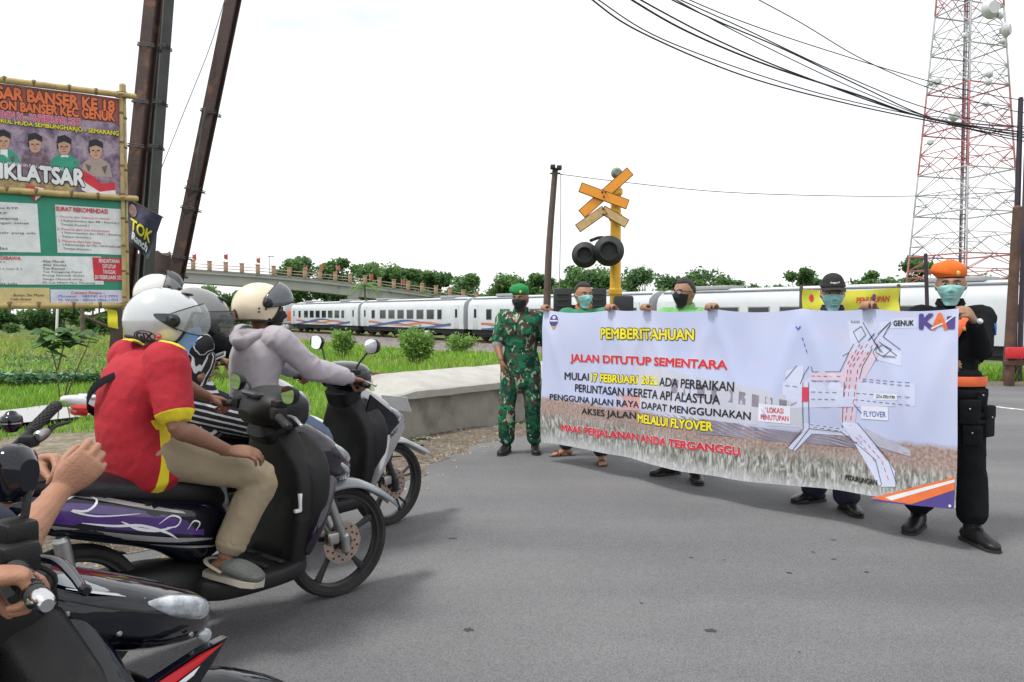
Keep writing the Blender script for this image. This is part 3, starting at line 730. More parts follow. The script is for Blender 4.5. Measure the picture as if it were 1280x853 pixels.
# ---------------------------------------------------------------- grass (blades as one mass)
def leafy(name, c, k=0.4):
    m = mat(name, c, rough=0.6, var=0.22, scale=1.3); n, l = m.node_tree.nodes, m.node_tree.links
    b = n['Principled BSDF']; o = n['Material Output']; t = n.new('ShaderNodeBsdfTranslucent'); x = n.new('ShaderNodeMixShader'); x.inputs[0].default_value = k
    l.new(b.inputs['Base Color'].links[0].from_socket, t.inputs['Color']); l.new(b.outputs[0], x.inputs[1]); l.new(t.outputs[0], x.inputs[2]); l.new(x.outputs[0], o.inputs['Surface'])
    return m
GR = [leafy('grass_' + n, c) for n, c in
      (('bright', (0.22, 0.42, 0.045)), ('mid', (0.14, 0.31, 0.035)), ('lime', (0.36, 0.52, 0.07)), ('dry', (0.33, 0.29, 0.13)), ('deep', (0.06, 0.15, 0.04)))]
def blades(name, pts, h, w, mix, label, lean=0.35, seed=0):
    r = np.random.default_rng(seed); n = len(pts); th = r.uniform(0, 2 * PI, n); hh = h * r.uniform(0.5, 1.25, n) if np.isscalar(h) else h * r.uniform(0.6, 1.2, n)
    ww = (w if not np.isscalar(w) else np.full(n, w)) * r.uniform(0.7, 1.3, n); ln = r.normal(0, lean, (n, 2)) * hh[:, None]
    a = np.stack([np.cos(th) * ww, np.sin(th) * ww, np.zeros(n)], 1); mid = pts + np.stack([ln[:, 0] * .4, ln[:, 1] * .4, hh * .6], 1); tip = pts + np.stack([ln[:, 0], ln[:, 1], hh], 1)
    v = np.stack([pts - a, pts + a, mid + a * .75, mid - a * .75, tip], 1).reshape(-1, 3); b = np.arange(n) * 5
    me = bpy.data.meshes.new(name)
    q = np.stack([b, b + 1, b + 2, b + 3], 1); t = np.stack([b + 3, b + 2, b + 4], 1)
    me.vertices.add(len(v)); me.vertices.foreach_set('co', v.ravel())
    loops = np.concatenate([q.ravel(), t.ravel()]); me.loops.add(len(loops)); me.loops.foreach_set('vertex_index', loops.astype(np.int32))
    me.polygons.add(2 * n); st_ = np.concatenate([np.arange(n) * 4, 4 * n + np.arange(n) * 3]); me.polygons.foreach_set('loop_start', st_.astype(np.int32))
    for m in GR: me.materials.append(m)
    pch = vnoise(pts * V(1, 1, 0), 0.55, seed + 5, 3)
    cum = np.cumsum(mix) / sum(mix); k = np.searchsorted(cum, np.clip(r.random(n) * 0.62 + 0.19 + pch * 0.42, 0.001, 0.999))
    me.polygons.foreach_set('material_index', np.concatenate([k, k]).astype(np.int32)); me.validate(); me.update()
    return tag(link(name, me), label=label, cat='grass', kind='stuff')
def scatter(n, y0, y1, px0, px1, keep=lambda x, y: np.ones_like(x, bool), seed=0, power=1.0):
    r = np.random.default_rng(seed); y = y0 * (y1 / y0) ** (r.random(n) ** power); u = r.uniform(px0, px1, n); x = (u - 640) / FPX * y
    b = beyond(x, y); m = (b > 0.28 + 0.25 * np.abs(vnoise(np.stack([x, y, x * 0], 1), 1.5, 9))) & keep(x, y); return x[m], y[m]
WALL_A, WALL_B = V(-1.22, 8.42), V(2.6, 12.9)
def wall_near(x, y):
    d = WALL_B - WALL_A; t = np.clip(((x - WALL_A[0]) * d[0] + (y - WALL_A[1]) * d[1]) / (d @ d), 0, 1)
    return np.hypot(x - WALL_A[0] - t * d[0], y - WALL_A[1] - t * d[1])
front = lambda x, y: (-rail_d(x, y) > 8.8) & (wall_near(x, y) > 0.75) & ~((wall_near(x, y) < 1.9) & (beyond(x, y) < 1.1))
x, y = scatter(175000, 5.5, 75, -140, 1150, front, 1)
hgt = np.interp(y, [5, 12, 30, 75], [0.13, 0.20, 0.30, 0.38]); wd = np.interp(y, [5, 12, 30, 75], [0.0045, 0.009, 0.020, 0.045])
# a bare muddy patch with a puddle near the road on the left
bare = (((x + 6.6) / 2.5) ** 2 + ((y - 11.0) / 4.4) ** 2 < 1 + 0.7 * vnoise(np.stack([x, y, x * 0], 1), 2.0, 3)) | (((x + 10.6) / 1.4) ** 2 + ((y - 15.5) / 3.0) ** 2 < 1)
x, y, hgt, wd = x[~bare], y[~bare], hgt[~bare], wd[~bare]
blades('field_grass', np.stack([x, y, ground_z(x, y)], 1), hgt, wd, (0.36, 0.26, 0.22, 0.10, 0.06), 'bright green grass covering the field between road and railway', seed=2)
x, y = scatter(26000, 13.5, 40, 1150, 1500, lambda x, y: (-rail_d(x, y) > 3), 5)
blades('roadside_grass', np.stack([x, y, ground_z(x, y)], 1), np.full(len(x), 0.28), np.full(len(x), 0.016), (0.3, 0.3, 0.25, 0.1, 0.05), 'strip of green grass beyond the road under the red barrier', seed=3)
# taller pale reeds and weeds far left, darker ground creepers in the middle
x, y = scatter(30000, 26, 75, -160, 330, lambda x, y: (-rail_d(x, y) > 9), 7)
blades('tall_weeds', np.stack([x, y, ground_z(x, y)], 1), np.full(len(x), 0.62), np.full(len(x), 0.05), (0.18, 0.22, 0.2, 0.32, 0.08), 'tall pale weeds and reeds at the far side of the left field', seed=4)
r_ = np.random.default_rng(11); x, y = scatter(26000, 24, 44, -120, 200, lambda x, y: np.abs(y - 33 - 1.8 * np.sin(x * .5)) < 6.5, 8)
def leafmass(name, P, s, mats, label, cat, seed=0, flat=0.5, kind='stuff', mix=None, parent=None):
    r = np.random.default_rng(seed); n = len(P); a = r.normal(size=(n, 3)); a[:, 2] *= flat; a /= np.linalg.norm(a, axis=1)[:, None]
    b = r.normal(size=(n, 3)); b[:, 2] *= flat; b -= a * (a * b).sum(1)[:, None]; b /= np.linalg.norm(b, axis=1)[:, None]
    sc = (s * r.uniform(0.6, 1.3, n))[:, None]; c = np.cross(a, b) * sc * 0.25
    v = np.stack([P - a * sc, P - b * sc * .5 + c, P + a * sc, P + b * sc * .5 + c], 1).reshape(-1, 3)
    me = bpy.data.meshes.new(name); me.vertices.add(4 * n); me.vertices.foreach_set('co', v.ravel()); me.loops.add(4 * n)
    me.loops.foreach_set('vertex_index', np.arange(4 * n, dtype=np.int32)); me.polygons.add(n); me.polygons.foreach_set('loop_start', (np.arange(n) * 4).astype(np.int32))
    for m in mats: me.materials.append(m)
    mi = r.integers(0, len(mats), n) if mix is None else mix
    me.polygons.foreach_set('material_index', np.asarray(mi, np.int32)); me.validate(); me.update()
    return tag(link(name, me, parent), label=label, cat=cat, kind=kind)
LEAF = [leafy('leaf_' + n, c, .45) for n, c in (('dark', (0.070, 0.150, 0.055)), ('mid', (0.115, 0.225, 0.070)), ('light', (0.18, 0.31, 0.095)), ('young', (0.24, 0.42, 0.07)))]
leafmass('creeper_patch', np.stack([x, y, ground_z(x, y) + 0.25 + 0.25 * r_.random(len(x))], 1), 0.13, [LEAF[0], LEAF[1], mat('leaf_blue', (0.06, 0.17, 0.09), 0.6), mat('leaf_pale', (0.16, 0.30, 0.16), 0.6)], 'band of low dark green creeper leaves in the left field', 'creeper', 6, 0.35)
# puddle and mud
M_WATER = mat('puddle_water', (0.12, 0.115, 0.10), rough=0.06, var=0.1, scale=3, spec=0.8)
a = np.linspace(0, 2 * PI, 41)[:-1]; rr = 1 + 0.16 * np.sin(3 * a + 1) + 0.1 * np.sin(7 * a)
c = V(-10.6, 15.5); pz = float(ground_z(-10.6, 15.5)) + 0.14
tag(MB().poly(np.stack([c[0] + (1.0 + .25 * np.sin(5 * a)) * rr * np.cos(a), c[1] + 2.6 * rr * np.sin(a), np.full(40, pz)], 1)).build('puddle', M_WATER, smooth=0, fix=False), kind='structure')
M_MUD = gmat('mud', [(0.3, (0.10, 0.085, 0.06)), (0.5, (0.21, 0.18, 0.13)), (0.7, (0.34, 0.31, 0.26))], 5, bump=1.0, bscale=24)
P = []
for t in np.linspace(0.02, 1, 16):
    x = -7.0 + 2.9 * t * rr * np.cos(a); y = 11.3 + 5.0 * t * rr * np.sin(a); z = ground_z(x, y) + 0.06 + 0.03 * vnoise(np.stack([x, y, x * 0], 1), 5, 4)
    P.append(np.stack([x, y, z], 1))
tag(MB().grid(np.array(P), closed_u=True).build('muddy_ground', M_MUD, smooth=180), kind='structure')
# ---------------------------------------------------------------- train
M_CARW = mat('carriage_white', (0.50, 0.53, 0.56), rough=0.35, var=0.05, scale=0.8)
M_CARG = mat('carriage_grey', (0.30, 0.31, 0.32), rough=0.6)
M_DARK = mat('underframe_black', (0.02, 0.02, 0.022), rough=0.8)
M_WIN = mat('window_dark', (0.018, 0.022, 0.028), rough=0.12, spec=0.8)
M_ORG = mat('stripe_orange', (0.62, 0.16, 0.05), rough=0.4); M_NVY = mat('stripe_blue', (0.07, 0.10, 0.22), rough=0.4)
D3 = V(*RDIR, 0); N3 = V(*RN, 0); U3 = V(0, 0, 1)
CARR = np.stack([D3, N3, U3], 1)          # local x along the train, y towards the camera
def bx_t(mb, o, lo, hi, r=0.0, mi=None):
    c = [(a + b) / 2 for a, b in zip(lo, hi)]; h = [(b - a) / 2 for a, b in zip(lo, hi)]
    (mb.rbox(o + CARR @ np.array(c), h, r, CARR, mi) if r else mb.box(o + CARR @ np.array(c), h, CARR, mi))
def carriage(i, label):
    o = line_pt(i * 21.0 + 0.35, 0, RAILZ); L = 20.3
    t = empty('passenger_carriage', o, label, 'train carriage', 'white carriages of the passenger train')
    m = MB(); hw = 1.45
    prof = [(-hw, 0.95), (-hw - .03, 1.6), (-hw, 2.75), (-hw + .12, 3.15), (-hw + .5, 3.45), (-.5, 3.62), (.5, 3.62), (hw - .5, 3.45), (hw - .12, 3.15), (hw, 2.75), (hw + .03, 1.6), (hw, 0.95)]
    m.prism([o + CARR @ V(0, y, z) for y, z in prof], D3 * L); m.build('body_shell', M_CARW, t, world=True, smooth=40)
    m = MB(); bx_t(m, o, (0.3, -1.25, 0.55), (L - .3, 1.25, 0.945)); m.build('underframe', M_DARK, t, world=True, smooth=0)
    for x in (2.6, L - 2.6):
        b = MB(); bx_t(b, o, (x - 1.5, -1.1, 0.35), (x + 1.5, 1.15, 0.75), 0.08)
        for dx in (-1.05, 1.05):
            for y in (-0.72, 0.72): b.tube([o + CARR @ V(x + dx, y - .07, .42), o + CARR @ V(x + dx, y + .07, .42)], [0.42, 0.42], side=D3, n=18)
        b.build('bogie', M_DARK, t, world=True)
    for x, w in ((6.6, 1.3), (8.6, 1.6), (11.4, 2.0), (13.8, 0.9)):
        b = MB(); bx_t(b, o, (x, -1.0, 0.28), (x + w, 1.05, 0.62), 0.04); b.build('equipment_box', M_DARK, t, world=True)
    for j in range(8):
        x0 = 2.7 + j * 1.9
        b = MB(); w = 1.35 if j not in (0, 7) else 0.8
        bx_t(b, o, (x0, hw + .0, 1.72), (x0 + w, hw + .035, 2.62), 0.01, 0); f = b.build('window', M_CARG, t, world=True)
        b = MB(); bx_t(b, o, (x0 + .06, hw + .01, 1.78), (x0 + w - .06, hw + .045, 2.56)); b.build('pane', M_WIN, f, world=True, smooth=0)
    for x0 in (0.75, L - 1.5):
        b = MB(); bx_t(b, o, (x0, hw - .01, 1.0), (x0 + .75, hw + .03, 2.95), 0.015); d = b.build('door', M_CARW, t, world=True)
        b = MB(); bx_t(b, o, (x0 + .2, hw + .01, 1.9), (x0 + .55, hw + .04, 2.6)); b.build('pane', M_WIN, d, world=True, smooth=0)
    for k, (z0, m_, ph) in enumerate(((1.28, M_ORG, 0), (1.42, M_NVY, 2.0), (1.16, M_NVY, 3.6))):
        xs_ = np.linspace(2.0, L - 2.0, 40); zc = z0 + 0.16 * np.sin(xs_ * 0.55 + ph); w = 0.065 + 0.04 * np.sin(xs_ * 0.55 + ph + 1.2)
        Pt = np.array([[o + CARR @ V(x, hw + .036 + .004 * k - .03 * abs(z - 1.6), z) for x, z in ((a, b - c), (a, b + c))] for a, b, c in zip(xs_, zc, w)])
        MB().grid(Pt).build('livery_stripe', m_, t, world=True, smooth=0, fix=False)
    for x in (3.4, 16.4) if i % 2 else (4.2, 15.0):
        b = MB(); bx_t(b, o, (x - 1.2, -.75, 3.58), (x + 1.2, .75, 3.80), 0.06); b.build('roof_unit', M_CARG, t, world=True)
    b = MB(); bx_t(b, o, (-.36, -.55, 1.0), (0.02, .55, 3.1)); b.build('gangway', M_DARK, t, world=True, smooth=0)
    b = MB(); bx_t(b, o, (0.1, -hw + .3, 3.44), (L - .1, -hw + .42, 3.52)); bx_t(b, o, (0.1, hw - .48, 3.44), (L - .1, hw - .36, 3.50)); b.build('roof_rib', M_CARG, t, world=True, smooth=0)
for i, lab in enumerate(('far left white carriage with dark windows right behind the orange locomotive', 'second white carriage from the locomotive, left of the soldier in green beret',
                         'white carriage whose roof shows between soldier and man in glasses', 'white carriage whose long roof shows behind the yellow banner and cap wearer', 'nearest white carriage at the right edge behind the brown poles')):
    carriage(i, lab)
lo = line_pt(-14.6, 0, RAILZ)
t = empty('locomotive', lo, 'orange and white diesel locomotive at the left head of the train', 'locomotive')
M_LOCO = mat('loco_orange', (0.58, 0.12, 0.04), rough=0.4)
for nm, lo_, hi_, mt in (('hood', (1.5, -1.05, 1.25), (9.5, 1.05, 2.9), M_LOCO), ('cab', (9.5, -1.4, 1.25), (12.4, 1.4, 3.55), M_CARW), ('nose', (12.4, -1.05, 1.25), (13.9, 1.05, 2.6), M_LOCO), ('frame', (0, -1.35, 0.95), (14.3, 1.35, 1.24), M_CARG), ('fuel_tank', (5.6, -1.2, .3), (8.8, 1.2, .94), M_DARK)):
    b = MB(); bx_t(b, lo, lo_, hi_, 0.07); b.build(nm, mt, t, world=True)
for x in (2.6, 11.6):
    b = MB(); bx_t(b, lo, (x - 1.7, -1.1, .35), (x + 1.7, 1.15, .93), .05)
    for dx in (-1.2, 0, 1.2): b.tube([lo + CARR @ V(x + dx, 1.0, .45), lo + CARR @ V(x + dx, 1.2, .45)], [0.46, 0.46], side=D3, n=18)
    b.build('bogie', M_CARG, t, world=True)
b = MB(); bx_t(b, lo, (10.0, 1.38, 2.3), (11.8, 1.43, 3.1)); b.build('cab_window', M_WIN, t, world=True, smooth=0)
b = MB(); bx_t(b, lo, (1.5, 1.045, 1.9), (9.5, 1.07, 2.15)); b.build('livery_stripe', M_CARW, t, world=True, smooth=0)
for k in range(8):
    b = MB(); b.tube([lo + CARR @ V(.4 + k * 1.25, 1.32, 1.24), lo + CARR @ V(.4 + k * 1.25, 1.32, 2.1)], [0.025] * 2, n=6); b.build('handrail_post', M_CARW, t, world=True)

# ---------------------------------------------------------------- flyover
M_CONC = mat('girder_concrete', (0.38, 0.385, 0.375), rough=0.85, var=0.10, scale=0.35, dirt=((0.22, 0.21, 0.19), 0.6, 0.60))
M_CONC2 = mat('pier_concrete', (0.25, 0.245, 0.23), rough=0.9, var=0.15, scale=0.5)
M_PARA = mat('parapet_post', (0.42, 0.27, 0.19), rough=0.85, var=0.15, scale=1.5)
fp = [(-60, 329, 122), (150, 334, 124), (280, 341, 127), (400, 351, 131), (520, 366, 136), (610, 380, 140), (660, 390, 143)]
fl = catmull(np.array([W(*p) for p in fp]), 6)
ft = empty('road_flyover', (*fl[20][:2], -1), 'concrete road flyover with brick coloured railing posts above the train', 'flyover')
dn = unit(np.cross(unit(fl[-1] - fl[0]), V(0, 0, 1))); dn = dn if dn[1] < 0 else -dn
m = MB(); m.grid(np.array([[p + dn * a + V(0, 0, b) for a, b in ((0, 0), (0, -0.45), (-0.5, -0.5), (-0.6, -2.0), (-8.4, -2.0), (-8.5, -.5), (-9, -.45), (-9, 0))] for p in fl]), closed_u=True)
m.build('girder', M_CONC, ft, world=True, smooth=30)
m = MB(); m.grid(np.array([[p + dn * a + V(0, 0, b) for a, b in ((0.10, 0.0), (0.10, .26), (-0.2, .26), (-.2, 0.0))] for p in fl]), closed_u=True); m.build('kerb', M_CONC2, ft, world=True, smooth=30)
seg = np.linalg.norm(np.diff(fl, axis=0), axis=1); cum = np.concatenate([[0], np.cumsum(seg)])
def fpt(s): return np.array([np.interp(s, cum, fl[:, k]) for k in range(3)])
fd = unit(fl[-1] - fl[0]); fd2 = unit([fd[0], fd[1], 0]); FR = np.stack([fd2, dn, V(0, 0, 1)], 1)
base_post = None; k = 0; s = 1.5; POST = []
while s < cum[-1] - 4:
    p = fpt(s)
    if base_post is None:
        b = MB(); b.rbox(p + dn * -.05 + V(0, 0, .95), (.33, .26, .72), .06, FR); b.rbox(p + dn * -.05 + V(0, 0, 1.72), (.40, .33, .08), .03, FR)
        base_post = b.build('parapet_post', M_PARA, ft, world=True); p0 = p
    else:
        o = base_post.copy(); COL.objects.link(o); o.location = tuple(p - p0)
    POST.append(p); s += 2.55
for z in (0.65, 1.15):
    b = MB(); b.tube([p + dn * -.05 + V(0, 0, z) for p in POST], [.07] * len(POST), n=6); b.build('railing_bar', mat('rail_paint', (0.42, 0.33, 0.28), 0.7), ft, world=True)
for px, Y in ((60, 124), (185, 126), (437, 134), (590, 141)):
    p = fl[np.argmin(np.abs((fl[:, 0] / fl[:, 1]) * FPX + 640 - px))]; c = p - dn * 4.5; h = p[2] - 2.0
    b = MB(); b.rbox((c[0], c[1], h - .6), (1.0, 4.4, .6), .1, FR)
    for q in (-2.8, 2.8):
        d = c - dn * q; b.tube([V(d[0], d[1], -2.0), V(d[0], d[1], h - 1.0)], [.75, .75], n=20)
    b.build('pier', M_CONC2, ft, world=True)
M_FLAG = mat('flag_red', (0.45, 0.12, 0.08), 0.7)
ORD = ['first', 'second', 'third', 'fourth', 'fifth', 'sixth', 'seventh', 'eighth', 'ninth']
for k, (px, h) in enumerate(((248, 1.8), (291, 2.2), (326, 2.0), (383, 1.3), (404, 1.9), (425, 2.1), (458, 1.3), (505, 1.1))):
    p = fl[np.argmin(np.abs((fl[:, 0] / fl[:, 1]) * FPX + 640 - px))] + dn * -.4
    f = empty('flag_pole', p, ORD[k] + ' red flag from the left on the flyover railing', 'flag', 'red flags along the flyover')
    b = MB(); b.tube([p, p + V(0, 0, h + 1)], [.05, .04], n=6); b.build('pole', M_CARG, f, world=True)
    b = MB(); q = p + V(0, 0, h + .9); P = np.array([[q + fd2 * (a * .6) + V(0, 0, -b_ * (.6 + .5 * a) - .1 * math.sin(a * 5)) + dn * .12 * math.sin(a * 6 + k) for a in np.linspace(0, 1, 6)] for b_ in (0, .5, 1)]); b.grid(P)
    b.build('cloth', M_FLAG, f, world=True, fix=False)
p = fpt(62); lp = W(337, 340, 128)
f = empty('street_lamp', lp, 'thin lamp mast rising above the flyover railing', 'lamp post')
b = MB(); b.tube([lp + V(0, 0, -1), lp + V(0, 0, 2.6)], [.09, .05], n=8); b.build('mast', M_CARG, f, world=True)
b = MB(); b.rbox(lp + V(.25, 0, 2.6), (.5, .15, .08), .03); b.build('lamp_head', M_CARG, f, world=True)

# ---------------------------------------------------------------- trees
M_BARK = mat('bark', (0.10, 0.075, 0.055), rough=0.95, var=0.3, scale=5)
def tree(px, base_y, top_y, Y, wpx, label, n=2600, leaf=None, seed=0, name='tree', cat='tree', group='trees on the horizon', z0=None, mix=(0.35, 0.4, 0.25, 0.0), airy=0.0, squash=1.0):
    n = int(n * 2.3); r = np.random.default_rng(seed); b = W(px, base_y, Y); top = W(px, top_y, Y)[2]; zb = z0 if z0 is not None else -1.2
    base = V(b[0], b[1], zb); H = top - zb; Wd = wpx / FPX * Y / 2
    t = empty(name, base, label, cat, group)
    cz = zb + H * 0.62; tr_ = MB(); tr_.tube([base, base + V(r.normal() * .1, 0, H * .3), base + V(r.normal() * .3, 0, H * .62)], [H * .028, H * .02, H * .012], n=8, sub=2)
    k = int(12 + Wd * 2.0); cl = []
    for i in range(k):
        a = r.uniform(0, 2 * PI); q = math.sqrt(r.random()); zz = r.uniform(-.42, .36)
        c = V(math.cos(a) * q * Wd * .8 * (1 - .9 * max(zz, 0)), math.sin(a) * q * Wd * .7, H * zz * squash) + V(base[0], base[1], cz); rad = r.uniform(.20, .40) * min(Wd, H * .5)
        cl.append((c, rad))
        s_ = base + V(0, 0, H * r.uniform(.2, .5)); tr_.tube([s_, (s_ + c) / 2 + V(0, 0, -.05 * H), c], [H * .012, H * .008, H * .003], n=5, sub=2)
    tr_.build('trunk', M_BARK, t, world=True)
    P = []; mi = []
    for j in range(n):
        c, rad = cl[j % k]; d = r.normal(size=3); d /= np.linalg.norm(d); q = rad * (r.random() ** .45) * (1 + .35 * r.normal() * airy + .15 * abs(r.normal()))
        P.append(c + d * q * V(1.15, 1.15, .8)); mi.append(j % k)
    P = np.array(P); P[:, 2] = np.maximum(P[:, 2], zb + .15)
    lf = leaf or 0.0029 * Y
    tone = r.random(k) * .5; mixc = np.cumsum(mix) / sum(mix)
    mt = np.searchsorted(mixc, np.clip(tone[np.array(mi)] + r.random(n) * .5, 0, .999))
    loc, _ = root_xf(t)
    leafmass('crown', P - loc, lf, LEAF, None, None, seed + 1, 0.7, kind=None, mix=mt, parent=t)
    return t
for args in [  # behind and beside the flyover
    (372, 352, 325, 165, 66, 'low rounded tree above the flyover deck, leftmost of the row'), (420, 352, 324, 166, 60, 'bushy tree above the flyover just right of the tall red flag'),
    (462, 356, 329, 160, 66, 'dense dark tree behind the flyover railing, middle of the row'), (500, 360, 334, 158, 60, 'tree behind the flyover with its crown cut by railing posts'), (512, 362, 333, 170, 52, 'paler wide tree behind the right half of the flyover'),
    (545, 366, 341, 160, 56, 'round tree where the flyover railing meets the treetops'), (587, 372, 346, 150, 66, 'spreading tree behind the low end of the flyover'), (628, 376, 347, 140, 60, 'bushy tree to the left of the soldier with the green beret'),
    (655, 376, 350, 125, 40, 'dark tree just behind the green beret'), (676, 378, 341, 110, 40, 'narrow upright tree beside the thin wooden pole')]:
    tree(*args[:5], args[5], seed=int(args[0]), n=2300, group='trees behind the flyover')
for args in [
    (735, 378, 337, 105, 84, 'rounded tree behind the man in the teal mask'), (806, 380, 339, 112, 80, 'tree between the yellow signal post and the man in glasses'), (884, 380, 344, 118, 74, 'bushy tree right of the man in glasses'), (845, 382, 350, 130, 70, 'pale low tree behind the man in glasses'),
    (914, 384, 353, 150, 52, 'small round far tree above the long carriage roof'), (948, 384, 355, 152, 40, 'smallest far tree above the long carriage roof'), (997, 382, 339, 120, 44, 'loose leafy tree left of the man in the black cap'), (1020, 384, 347, 125, 40, 'tree whose crown touches the black cap'),
    (1083, 382, 340, 122, 40, 'loose leafy tree right of the man in the black cap'), (1112, 384, 348, 128, 50, 'low tree above the yellow banner'), (1146, 382, 323, 108, 56, 'tallest dark tree at the foot of the lattice tower'),
    (708, 382, 352, 120, 60, 'low tree between the wooden pole and the teal masked man'), (770, 382, 350, 124, 60, 'low tree directly behind the yellow signal post'), (968, 384, 356, 150, 50, 'low hazy tree left of the loose leafy one'), (1052, 384, 354, 140, 60, 'low tree behind the black cap'), (1180, 384, 350, 118, 60, 'low tree behind the orange beret'), (1232, 384, 352, 120, 70, 'low tree right of the lattice tower'), (902, 384, 357, 140, 50, 'lowest tree line bush right of the man in glasses')]:
    tree(*args[:5], args[5], seed=int(args[0]), n=2000, airy=.5)
for args in [(205, 410, 352, 95, 70, 'green tree under the flyover behind the grey helmet'), (250, 405, 360, 100, 60, 'leafy tree under the flyover left of the cream helmet'), (300, 405, 362, 104, 60, 'tree under the flyover behind the cream helmet'), (345, 402, 364, 112, 50, 'shaded tree under the flyover beside the locomotive'),
             (130, 404, 372, 80, 90, 'tree under the flyover behind the board'), (60, 400, 368, 84, 90, 'wide tree behind the lower edge of the board'), (-10, 402, 366, 80, 90, 'leftmost tree under the flyover'),
             (520, 385, 368, 150, 60, 'dark tree under the flyover above the carriage roof'), (478, 384, 362, 150, 40, 'dark tree beside the flyover pier')]:
    tree(*args[:5], args[5], seed=int(args[0]) + 50, n=1900, mix=(0.25, .45, .3, 0), group='trees under the flyover')
# palm in front of the flyover
pb_ = W(456, 392, 118); pt_ = W(456, 352, 118); pm = empty('palm_tree', (pb_[0], pb_[1], -1.3), 'feathery palm in front of the flyover above the carriage roof', 'palm tree')
b = MB(); b.tube([V(pb_[0], pb_[1], -1.3), V(pb_[0] + .1, pb_[1], 1.0), V(*pt_[:2], pt_[2] - .5)], [.18, .14, .11], n=8, sub=2); b.build('trunk', M_BARK, pm, world=True)
for k in range(16):
    a = k * 2.4; up = .9 - .07 * k; ln = 2.6; st_ = V(*pt_[:2], pt_[2] - .5); pts = [st_ + V(math.cos(a), math.sin(a), 0) * ln * t + V(0, 0, up * 2.2 * t - 2.4 * t * t) for t in np.linspace(0, 1, 7)]
    b = MB(); b.tube(pts, [.02] * 7, n=4)
    for i in range(1, 7):
        for t in (0, .33, .66):
            p = lerp(pts[i - 1], pts[i], t); sd_ = V(-math.sin(a), math.cos(a), 0)
            for s_ in (-1, 1): b.add([p, p + sd_ * s_ * .55 + V(0, 0, -.35) + V(math.cos(a), math.sin(a), 0) * .25, p + V(math.cos(a), math.sin(a), 0) * .12], [(0, 1, 2)])
    b.build('frond', LEAF[2], pm, world=True, fix=False, smooth=0)

# ---------------------------------------------------------------- bushes, posts in the field
def bush(px, py, Y, w, h, label, n=1500, stems=14, seed=0, leaf=.05, mats=(2, 3)):
    p = W(px, py, Y); z = float(ground_z(p[0], p[1])); b0 = V(p[0], p[1], z); r = np.random.default_rng(seed)
    t = empty('shrub', b0, label, 'shrub', 'bright green shrubs in the field')
    s = MB(); P = []
    for k in range(stems):
        a = r.uniform(0, 6.28); q = r.random() ** .5 * w * .5; e = b0 + V(math.cos(a) * q, math.sin(a) * q, h * r.uniform(.6, 1)); st_ = b0 + V(math.cos(a) * q * .3, math.sin(a) * q * .3, 0)
        s.tube([st_, (st_ + e) / 2 + V(0, 0, .05), e], [.012, .009, .005], n=4)
        for j in range(n // stems): 
            f = r.random() ** .5; P.append(lerp(st_, e, .35 + .65 * f) + r.normal(size=3) * w * .10)
    s.build('stem', M_BARK, t, world=True); loc, _ = root_xf(t)
    leafmass('foliage', np.array(P) - loc, leaf, [LEAF[i] for i in mats], None, None, seed, .8, kind=None, parent=t)
bush(430, 445, 42, 1.1, 1.7, 'small round bright green shrub near the gravel, left one', seed=1, leaf=.09)
bush(521, 450, 34, 1.35, 1.75, 'bigger bright green shrub near the gravel, middle one', seed=2, leaf=.09, n=2400, stems=26)
bush(577, 441, 44, 1.7, 1.1, 'low sprawling light green shrub left of the soldier', seed=3, leaf=.09)
# broad-leaved sapling at the left
p = G(75, 494, -.75); z = float(ground_z(p[0], p[1])); base = V(p[0], p[1], z)
sp = empty('sapling', base, 'broad leaved sapling with bare forked stems in the left field', 'plant')
Yp = base[1]; tips = [W(58, 425, Yp), W(82, 424, Yp - .1), W(108, 430, Yp), W(100, 410, Yp)]
stm = [[base, W(70, 460, Yp), W(60, 425, Yp)], [W(72, 462, Yp), W(78, 440, Yp), W(83, 418, Yp)], [base + V(.12, 0, 0), W(95, 465, Yp), W(108, 436, Yp), W(117, 414, Yp)], [base + V(.08, .05, 0), W(86, 470, Yp), W(86, 462, Yp)]]
for pts in stm:
    b = MB(); b.tube(pts, list(np.linspace(.022, .008, len(pts))), n=7, sub=3); b.build('stem', mat('sapling_stem', (0.13, 0.09, 0.05), .9), sp, world=True)
r = np.random.default_rng(5)
def broad_leaf(c, d, up, L, m_, parent):
    d = unit(d); s_ = unit(np.cross(d, up)); b = MB()
    out = [(0, .0), (.12, .22), (.3, .36), (.42, .30), (.55, .42), (.72, .24), (.85, .16), (1, 0)]
    P = np.array([[c + d * x * L + s_ * y * k * L + V(0, 0, -.10 * L * (x ** 2) - .08 * L * abs(k)) for k in (-1, 0, 1)] for x, y in out]); b.grid(P)
    return b.build('leaf', m_, parent, world=True, fix=False, smooth=180)
for k in range(60):
    pc = [W(r.uniform(42, 68), r.uniform(408, 440), Yp), W(r.uniform(70, 104), r.uniform(408, 430), Yp), W(r.uniform(60, 100), r.uniform(412, 428), Yp)][k % 3] + V(0, r.normal() * .18, 0)
    a = r.uniform(0, 6.28); broad_leaf(pc, V(math.cos(a), math.sin(a) * .7, r.uniform(-.5, .2)), V(0, 0, 1), r.uniform(.28, .48), LEAF[(0, 1, 0, 2)[k % 4]], sp)
for k, (a, b_) in enumerate(((80, 455), (88, 462), (76, 448))):
    broad_leaf(W(a, b_, Yp), V(r.normal(), r.normal(), .2), V(0, 0, 1), .12, LEAF[2], sp)
M_WPOST = mat('post_white', (0.62, 0.62, 0.60), .7); M_BLK = mat('post_black', (0.03, 0.03, 0.03), .7)
q = G(534, 431, -1.25); z = float(ground_z(q[0], q[1])); pp = empty('marker_post', (q[0], q[1], z), 'black and white marker post standing in the gravel before the train', 'post')
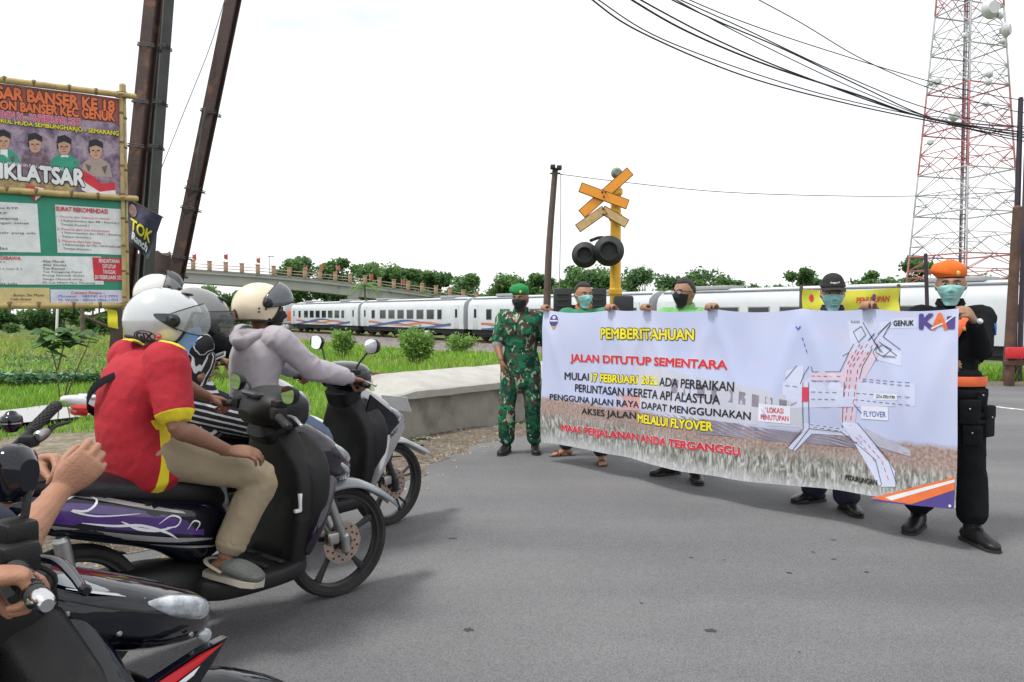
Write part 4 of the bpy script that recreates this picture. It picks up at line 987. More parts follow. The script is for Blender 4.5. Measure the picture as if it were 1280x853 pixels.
b = MB(); b.rbox((q[0], q[1], z + .35), (.18, .18, .35), .02); b.build('lower_band', M_BLK, pp, world=True); b = MB(); b.rbox((q[0], q[1], z + .98), (.18, .18, .28), .02); b.build('upper_band', M_WPOST, pp, world=True)
for px, py0, py1, Y, w, lab, mt in ((70, 386, 410, 70, .12, 'white slanting post in the left field behind the sapling', M_WPOST), (103, 386, 421, 58, .16, 'dark bare wooden post in the left field', M_BARK), (116, 384, 402, 90, .12, 'thin dark post farther back by the brick rubble', M_BARK), (124, 384, 403, 92, .12, 'thin dark post nearest the bamboo frame', M_BARK)):
    b = MB(); a = W(px, py1, Y); c = W(px + (2 if mt is M_WPOST else 0), py0 - 8, Y); z = float(ground_z(a[0], a[1])); b.tube([V(a[0], a[1], z - .05), c], [w, w * .9], n=8)
    tag(b.build('field_post', mt), lab, 'post')
q = G(85, 402, -1.2); rb = MB(); r = np.random.default_rng(3)
for k in range(60):
    c = q + V(r.normal() * 2.2, r.normal() * 1.2, 0); c[2] = ground_z(c[0], c[1]) + r.uniform(.1, .5); rb.rbox(c, r.uniform(.12, .4, 3), .03, rotz(r.uniform(0, 3)))
tag(rb.build('rubble_heap', mat('rubble', (0.33, 0.24, 0.18), .95, var=.3, scale=.6)), 'heap of broken masonry far off in the left field', 'rubble', kind='stuff')

# ---------------------------------------------------------------- low concrete culvert wall
M_WALL = mat('wall_concrete', (0.27, 0.255, 0.22), rough=0.92, var=0.16, scale=3.5, bump=0.5, bscale=55, dirt=((0.16, 0.155, 0.13), 2.2, 0.52))
M_COPE = mat('coping_concrete', (0.41, 0.40, 0.37), rough=0.92, var=0.12, scale=5, bump=0.7, bscale=90, dirt=((0.32, 0.31, 0.285), 4.0, 0.62))
wd_ = unit([*(WALL_B - WALL_A), 0]); wn_ = V(-wd_[1], wd_[0], 0); wn_ = wn_ if wn_[0] < 0 else -wn_       # away from the road
wl_ = float(np.linalg.norm(WALL_B - WALL_A)); wa = V(*WALL_A, 0)
cw = empty('concrete_wall', wa, 'low grey concrete culvert wall with sloped coping beside the road', 'wall')
m = MB(); m.grid(np.array([[wa + wd_ * s + wn_ * a + V(0, 0, b) for a, b in ((0.02 * math.sin(s * 3), -.3), (0.015 * math.sin(s * 2.1), .2), (0.0, .455), (.55, .455), (.55, -.5))] for s in np.concatenate([[0], np.linspace(.08, wl_, 24)])]), closed_u=True)
n0 = m.n; m.f += [tuple(range(5))[::-1], tuple(range(n0 - 5, n0))]; m.m += [0, 0]
m.build('wall_body', M_WALL, cw, world=True, smooth=30)
m = MB(); r = np.random.default_rng(4)
def cope(s, off=0.0):
    j = lambda: r.normal() * .0025
    return [wa + wd_ * s + wn_ * a + V(0, 0, b) for a, b in ((-.10 + j(), .45 + j()), (-.115 + j(), .53 + j()), (-.09 + j(), .555), (.18, .625 + j()), (.50, .70 + j()), (.66, .665 + j()), (.66, .45))]
rows = [[wa + wd_ * (-.04) + wn_ * a + V(0, 0, b) for a, b in ((-.06, .45), (-.075, .50), (-.05, .52), (.1, .53), (.25, .535), (.42, .52), (.42, .45))]]
rows += [cope(s) for s in np.concatenate([[.10], np.linspace(.3, wl_ + .1, 34)])]
lft = [[wa + wd_ * -.26 + wn_ * (a * .6 + .12) + V(0, 0, b) for a, b in ((-.06, .45), (-.075, .475), (-.05, .49), (.1, .50), (.25, .50), (.42, .49), (.42, .45))]]
m.grid(np.array(lft + rows), closed_u=True); n0 = m.n; m.f += [tuple(range(7))[::-1], tuple(range(n0 - 7, n0))]; m.m += [0, 0]
m.build('coping', M_COPE, cw, world=True, smooth=30)
# ---------------------------------------------------------------- lattice tower
M_TR = mat('tower_red', (0.40, 0.15, 0.16), .6); M_TW = mat('tower_white', (0.42, 0.42, 0.46), .6); M_DISH = mat('dish_white', (0.50, 0.51, 0.53), .5)
TY = 76.0; tc = W(1203, 392, TY); tcx, tcy = tc[0], tc[1]
tw = empty('lattice_tower', (tcx, tcy, -1.0), 'tall red and white lattice telecom tower with dishes at the right', 'telecom tower')
half = lambda z: np.interp(z, [-1, 4.3, 32.6, 62], [3.75, 3.55, 1.98, 1.0])
def thz(py): return W(1203, py, TY)[2]
lev = [-1.0, thz(356), thz(320), thz(268), thz(216), thz(165), thz(113), thz(65), thz(15), thz(-35), thz(-87), thz(-140)]
red = [1, 1, 1, 0, 0, 1, 1, 0, 0, 1, 1]
red = [True, True, False, False, True, True, False, False, True, True, False]
ca, sa = math.cos(.30), math.sin(.30)
def corner(i, z):
    h = half(z); x, y = [(-1, -1), (1, -1), (1, 1), (-1, 1)][i % 4]; x *= h; y *= h
    return V(tcx + x * ca - y * sa, tcy + x * sa + y * ca, z)
for j in range(len(lev) - 1):
    z0, z1 = lev[j], lev[j + 1]; mt = M_TR if red[j] else M_TW
    for i in range(4):
        b = MB(); b.tube([corner(i, z0), corner(i, z1)], [.09, .09], n=6); b.build('leg', mt, tw, world=True)
        b = MB(); zm = (z0 + z1) / 2; r_ = .048
        a0, a1, b0, b1 = corner(i, z0), corner(i, z1), corner(i + 1, z0), corner(i + 1, z1); am, bm_ = corner(i, zm), corner(i + 1, zm); c0, c1 = (a0 + b0) / 2, (a1 + b1) / 2; cm = (am + bm_) / 2
        for p, q in ((am, bm_), (c1, am), (c1, bm_), (c0, am), (c0, bm_), (a0, cm), (b0, cm), (lerp(a0, am, .5), lerp(a0, cm, .5)), (lerp(b0, bm_, .5), lerp(b0, cm, .5))):
            b.tube([p, q], [r_, r_], n=4, cap=None)
        b.build('brace', mt, tw, world=True)
        b = MB(); b.tube([a1, b1], [.08, .08], n=5, cap=None); b.build('ring_beam', mt, tw, world=True)
    b = MB(); q = V(tcx - .3, tcy - .2, 0)
    for dx, dy in ((-.25, 0), (.25, 0), (0, .3)): b.tube([q + V(dx, dy, z0), q + V(dx, dy, z1)], [.06, .06], n=5, cap=None)
    for z in np.arange(z0, z1, .45): b.tube([q + V(-.25, 0, z), q + V(.25, 0, z)], [.035, .035], n=4, cap=None)
    b.build('ladder', mat('tower_cable', (0.13, 0.09, 0.12), .7) if j % 2 == 0 or red[j] else mat('tower_cable2', (0.30, 0.27, 0.32), .7), tw, world=True)
for px, py, r_, dx in ((1237, 12, .95, 0), (1256, 38, .75, 1), (1253, 52, .3, 1), (1250, 20, .35, 1), (1165, 103, .3, -1), (1172, 102, .35, -1), (1192, 145, .55, 0), (1236, 93, .4, 1), (1235, 103, .35, 1), (1163, 178, .3, -1), (1232, 130, .3, 1), (1206, 45, .3, 0)):
    c = W(px, py, TY - 3.0); d = unit(V(dx * .8 + .15, -1, 0)); b = MB()
    b.tube([c + d * -.25, c + d * .0, c + d * .12], [r_ * .45, r_, r_ * .96], n=18, cap='round'); b.tube([c, V(c[0] - .1 * dx, tcy - half(c[2]) * .6, c[2])], [.06, .06], n=6); b.build('dish', M_DISH, tw, world=True)

# ---------------------------------------------------------------- level crossing signal
M_YEL = mat('signal_yellow', (0.72, 0.40, 0.015), rough=.45, var=.08, dirt=((0.45, 0.22, 0.02), 6, .62)); M_SORG = mat('sign_orange', (0.78, 0.30, 0.02), rough=.45, var=.05); M_SBRN = mat('sign_faded', (0.52, 0.36, 0.16), rough=.7, var=.2, scale=8)
M_SIGB = mat('signal_black', (0.018, 0.019, 0.021), rough=.55); M_EDGE = mat('sign_edge', (0.20, 0.07, 0.02), .6); M_BOLT = mat('bolt', (0.07, 0.06, 0.05), .5, .6)
SY = 14.0; sx = W(769, 392, SY)[0]; sg = empty('crossing_signal', (sx, SY, 0.0), 'yellow level crossing post with orange crossed boards and two black lamps', 'crossing signal')
b = MB(); b.tube([V(sx, SY, 0), V(sx, SY, W(0, 231, SY)[2])], [.105, .095], n=18); b.build('post', M_YEL, sg, world=True)
b = MB(); b.tube([V(sx, SY, 0), V(sx, SY, .25)], [.2, .2], n=18); b.build('base_collar', M_YEL, sg, world=True)
def clampring(z):
    b = MB(); b.tube([V(sx, SY, z - .04), V(sx, SY, z + .04)], [.125, .125], n=18); b.build('clamp', M_YEL, sg, world=True)
for py in (240, 272, 365): clampring(W(0, py, SY)[2])
def board(p0, p1, w, Y, m_, name='crossed_board', th=.02):
    a, c = W(*p0, Y), W(*p1, Y); d = unit(c - a); n_ = V(0, 0, 0) + np.cross(d, V(0, -1, 0)); h = w / 2
    b = MB(); b.prism([a + n_ * h, c + n_ * h, c - n_ * h, a - n_ * h], V(0, th, 0)); o = b.build(name, M_EDGE, sg, world=True, smooth=0)
    b = MB(); e = .016; f = V(0, -.004, 0); b.prism([a + n_ * (h - e) + d * e + f, c + n_ * (h - e) - d * e + f, c - n_ * (h - e) - d * e + f, a - n_ * (h - e) + d * e + f], V(0, .003, 0)); b.build('board_face', m_, o, world=True, smooth=0)
    return d, n_
board((725, 234), (785, 256), .185, SY - .24, M_SORG); board((727, 268), (788, 214), .185, SY - .20, M_SORG)
board((722, 286), (756, 262), .17, SY - .24, M_SBRN, 'faded_board'); board((753, 262), (784, 280), .17, SY - .21, M_SBRN, 'faded_board')
for px, py in ((753, 240), (757, 240), (755, 246), (754, 261), (754, 268)):
    b = MB(); c = W(px, py, SY - .27); b.tube([c, c + V(0, .02, 0)], [.018, .018], n=8); b.build('bolt', M_BOLT, sg, world=True)
for py in (243, 265):
    b = MB(); b.rbox((W(761, py, SY)[0], SY - .14, W(0, py, SY)[2]), (.16, .03, .03), .008); b.build('bracket', M_YEL, sg, world=True)
# bell at the top
bc = W(771, 217, SY - .05); b = MB(); b.tube([bc + V(0, .05, 0), bc, bc + V(-.01, -.05, .0), bc + V(-.01, -.09, 0)], [.04, .10, .10, .085], n=20, sub=2); bl = b.build('bell', mat('bell_green', (0.16, 0.20, 0.17), .5), sg, world=True)
b = MB(); b.ell(bc + V(-.01, -.10, 0), V(.035, .02, .035)); b.build('bell_hub', M_WPOST, bl, world=True)
b = MB(); b.tube([V(sx + .02, SY, W(0, 235, SY)[2]), V(sx + .02, SY, W(0, 216, SY)[2])], [.05, .045], n=12); b.build('bell_stem', mat('stem_brown', (0.16, 0.07, 0.04), .6), sg, world=True)
# two lamp heads with hoods
for px, py, r_, Y in ((731, 319, .235, SY - .30), (761, 314, .272, SY - .42)):
    c = W(px, py, Y); d = unit(V(-.12, -1, -.03)); b = MB(); b.tube([c - d * -.0 + d * .0, c + d * .03], [r_, r_], n=36, cap='round'); b.tube([c + d * -.22, c + d * -.02], [r_ * .5, r_ * .62], n=24)
    L = b.build('lamp_head', M_SIGB, sg, world=True)
    b = MB(); q = c + d * .045; b.ell(q, V(r_ * .46, .03, r_ * .46), nu=24); b.build('lens', mat('lamp_lens', (0.05, 0.010, 0.010), .15, spec=.8), L, world=True)
    F = frame(d); hd = np.array([[c + d * (0.03 + .26 * t * (1 if k else 1)) + F @ V(math.cos(a) * r_ * .52, 0, math.sin(a) * r_ * .52) for a in np.linspace(-.35, PI + .35, 22)] for k, t in enumerate((0, .35, .7, 1.0))])
    hd2 = hd + (hd - (c + d * .15)) * -.03
    b = MB(); b.grid(hd); b.grid(hd2, flip=True); b.build('hood', M_SIGB, L, world=True, fix=False)
b = MB(); b.tube([W(738, 301, SY - .1), W(752, 297, SY - .08), W(769, 303, SY)], [.03] * 3, n=8, sub=3); b.build('conduit', M_SIGB, sg, world=True)
b = MB(); b.tube([W(731, 320, SY - .12), V(sx, SY, W(0, 318, SY)[2])], [.035, .035], n=8); b.build('arm', M_SIGB, sg, world=True)
# the two black cabinets on a cross bar behind the banner
cb = empty('signal_cabinet', (W(703, 392, 13.2)[0], 13.2, 0), 'black box cabinets on a low frame left and right of the teal masked man', 'signal cabinet')
for px, w_ in ((703, 22), (747, 20)):
    a = W(px, 392, 13.2); top = W(px, 361, 13.2)[2]; hw = w_ / 2 * 13.2 / FPX; b = MB(); b.rbox((a[0], 13.2, top - .22), (hw, .12, .22), .015); o = b.build('cabinet_box', M_SIGB, cb, world=True)
    for dz in (.1, .2, .3): q = MB(); q.rbox((a[0], 13.07, top - dz), (hw * .7, .012, .012), .004); q.build('door_rib', M_SIGB, o, world=True)
    b = MB(); b.rbox((a[0], 13.2, (top - .44) / 2 - .01), (.05, .05, (top - .44) / 2), .01); b.build('stand', M_SIGB, cb, world=True)
b = MB(); b.rbox(((W(703, 392, 13.2)[0] + W(790, 392, 13.2)[0]) / 2, 13.35, 1.50), (.62, .04, .05), .01); b.build('cross_bar', M_SIGB, cb, world=True)
b = MB(); c = W(779, 378, 13.35); b.rbox((c[0], 13.35, 1.55), (.17, .12, .16), .04); b.build('motor_box', M_SIGB, cb, world=True)

# ---------------------------------------------------------------- poles
M_STEEL = mat('steel_rusty', (0.050, 0.028, 0.024), rough=.75, var=.3, scale=3, bump=.4, bscale=30, dirt=((0.13, 0.06, 0.035), 5, .58)); M_STEELG = mat('steel_greyed', (0.06, 0.062, 0.06), rough=.7, var=.25, scale=4)
M_WOODP = mat('pole_wood', (0.10, 0.07, 0.06), .85, var=.2, scale=6); M_WIRE = mat('wire_black', (0.015, 0.015, 0.018), .6)
def hbeam(mb, a, c, w, t, face=V(0, -1, 0)):
    """railway-rail like post: two flanges joined by a web"""
    d = unit(c - a); f = unit(face - d * np.dot(face, d)); s_ = np.cross(d, f)
    prof = [(-w, -w), (w, -w), (w, -w + t), (t * .5, -w + t), (t * .5, w - t), (w * .7, w - t), (w * .7, w), (-w * .7, w), (-w * .7, w - t), (-t * .5, w - t), (-t * .5, -w + t), (-w, -w + t)]
    mb.prism([a + s_ * x - f * y for x, y in prof], c - a)
def pole_thing(name, label, cat, group=None): return name
PY = 9.6
def at_px(px, py, Y): return W(px, py, Y)
# pair of leaning steel posts left of the helmets
for nm, p0, p1, w, Y, lab, mt, rot in (('steel_post', (146, 470), (199, -60), .078, 9.0, 'front rusty leaning steel rail post behind the event board', M_STEEL, V(-.25, -1, 0)),
                                 ('steel_post', (172, 470), (211, -60), .070, 9.35, 'rear dark grey leaning steel post touching the rusty one', M_STEELG, V(.9, -.4, 0)),
                                 ('steel_post', (196, 470), (305, -60), .078, 9.9, 'single rusty steel post leaning right behind the white helmet', M_STEEL, V(-.2, -1, 0))):
    a, c = W(*p0, Y), W(*p1, Y); g0 = float(ground_z(a[0], a[1])); a = a + (a - c) * ((a[2] - g0 + .1) / (c[2] - a[2]))
    t = empty(nm, a, lab, 'steel post', 'leaning steel rail posts'); b = MB(); hbeam(b, a, c, w, .022, rot); b.build('rail_section', mt, t, world=True, smooth=0)
    d = unit(c - a)
    for py in ((185, 130, 60) if nm and p0[0] < 190 else (142, 238, 262, 322, 345)):
        f = (W(0, py, Y)[2] - a[2]) / (c[2] - a[2]); q = a + (c - a) * f
        for j in range(3):
            b = MB(); k = w * 1.25; s_ = unit(np.cross(d, V(0, -1, 0))); ff = np.cross(s_, d)
            cc = [q + d * (.02 * j - .01) + s_ * x * k + ff * y * k + d * .01 * math.sin(x * 3 + j) for x, y in ((-1, -1), (1, -1), (1, 1), (-1, 1), (-1, -1))]
            b.tube(cc, [.005] * 5, n=5); b.build('wire_tie', M_WIRE, t, world=True)
    if p0[0] == 196:
        b = MB(); b.tube([W(257, 135, Y - .15), W(250, 180, Y - .15), W(243, 238, Y - .14)], [.014, .016, .014], n=6, sub=2); b.build('tied_rod', M_STEELG, t, world=True)
        for seed_ in range(5):
            r = np.random.default_rng(seed_); py = 232 + seed_ * 9; q = W(243 - seed_ * 1.5, py, Y - .14); b = MB()
            pts = [q + V(math.cos(a_) * r.uniform(.04, .11), -.02 * r.random(), math.sin(a_) * r.uniform(.05, .12)) for a_ in np.linspace(r.uniform(0, 3), r.uniform(5, 9), 9)]; b.tube(pts, [.004] * 9, n=4, sub=3, cap=None); b.build('wire_tangle', M_WIRE, t, world=True)
# cut-off stumps with flared tops
for px, top, w, lab in ((179, 320, .17, 'squat rusty steel stump, left of the pair behind the helmets'), (205, 318, .15, 'squat rusty steel stump leaning on the single post')):
    Y = 10.3; b = MB(); p = W(px, 345, Y); tz = W(px, top, Y)[2]; g0 = float(ground_z(p[0], p[1]))
    r = np.random.default_rng(px); n = 14; rows = []
    for z, s_ in ((g0 - .05, 1.25), (g0 + .8, 1.2), (tz - .7, 1.1), (tz - .25, .95), (tz - .05, .72), (tz + .01, .62)):
        rows.append([V(p[0] + math.cos(a) * w * s_ * (1 + .12 * math.sin(3 * a + px)), p[1] + math.sin(a) * w * .8 * s_, z + (.04 * math.sin(2 * a) if z > tz - .1 else 0)) for a in np.arange(n) * 2 * PI / n])
    b.grid(np.array(rows), closed_u=True); b.f.append(tuple(range(b.n - n, b.n))); b.m.append(0); tag(b.build('steel_stump', M_STEEL, smooth=50), lab, 'stump')
# thin wooden pole with camera box near the signal
def wood_pole(pts, r0, r1, label, m_=M_WOODP, name='utility_pole', extra=None, cat='pole', group=None):
    pts = [np.array(p) for p in pts]; t = empty(name, pts[0], label, cat, group); b = MB(); b.tube(pts, list(np.linspace(r0, r1, len(pts))), n=12, sub=3); b.build('shaft', m_, t, world=True); return t
t = wood_pole([G(680, 560 - 70, -.0) * 0 + V(*W(681, 392, 16)[:2], -.3), W(684, 372, 16), W(687, 300, 16), W(694, 212, 16)], .085, .06, 'thin leaning wooden pole with small camera boxes, left of the signal')
for px, py in ((691, 209), (699, 210)):
    b = MB(); b.rbox(W(px, py, 15.9), (.05, .09, .04), .01); b.build('camera_box', M_SIGB, t, world=True)
b = MB(); b.tube([W(688, 217, 16), W(700, 217, 16)], [.02, .02], n=6); b.build('cross_arm', M_SIGB, t, world=True)
b = MB(); b.tube([W(701, 218, 16), W(701, 260, 16.02), W(700, 320, 16), W(699, 372, 16)], [.009] * 4, n=5, sub=3); b.build('hanging_cable', mat('cable_grey', (0.25, .25, .25), .7), t, world=True)
def pole2(p0, p1, Y, r0, r1, lab, m_, zb=None):
    a, c = W(*p0, Y), W(*p1, Y); zb = float(ground_z(a[0], a[1])) if zb is None else zb; a = a + (a - c) * ((a[2] - zb + .05) / (c[2] - a[2])); return wood_pole([a, (a + c) / 2, c], r0, r1, lab, m_, group='poles at the right edge of the road')
M_RUSTP = mat('pole_rust', (0.10, 0.055, 0.035), .85, var=.4, scale=5, dirt=((0.07, 0.045, 0.04), 3, .5))
RY = 15.6
tp = pole2((1266, 440), (1276, 123), RY, .075, .045, 'tall dark thin pole leaning right with wires, farthest left of the trio', mat('pole_dark', (0.035, 0.025, 0.04), .7))
pole2((1262, 440), (1272, 260), RY - .35, .105, .085, 'thick rust streaked pole standing in front of the dark pole', M_RUSTP)
pole2((1275, 440), (1284, 150), RY - .1, .05, .04, 'slim purple grey pole at the very right edge', mat('pole_purple', (0.06, 0.045, 0.065), .7))
pole2((1160, 420), (1157, 318), 15.2, .04, .035, 'short dark rod standing behind the teal masked officer', mat('pole_dark', (0.035, 0.025, 0.04), .7))
# red crossing barrier
br = empty('crossing_barrier', W(1270, 449, 14.6) * V(1, 1, 0), 'red crossing barrier beam with rusty underframe at the right edge', 'barrier')
a, c = W(1252, 440, 14.7), W(1345, 443, 14.3); b = MB(); b.rbox((a + c) / 2, (float(np.linalg.norm(c - a)) / 2, .05, .11), .015); b.build('beam', mat('barrier_red', (0.55, 0.02, 0.025), .45), br, world=True)
b = MB(); b.rbox((a + c) / 2 + V(0, .05, -.19), (float(np.linalg.norm(c - a)) / 2, .06, .05), .01); b.build('under_beam', M_RUSTP, br, world=True)
for px in (1262, 1300, 1335):
    q = W(px, 450, 14.6); b = MB(); b.rbox((q[0], q[1], .27), (.07, .07, .29), .01); b.build('support', M_RUSTP, br, world=True)
b = MB(); q = W(1282, 441, 14.48); b.rbox(q, (.03, .02, .08), .005); b.build('reflector', M_WPOST, br, world=True)

# ---------------------------------------------------------------- overhead wires
def wire(name, pts, r, label, group=None, m_=M_WIRE, sub=8):
    b = MB(); b.tube(np.array(pts), [r] * len(pts), n=5, sub=sub, cap=None); return tag(b.build(name, m_), label, 'cable', group)
WR = [([(735, -4, 11), (800, 40, 11.6), (930, 95, 12.8), (1060, 130, 14), (1180, 155, 15), (1275, 172, 15.6)], .013),
      ([(742, -4, 11), (830, 50, 11.9), (980, 104, 13.2), (1100, 135, 14.4), (1275, 170, 15.6)], .010),
      ([(780, -6, 11), (860, 40, 12), (960, 82, 13), (1070, 118, 14), (1160, 148, 14.8), (1275, 165, 15.6)], .016),
      ([(790, -6, 11), (900, 52, 12.3), (1010, 98, 13.4), (1150, 146, 14.8), (1275, 168, 15.6)], .013),
      ([(828, -6, 11), (900, 28, 12), (980, 62, 13), (1080, 110, 14), (1165, 148, 14.9), (1275, 176, 15.6)], .012),
      ([(838, -6, 11), (930, 36, 12.2), (1040, 88, 13.6), (1160, 136, 14.8), (1275, 160, 15.6)], .010),
      ([(848, -6, 11), (930, 28, 12.2), (1030, 62, 13.4), (1170, 104, 14.6), (1275, 125, 15.6)], .009),
      ([(938, -6, 12), (1000, 28, 12.8), (1070, 70, 13.6), (1130, 98, 14.4), (1180, 116, 15.2), (1272, 140, 15.6)], .009),
      ([(838, -4, 11.4), (960, 60, 12.6), (1080, 116, 14), (1175, 150, 15), (1275, 158, 15.6)], .009)]
for k, (pts, r_) in enumerate(WR):
    ext = [W(pts[0][0] - (pts[1][0] - pts[0][0]), pts[0][1] - (pts[1][1] - pts[0][1]) * 1.15, pts[0][2] - (pts[1][2] - pts[0][2]))]
    far_ = W(1330, pts[-1][1] + 2, 15.8)
    wire('overhead_cable', ext + [W(*p) for p in pts] + [far_], r_, 'black overhead cable, ' + ('first second third fourth fifth sixth seventh eighth ninth'.split()[sorted(range(9), key=lambda i: WR[i][0][0][0] + i * .01).index(k)]) + ' from the left where the bundle leaves the top edge', 'bundle of overhead cables')
wire('service_wire', [W(700, 218, 16), W(780, 228, 15.7), (W(900, 240, 15.4)), W(1040, 245, 15.2), W(1155, 245, 15.2), W(1268, 240, 15.5)], .009, 'thin level wire strung across the sky past the crossed boards', m_=mat('wire_grey', (.12, .12, .13), .6))
wire('guy_wire', [W(284, -10, 9.9), W(262, 60, 9.8), W(228, 145, 9.6), W(196, 225, 9.4)], .005, 'thin pale guy wire slanting between the two steel posts', m_=mat('wire_grey', (.12, .12, .13), .6))

b = MB(); b.tube([G(1180, 505, .012), G(1236, 508, .015), G(1262, 511, .012), G(1300, 514, .012), G(1360, 513, .012)], [.012] * 5, n=6, sub=4); tag(b.build('rope', mat('rope_white', (.60, .60, .60), .8, var=.5, scale=9)), 'pale rope lying on the asphalt right of the officer', 'rope')

# ---------------------------------------------------------------- yellow banner far right
M_YB = mat('banner_yellow', (0.62, 0.60, 0.05), .7, var=.1, scale=4)
YBY = 12.4
yb = empty('yellow_banner', W(1063, 376, YBY), 'yellow cloth banner hanging behind the man in the black cap', 'banner')
a, c = W(1003, 362, YBY), W(1124, 360, YBY + .3); hgt_ = .48
def ybp(u, v): p = lerp(a, c, u) + V(0, 0, -v * hgt_ - .03 * math.sin(u * PI)); p[1] += .03 * math.sin(u * 17) * (.3 + v) + .02 * math.sin(v * 6 + u * 5); return p
MB().grid(np.array([[ybp(u, v) for u in np.linspace(0, 1, 40)] for v in np.linspace(0, 1, 8)])).build('cloth', M_YB, yb, world=True, fix=False, smooth=180)
def on_yb(txt, box, m_, bold=.02):
    v, f = text_box(txt, box, bold); b = MB(); b.add([ybp(x, 1 - y) + V(0, -.008, 0) for x, y in v], f); b.build('lettering', m_, yb, world=True, fix=False, smooth=0)
M_PRR = mat('print_red', (0.60, 0.03, 0.05), .6); M_PRK = mat('print_black', (0.012, 0.012, 0.016), .6); M_PRY = mat('print_yellow', (0.80, 0.70, 0.03), .6); M_PRW = mat('print_white', (0.72, 0.74, 0.76), .6)
M_PRO = mat('print_orange', (0.75, 0.17, 0.05), .6); M_PRP = mat('print_purple', (0.075, 0.055, 0.24), .6); M_PRB = mat('print_blue', (0.05, 0.12, 0.42), .6); M_PRG = mat('print_green', (0.03, 0.30, 0.20), .6)
on_yb('BAGI', (.10, .10, .26, .28), M_PRK); on_yb('PENUTUPAN', (.55, .55, .90, .75), M_PRR); on_yb('JALAN', (.62, .2, .80, .36), M_PRK)
b = MB()
for u, mm in ((.73, M_PRP), (.10, M_PRR)):
    b = MB(); b.add([ybp(u + .022 * math.cos(t), .28 + .13 * math.sin(t)) + V(0, -.008, 0) for t in np.arange(16) * 2 * PI / 16], [tuple(range(16))]); b.build('round_emblem', mm, yb, world=True, fix=False, smooth=0)
for u in (0, 1):
    e = ybp(u, .0); b = MB(); b.tube([V(e[0], e[1] + .05, -.3), e + V(0, .05, .05)], [.03, .03], n=8); b.build('support_stick', M_WOODP, yb, world=True)
# ---------------------------------------------------------------- bamboo framed event board
M_BAM = mat('bamboo', (0.42, 0.31, 0.13), .5, var=.25, scale=7, dirt=((0.20, 0.15, 0.06), 9, .62)); M_BAMN = mat('bamboo_node', (0.16, 0.11, 0.05), .7)
EA, EB = W(0, 392, 7.43), W(160, 392, 8.0); ed_ = EB - EA; EL = float(np.linalg.norm(ed_[:2])); ed_ = V(*(ed_[:2] / EL), 0); en_ = V(ed_[1], -ed_[0], 0); en_ = en_ if en_[1] < 0 else -en_
def e_px(px, py):
    k = (px - 640) / FPX; s = (EA[0] - k * EA[1]) / (k * ed_[1] - ed_[0]); P = EA + ed_ * s; return np.array([s, W(px, py, P[1])[2]])
def ept(s, z, off=0.0): w = .006 * math.sin(s * 5 + z * 3) + .004 * math.sin(s * 11 - z * 7); return V(*(EA + ed_ * s + en_ * (off + w))[:2], z)
eb = empty('event_board', V(*(EB + ed_ * -.03)[:2], -.4), 'bamboo framed board with red event poster above a green and white one at far left', 'notice board')
SL, SR = -1.35, EL
zt = lambda s: 3.665; zm, zb_ = 2.61, 1.49
def eposter(name, z0, z1, m_): MB().grid(np.array([[ept(s, z) for s in np.linspace(SL, SR, 40)] for z in np.linspace(z1, z0, 16)])).build(name, m_, eb, world=True, fix=False, smooth=180)
eposter('upper_poster', zm, 3.63, gmat('poster_purple', [(.30, (.07, .05, .10)), (.45, (.24, .18, .26)), (.58, (.42, .33, .40)), (.72, (.20, .12, .14))], 9, rough=.5, bump=0)); eposter('lower_poster', zb_, zm, mat('poster_green', (.02, .25, .16), .5, var=.05))
def eq(pts, m_, off=.004, name='print'):
    mb = MB(); v = [e_px(*p) for p in pts]
    if len(v) == 4: mb.grid(np.array([[ept(*lerp(lerp(v[0], v[1], t), lerp(v[3], v[2], t), q), off) for t in np.linspace(0, 1, 14)] for q in (0, .5, 1)]))
    else: mb.add([ept(*p, off) for p in v], [tuple(range(len(v)))])
    return mb.build(name, m_, eb, world=True, fix=False, smooth=0)
def et(txt, x0, t0, q0, x1, t1, q1, m_, bold=.02, out=None, off=.012):
    A, B, C, D = (e_px(*p) for p in ((x0, q0), (x1, q1), (x1, t1), (x0, t0))); v, f = text_box(txt, (0, 0, 1, 1)); base, _ = text2d(txt); W_, H_ = np.ptp(base, axis=0)
    for mt, rad, o_, nn in ((out, bold + .05, off - .003, 6), (m_, bold, off, 4 if bold else 1)):
        if mt is None: continue
        mb = MB()
        for k in range(nn):
            a_ = 6.283 * k / nn; du, dv = rad * math.cos(a_) / W_, rad * math.sin(a_) / H_; mb.add([ept(*lerp(lerp(A, B, u + du), lerp(D, C, u + du), w + dv), o_ + .0003 * k) for u, w in v], f)
        mb.build('lettering', mt, eb, world=True, fix=False, smooth=0)
M_PINK = mat('print_pink', (.62, .06, .18), .6); M_SKINP = mat('print_skin', (.50, .30, .22), .6); M_CREAM = mat('print_cream', (.62, .50, .24), .6)
eq([(-120, 92), (158, 124), (158, 154), (-120, 132)], mat('poster_red', (.30, .07, .06), .5, var=.3, scale=5), .003)
et('DIKLATSAR BANSER KE 18', -62, 99, 115, 148, 127, 140, M_PRO, .05, M_PRK); et('SATKORYON BANSER KEC GENUK', -54, 120, 130, 148, 140, 152, M_PRO, .05, M_PRK)
et('SABTU - SENIN 26 - 28 FEBRUARI 2022', -32, 135, 143, 106, 149.5, 158, M_PINK, .04, M_PRW); et('PONPES NURUL HUDA SEMBUNGHARJO - SEMARANG', -38, 144, 150, 153, 165, 172, M_PRY, .03, M_PRK)
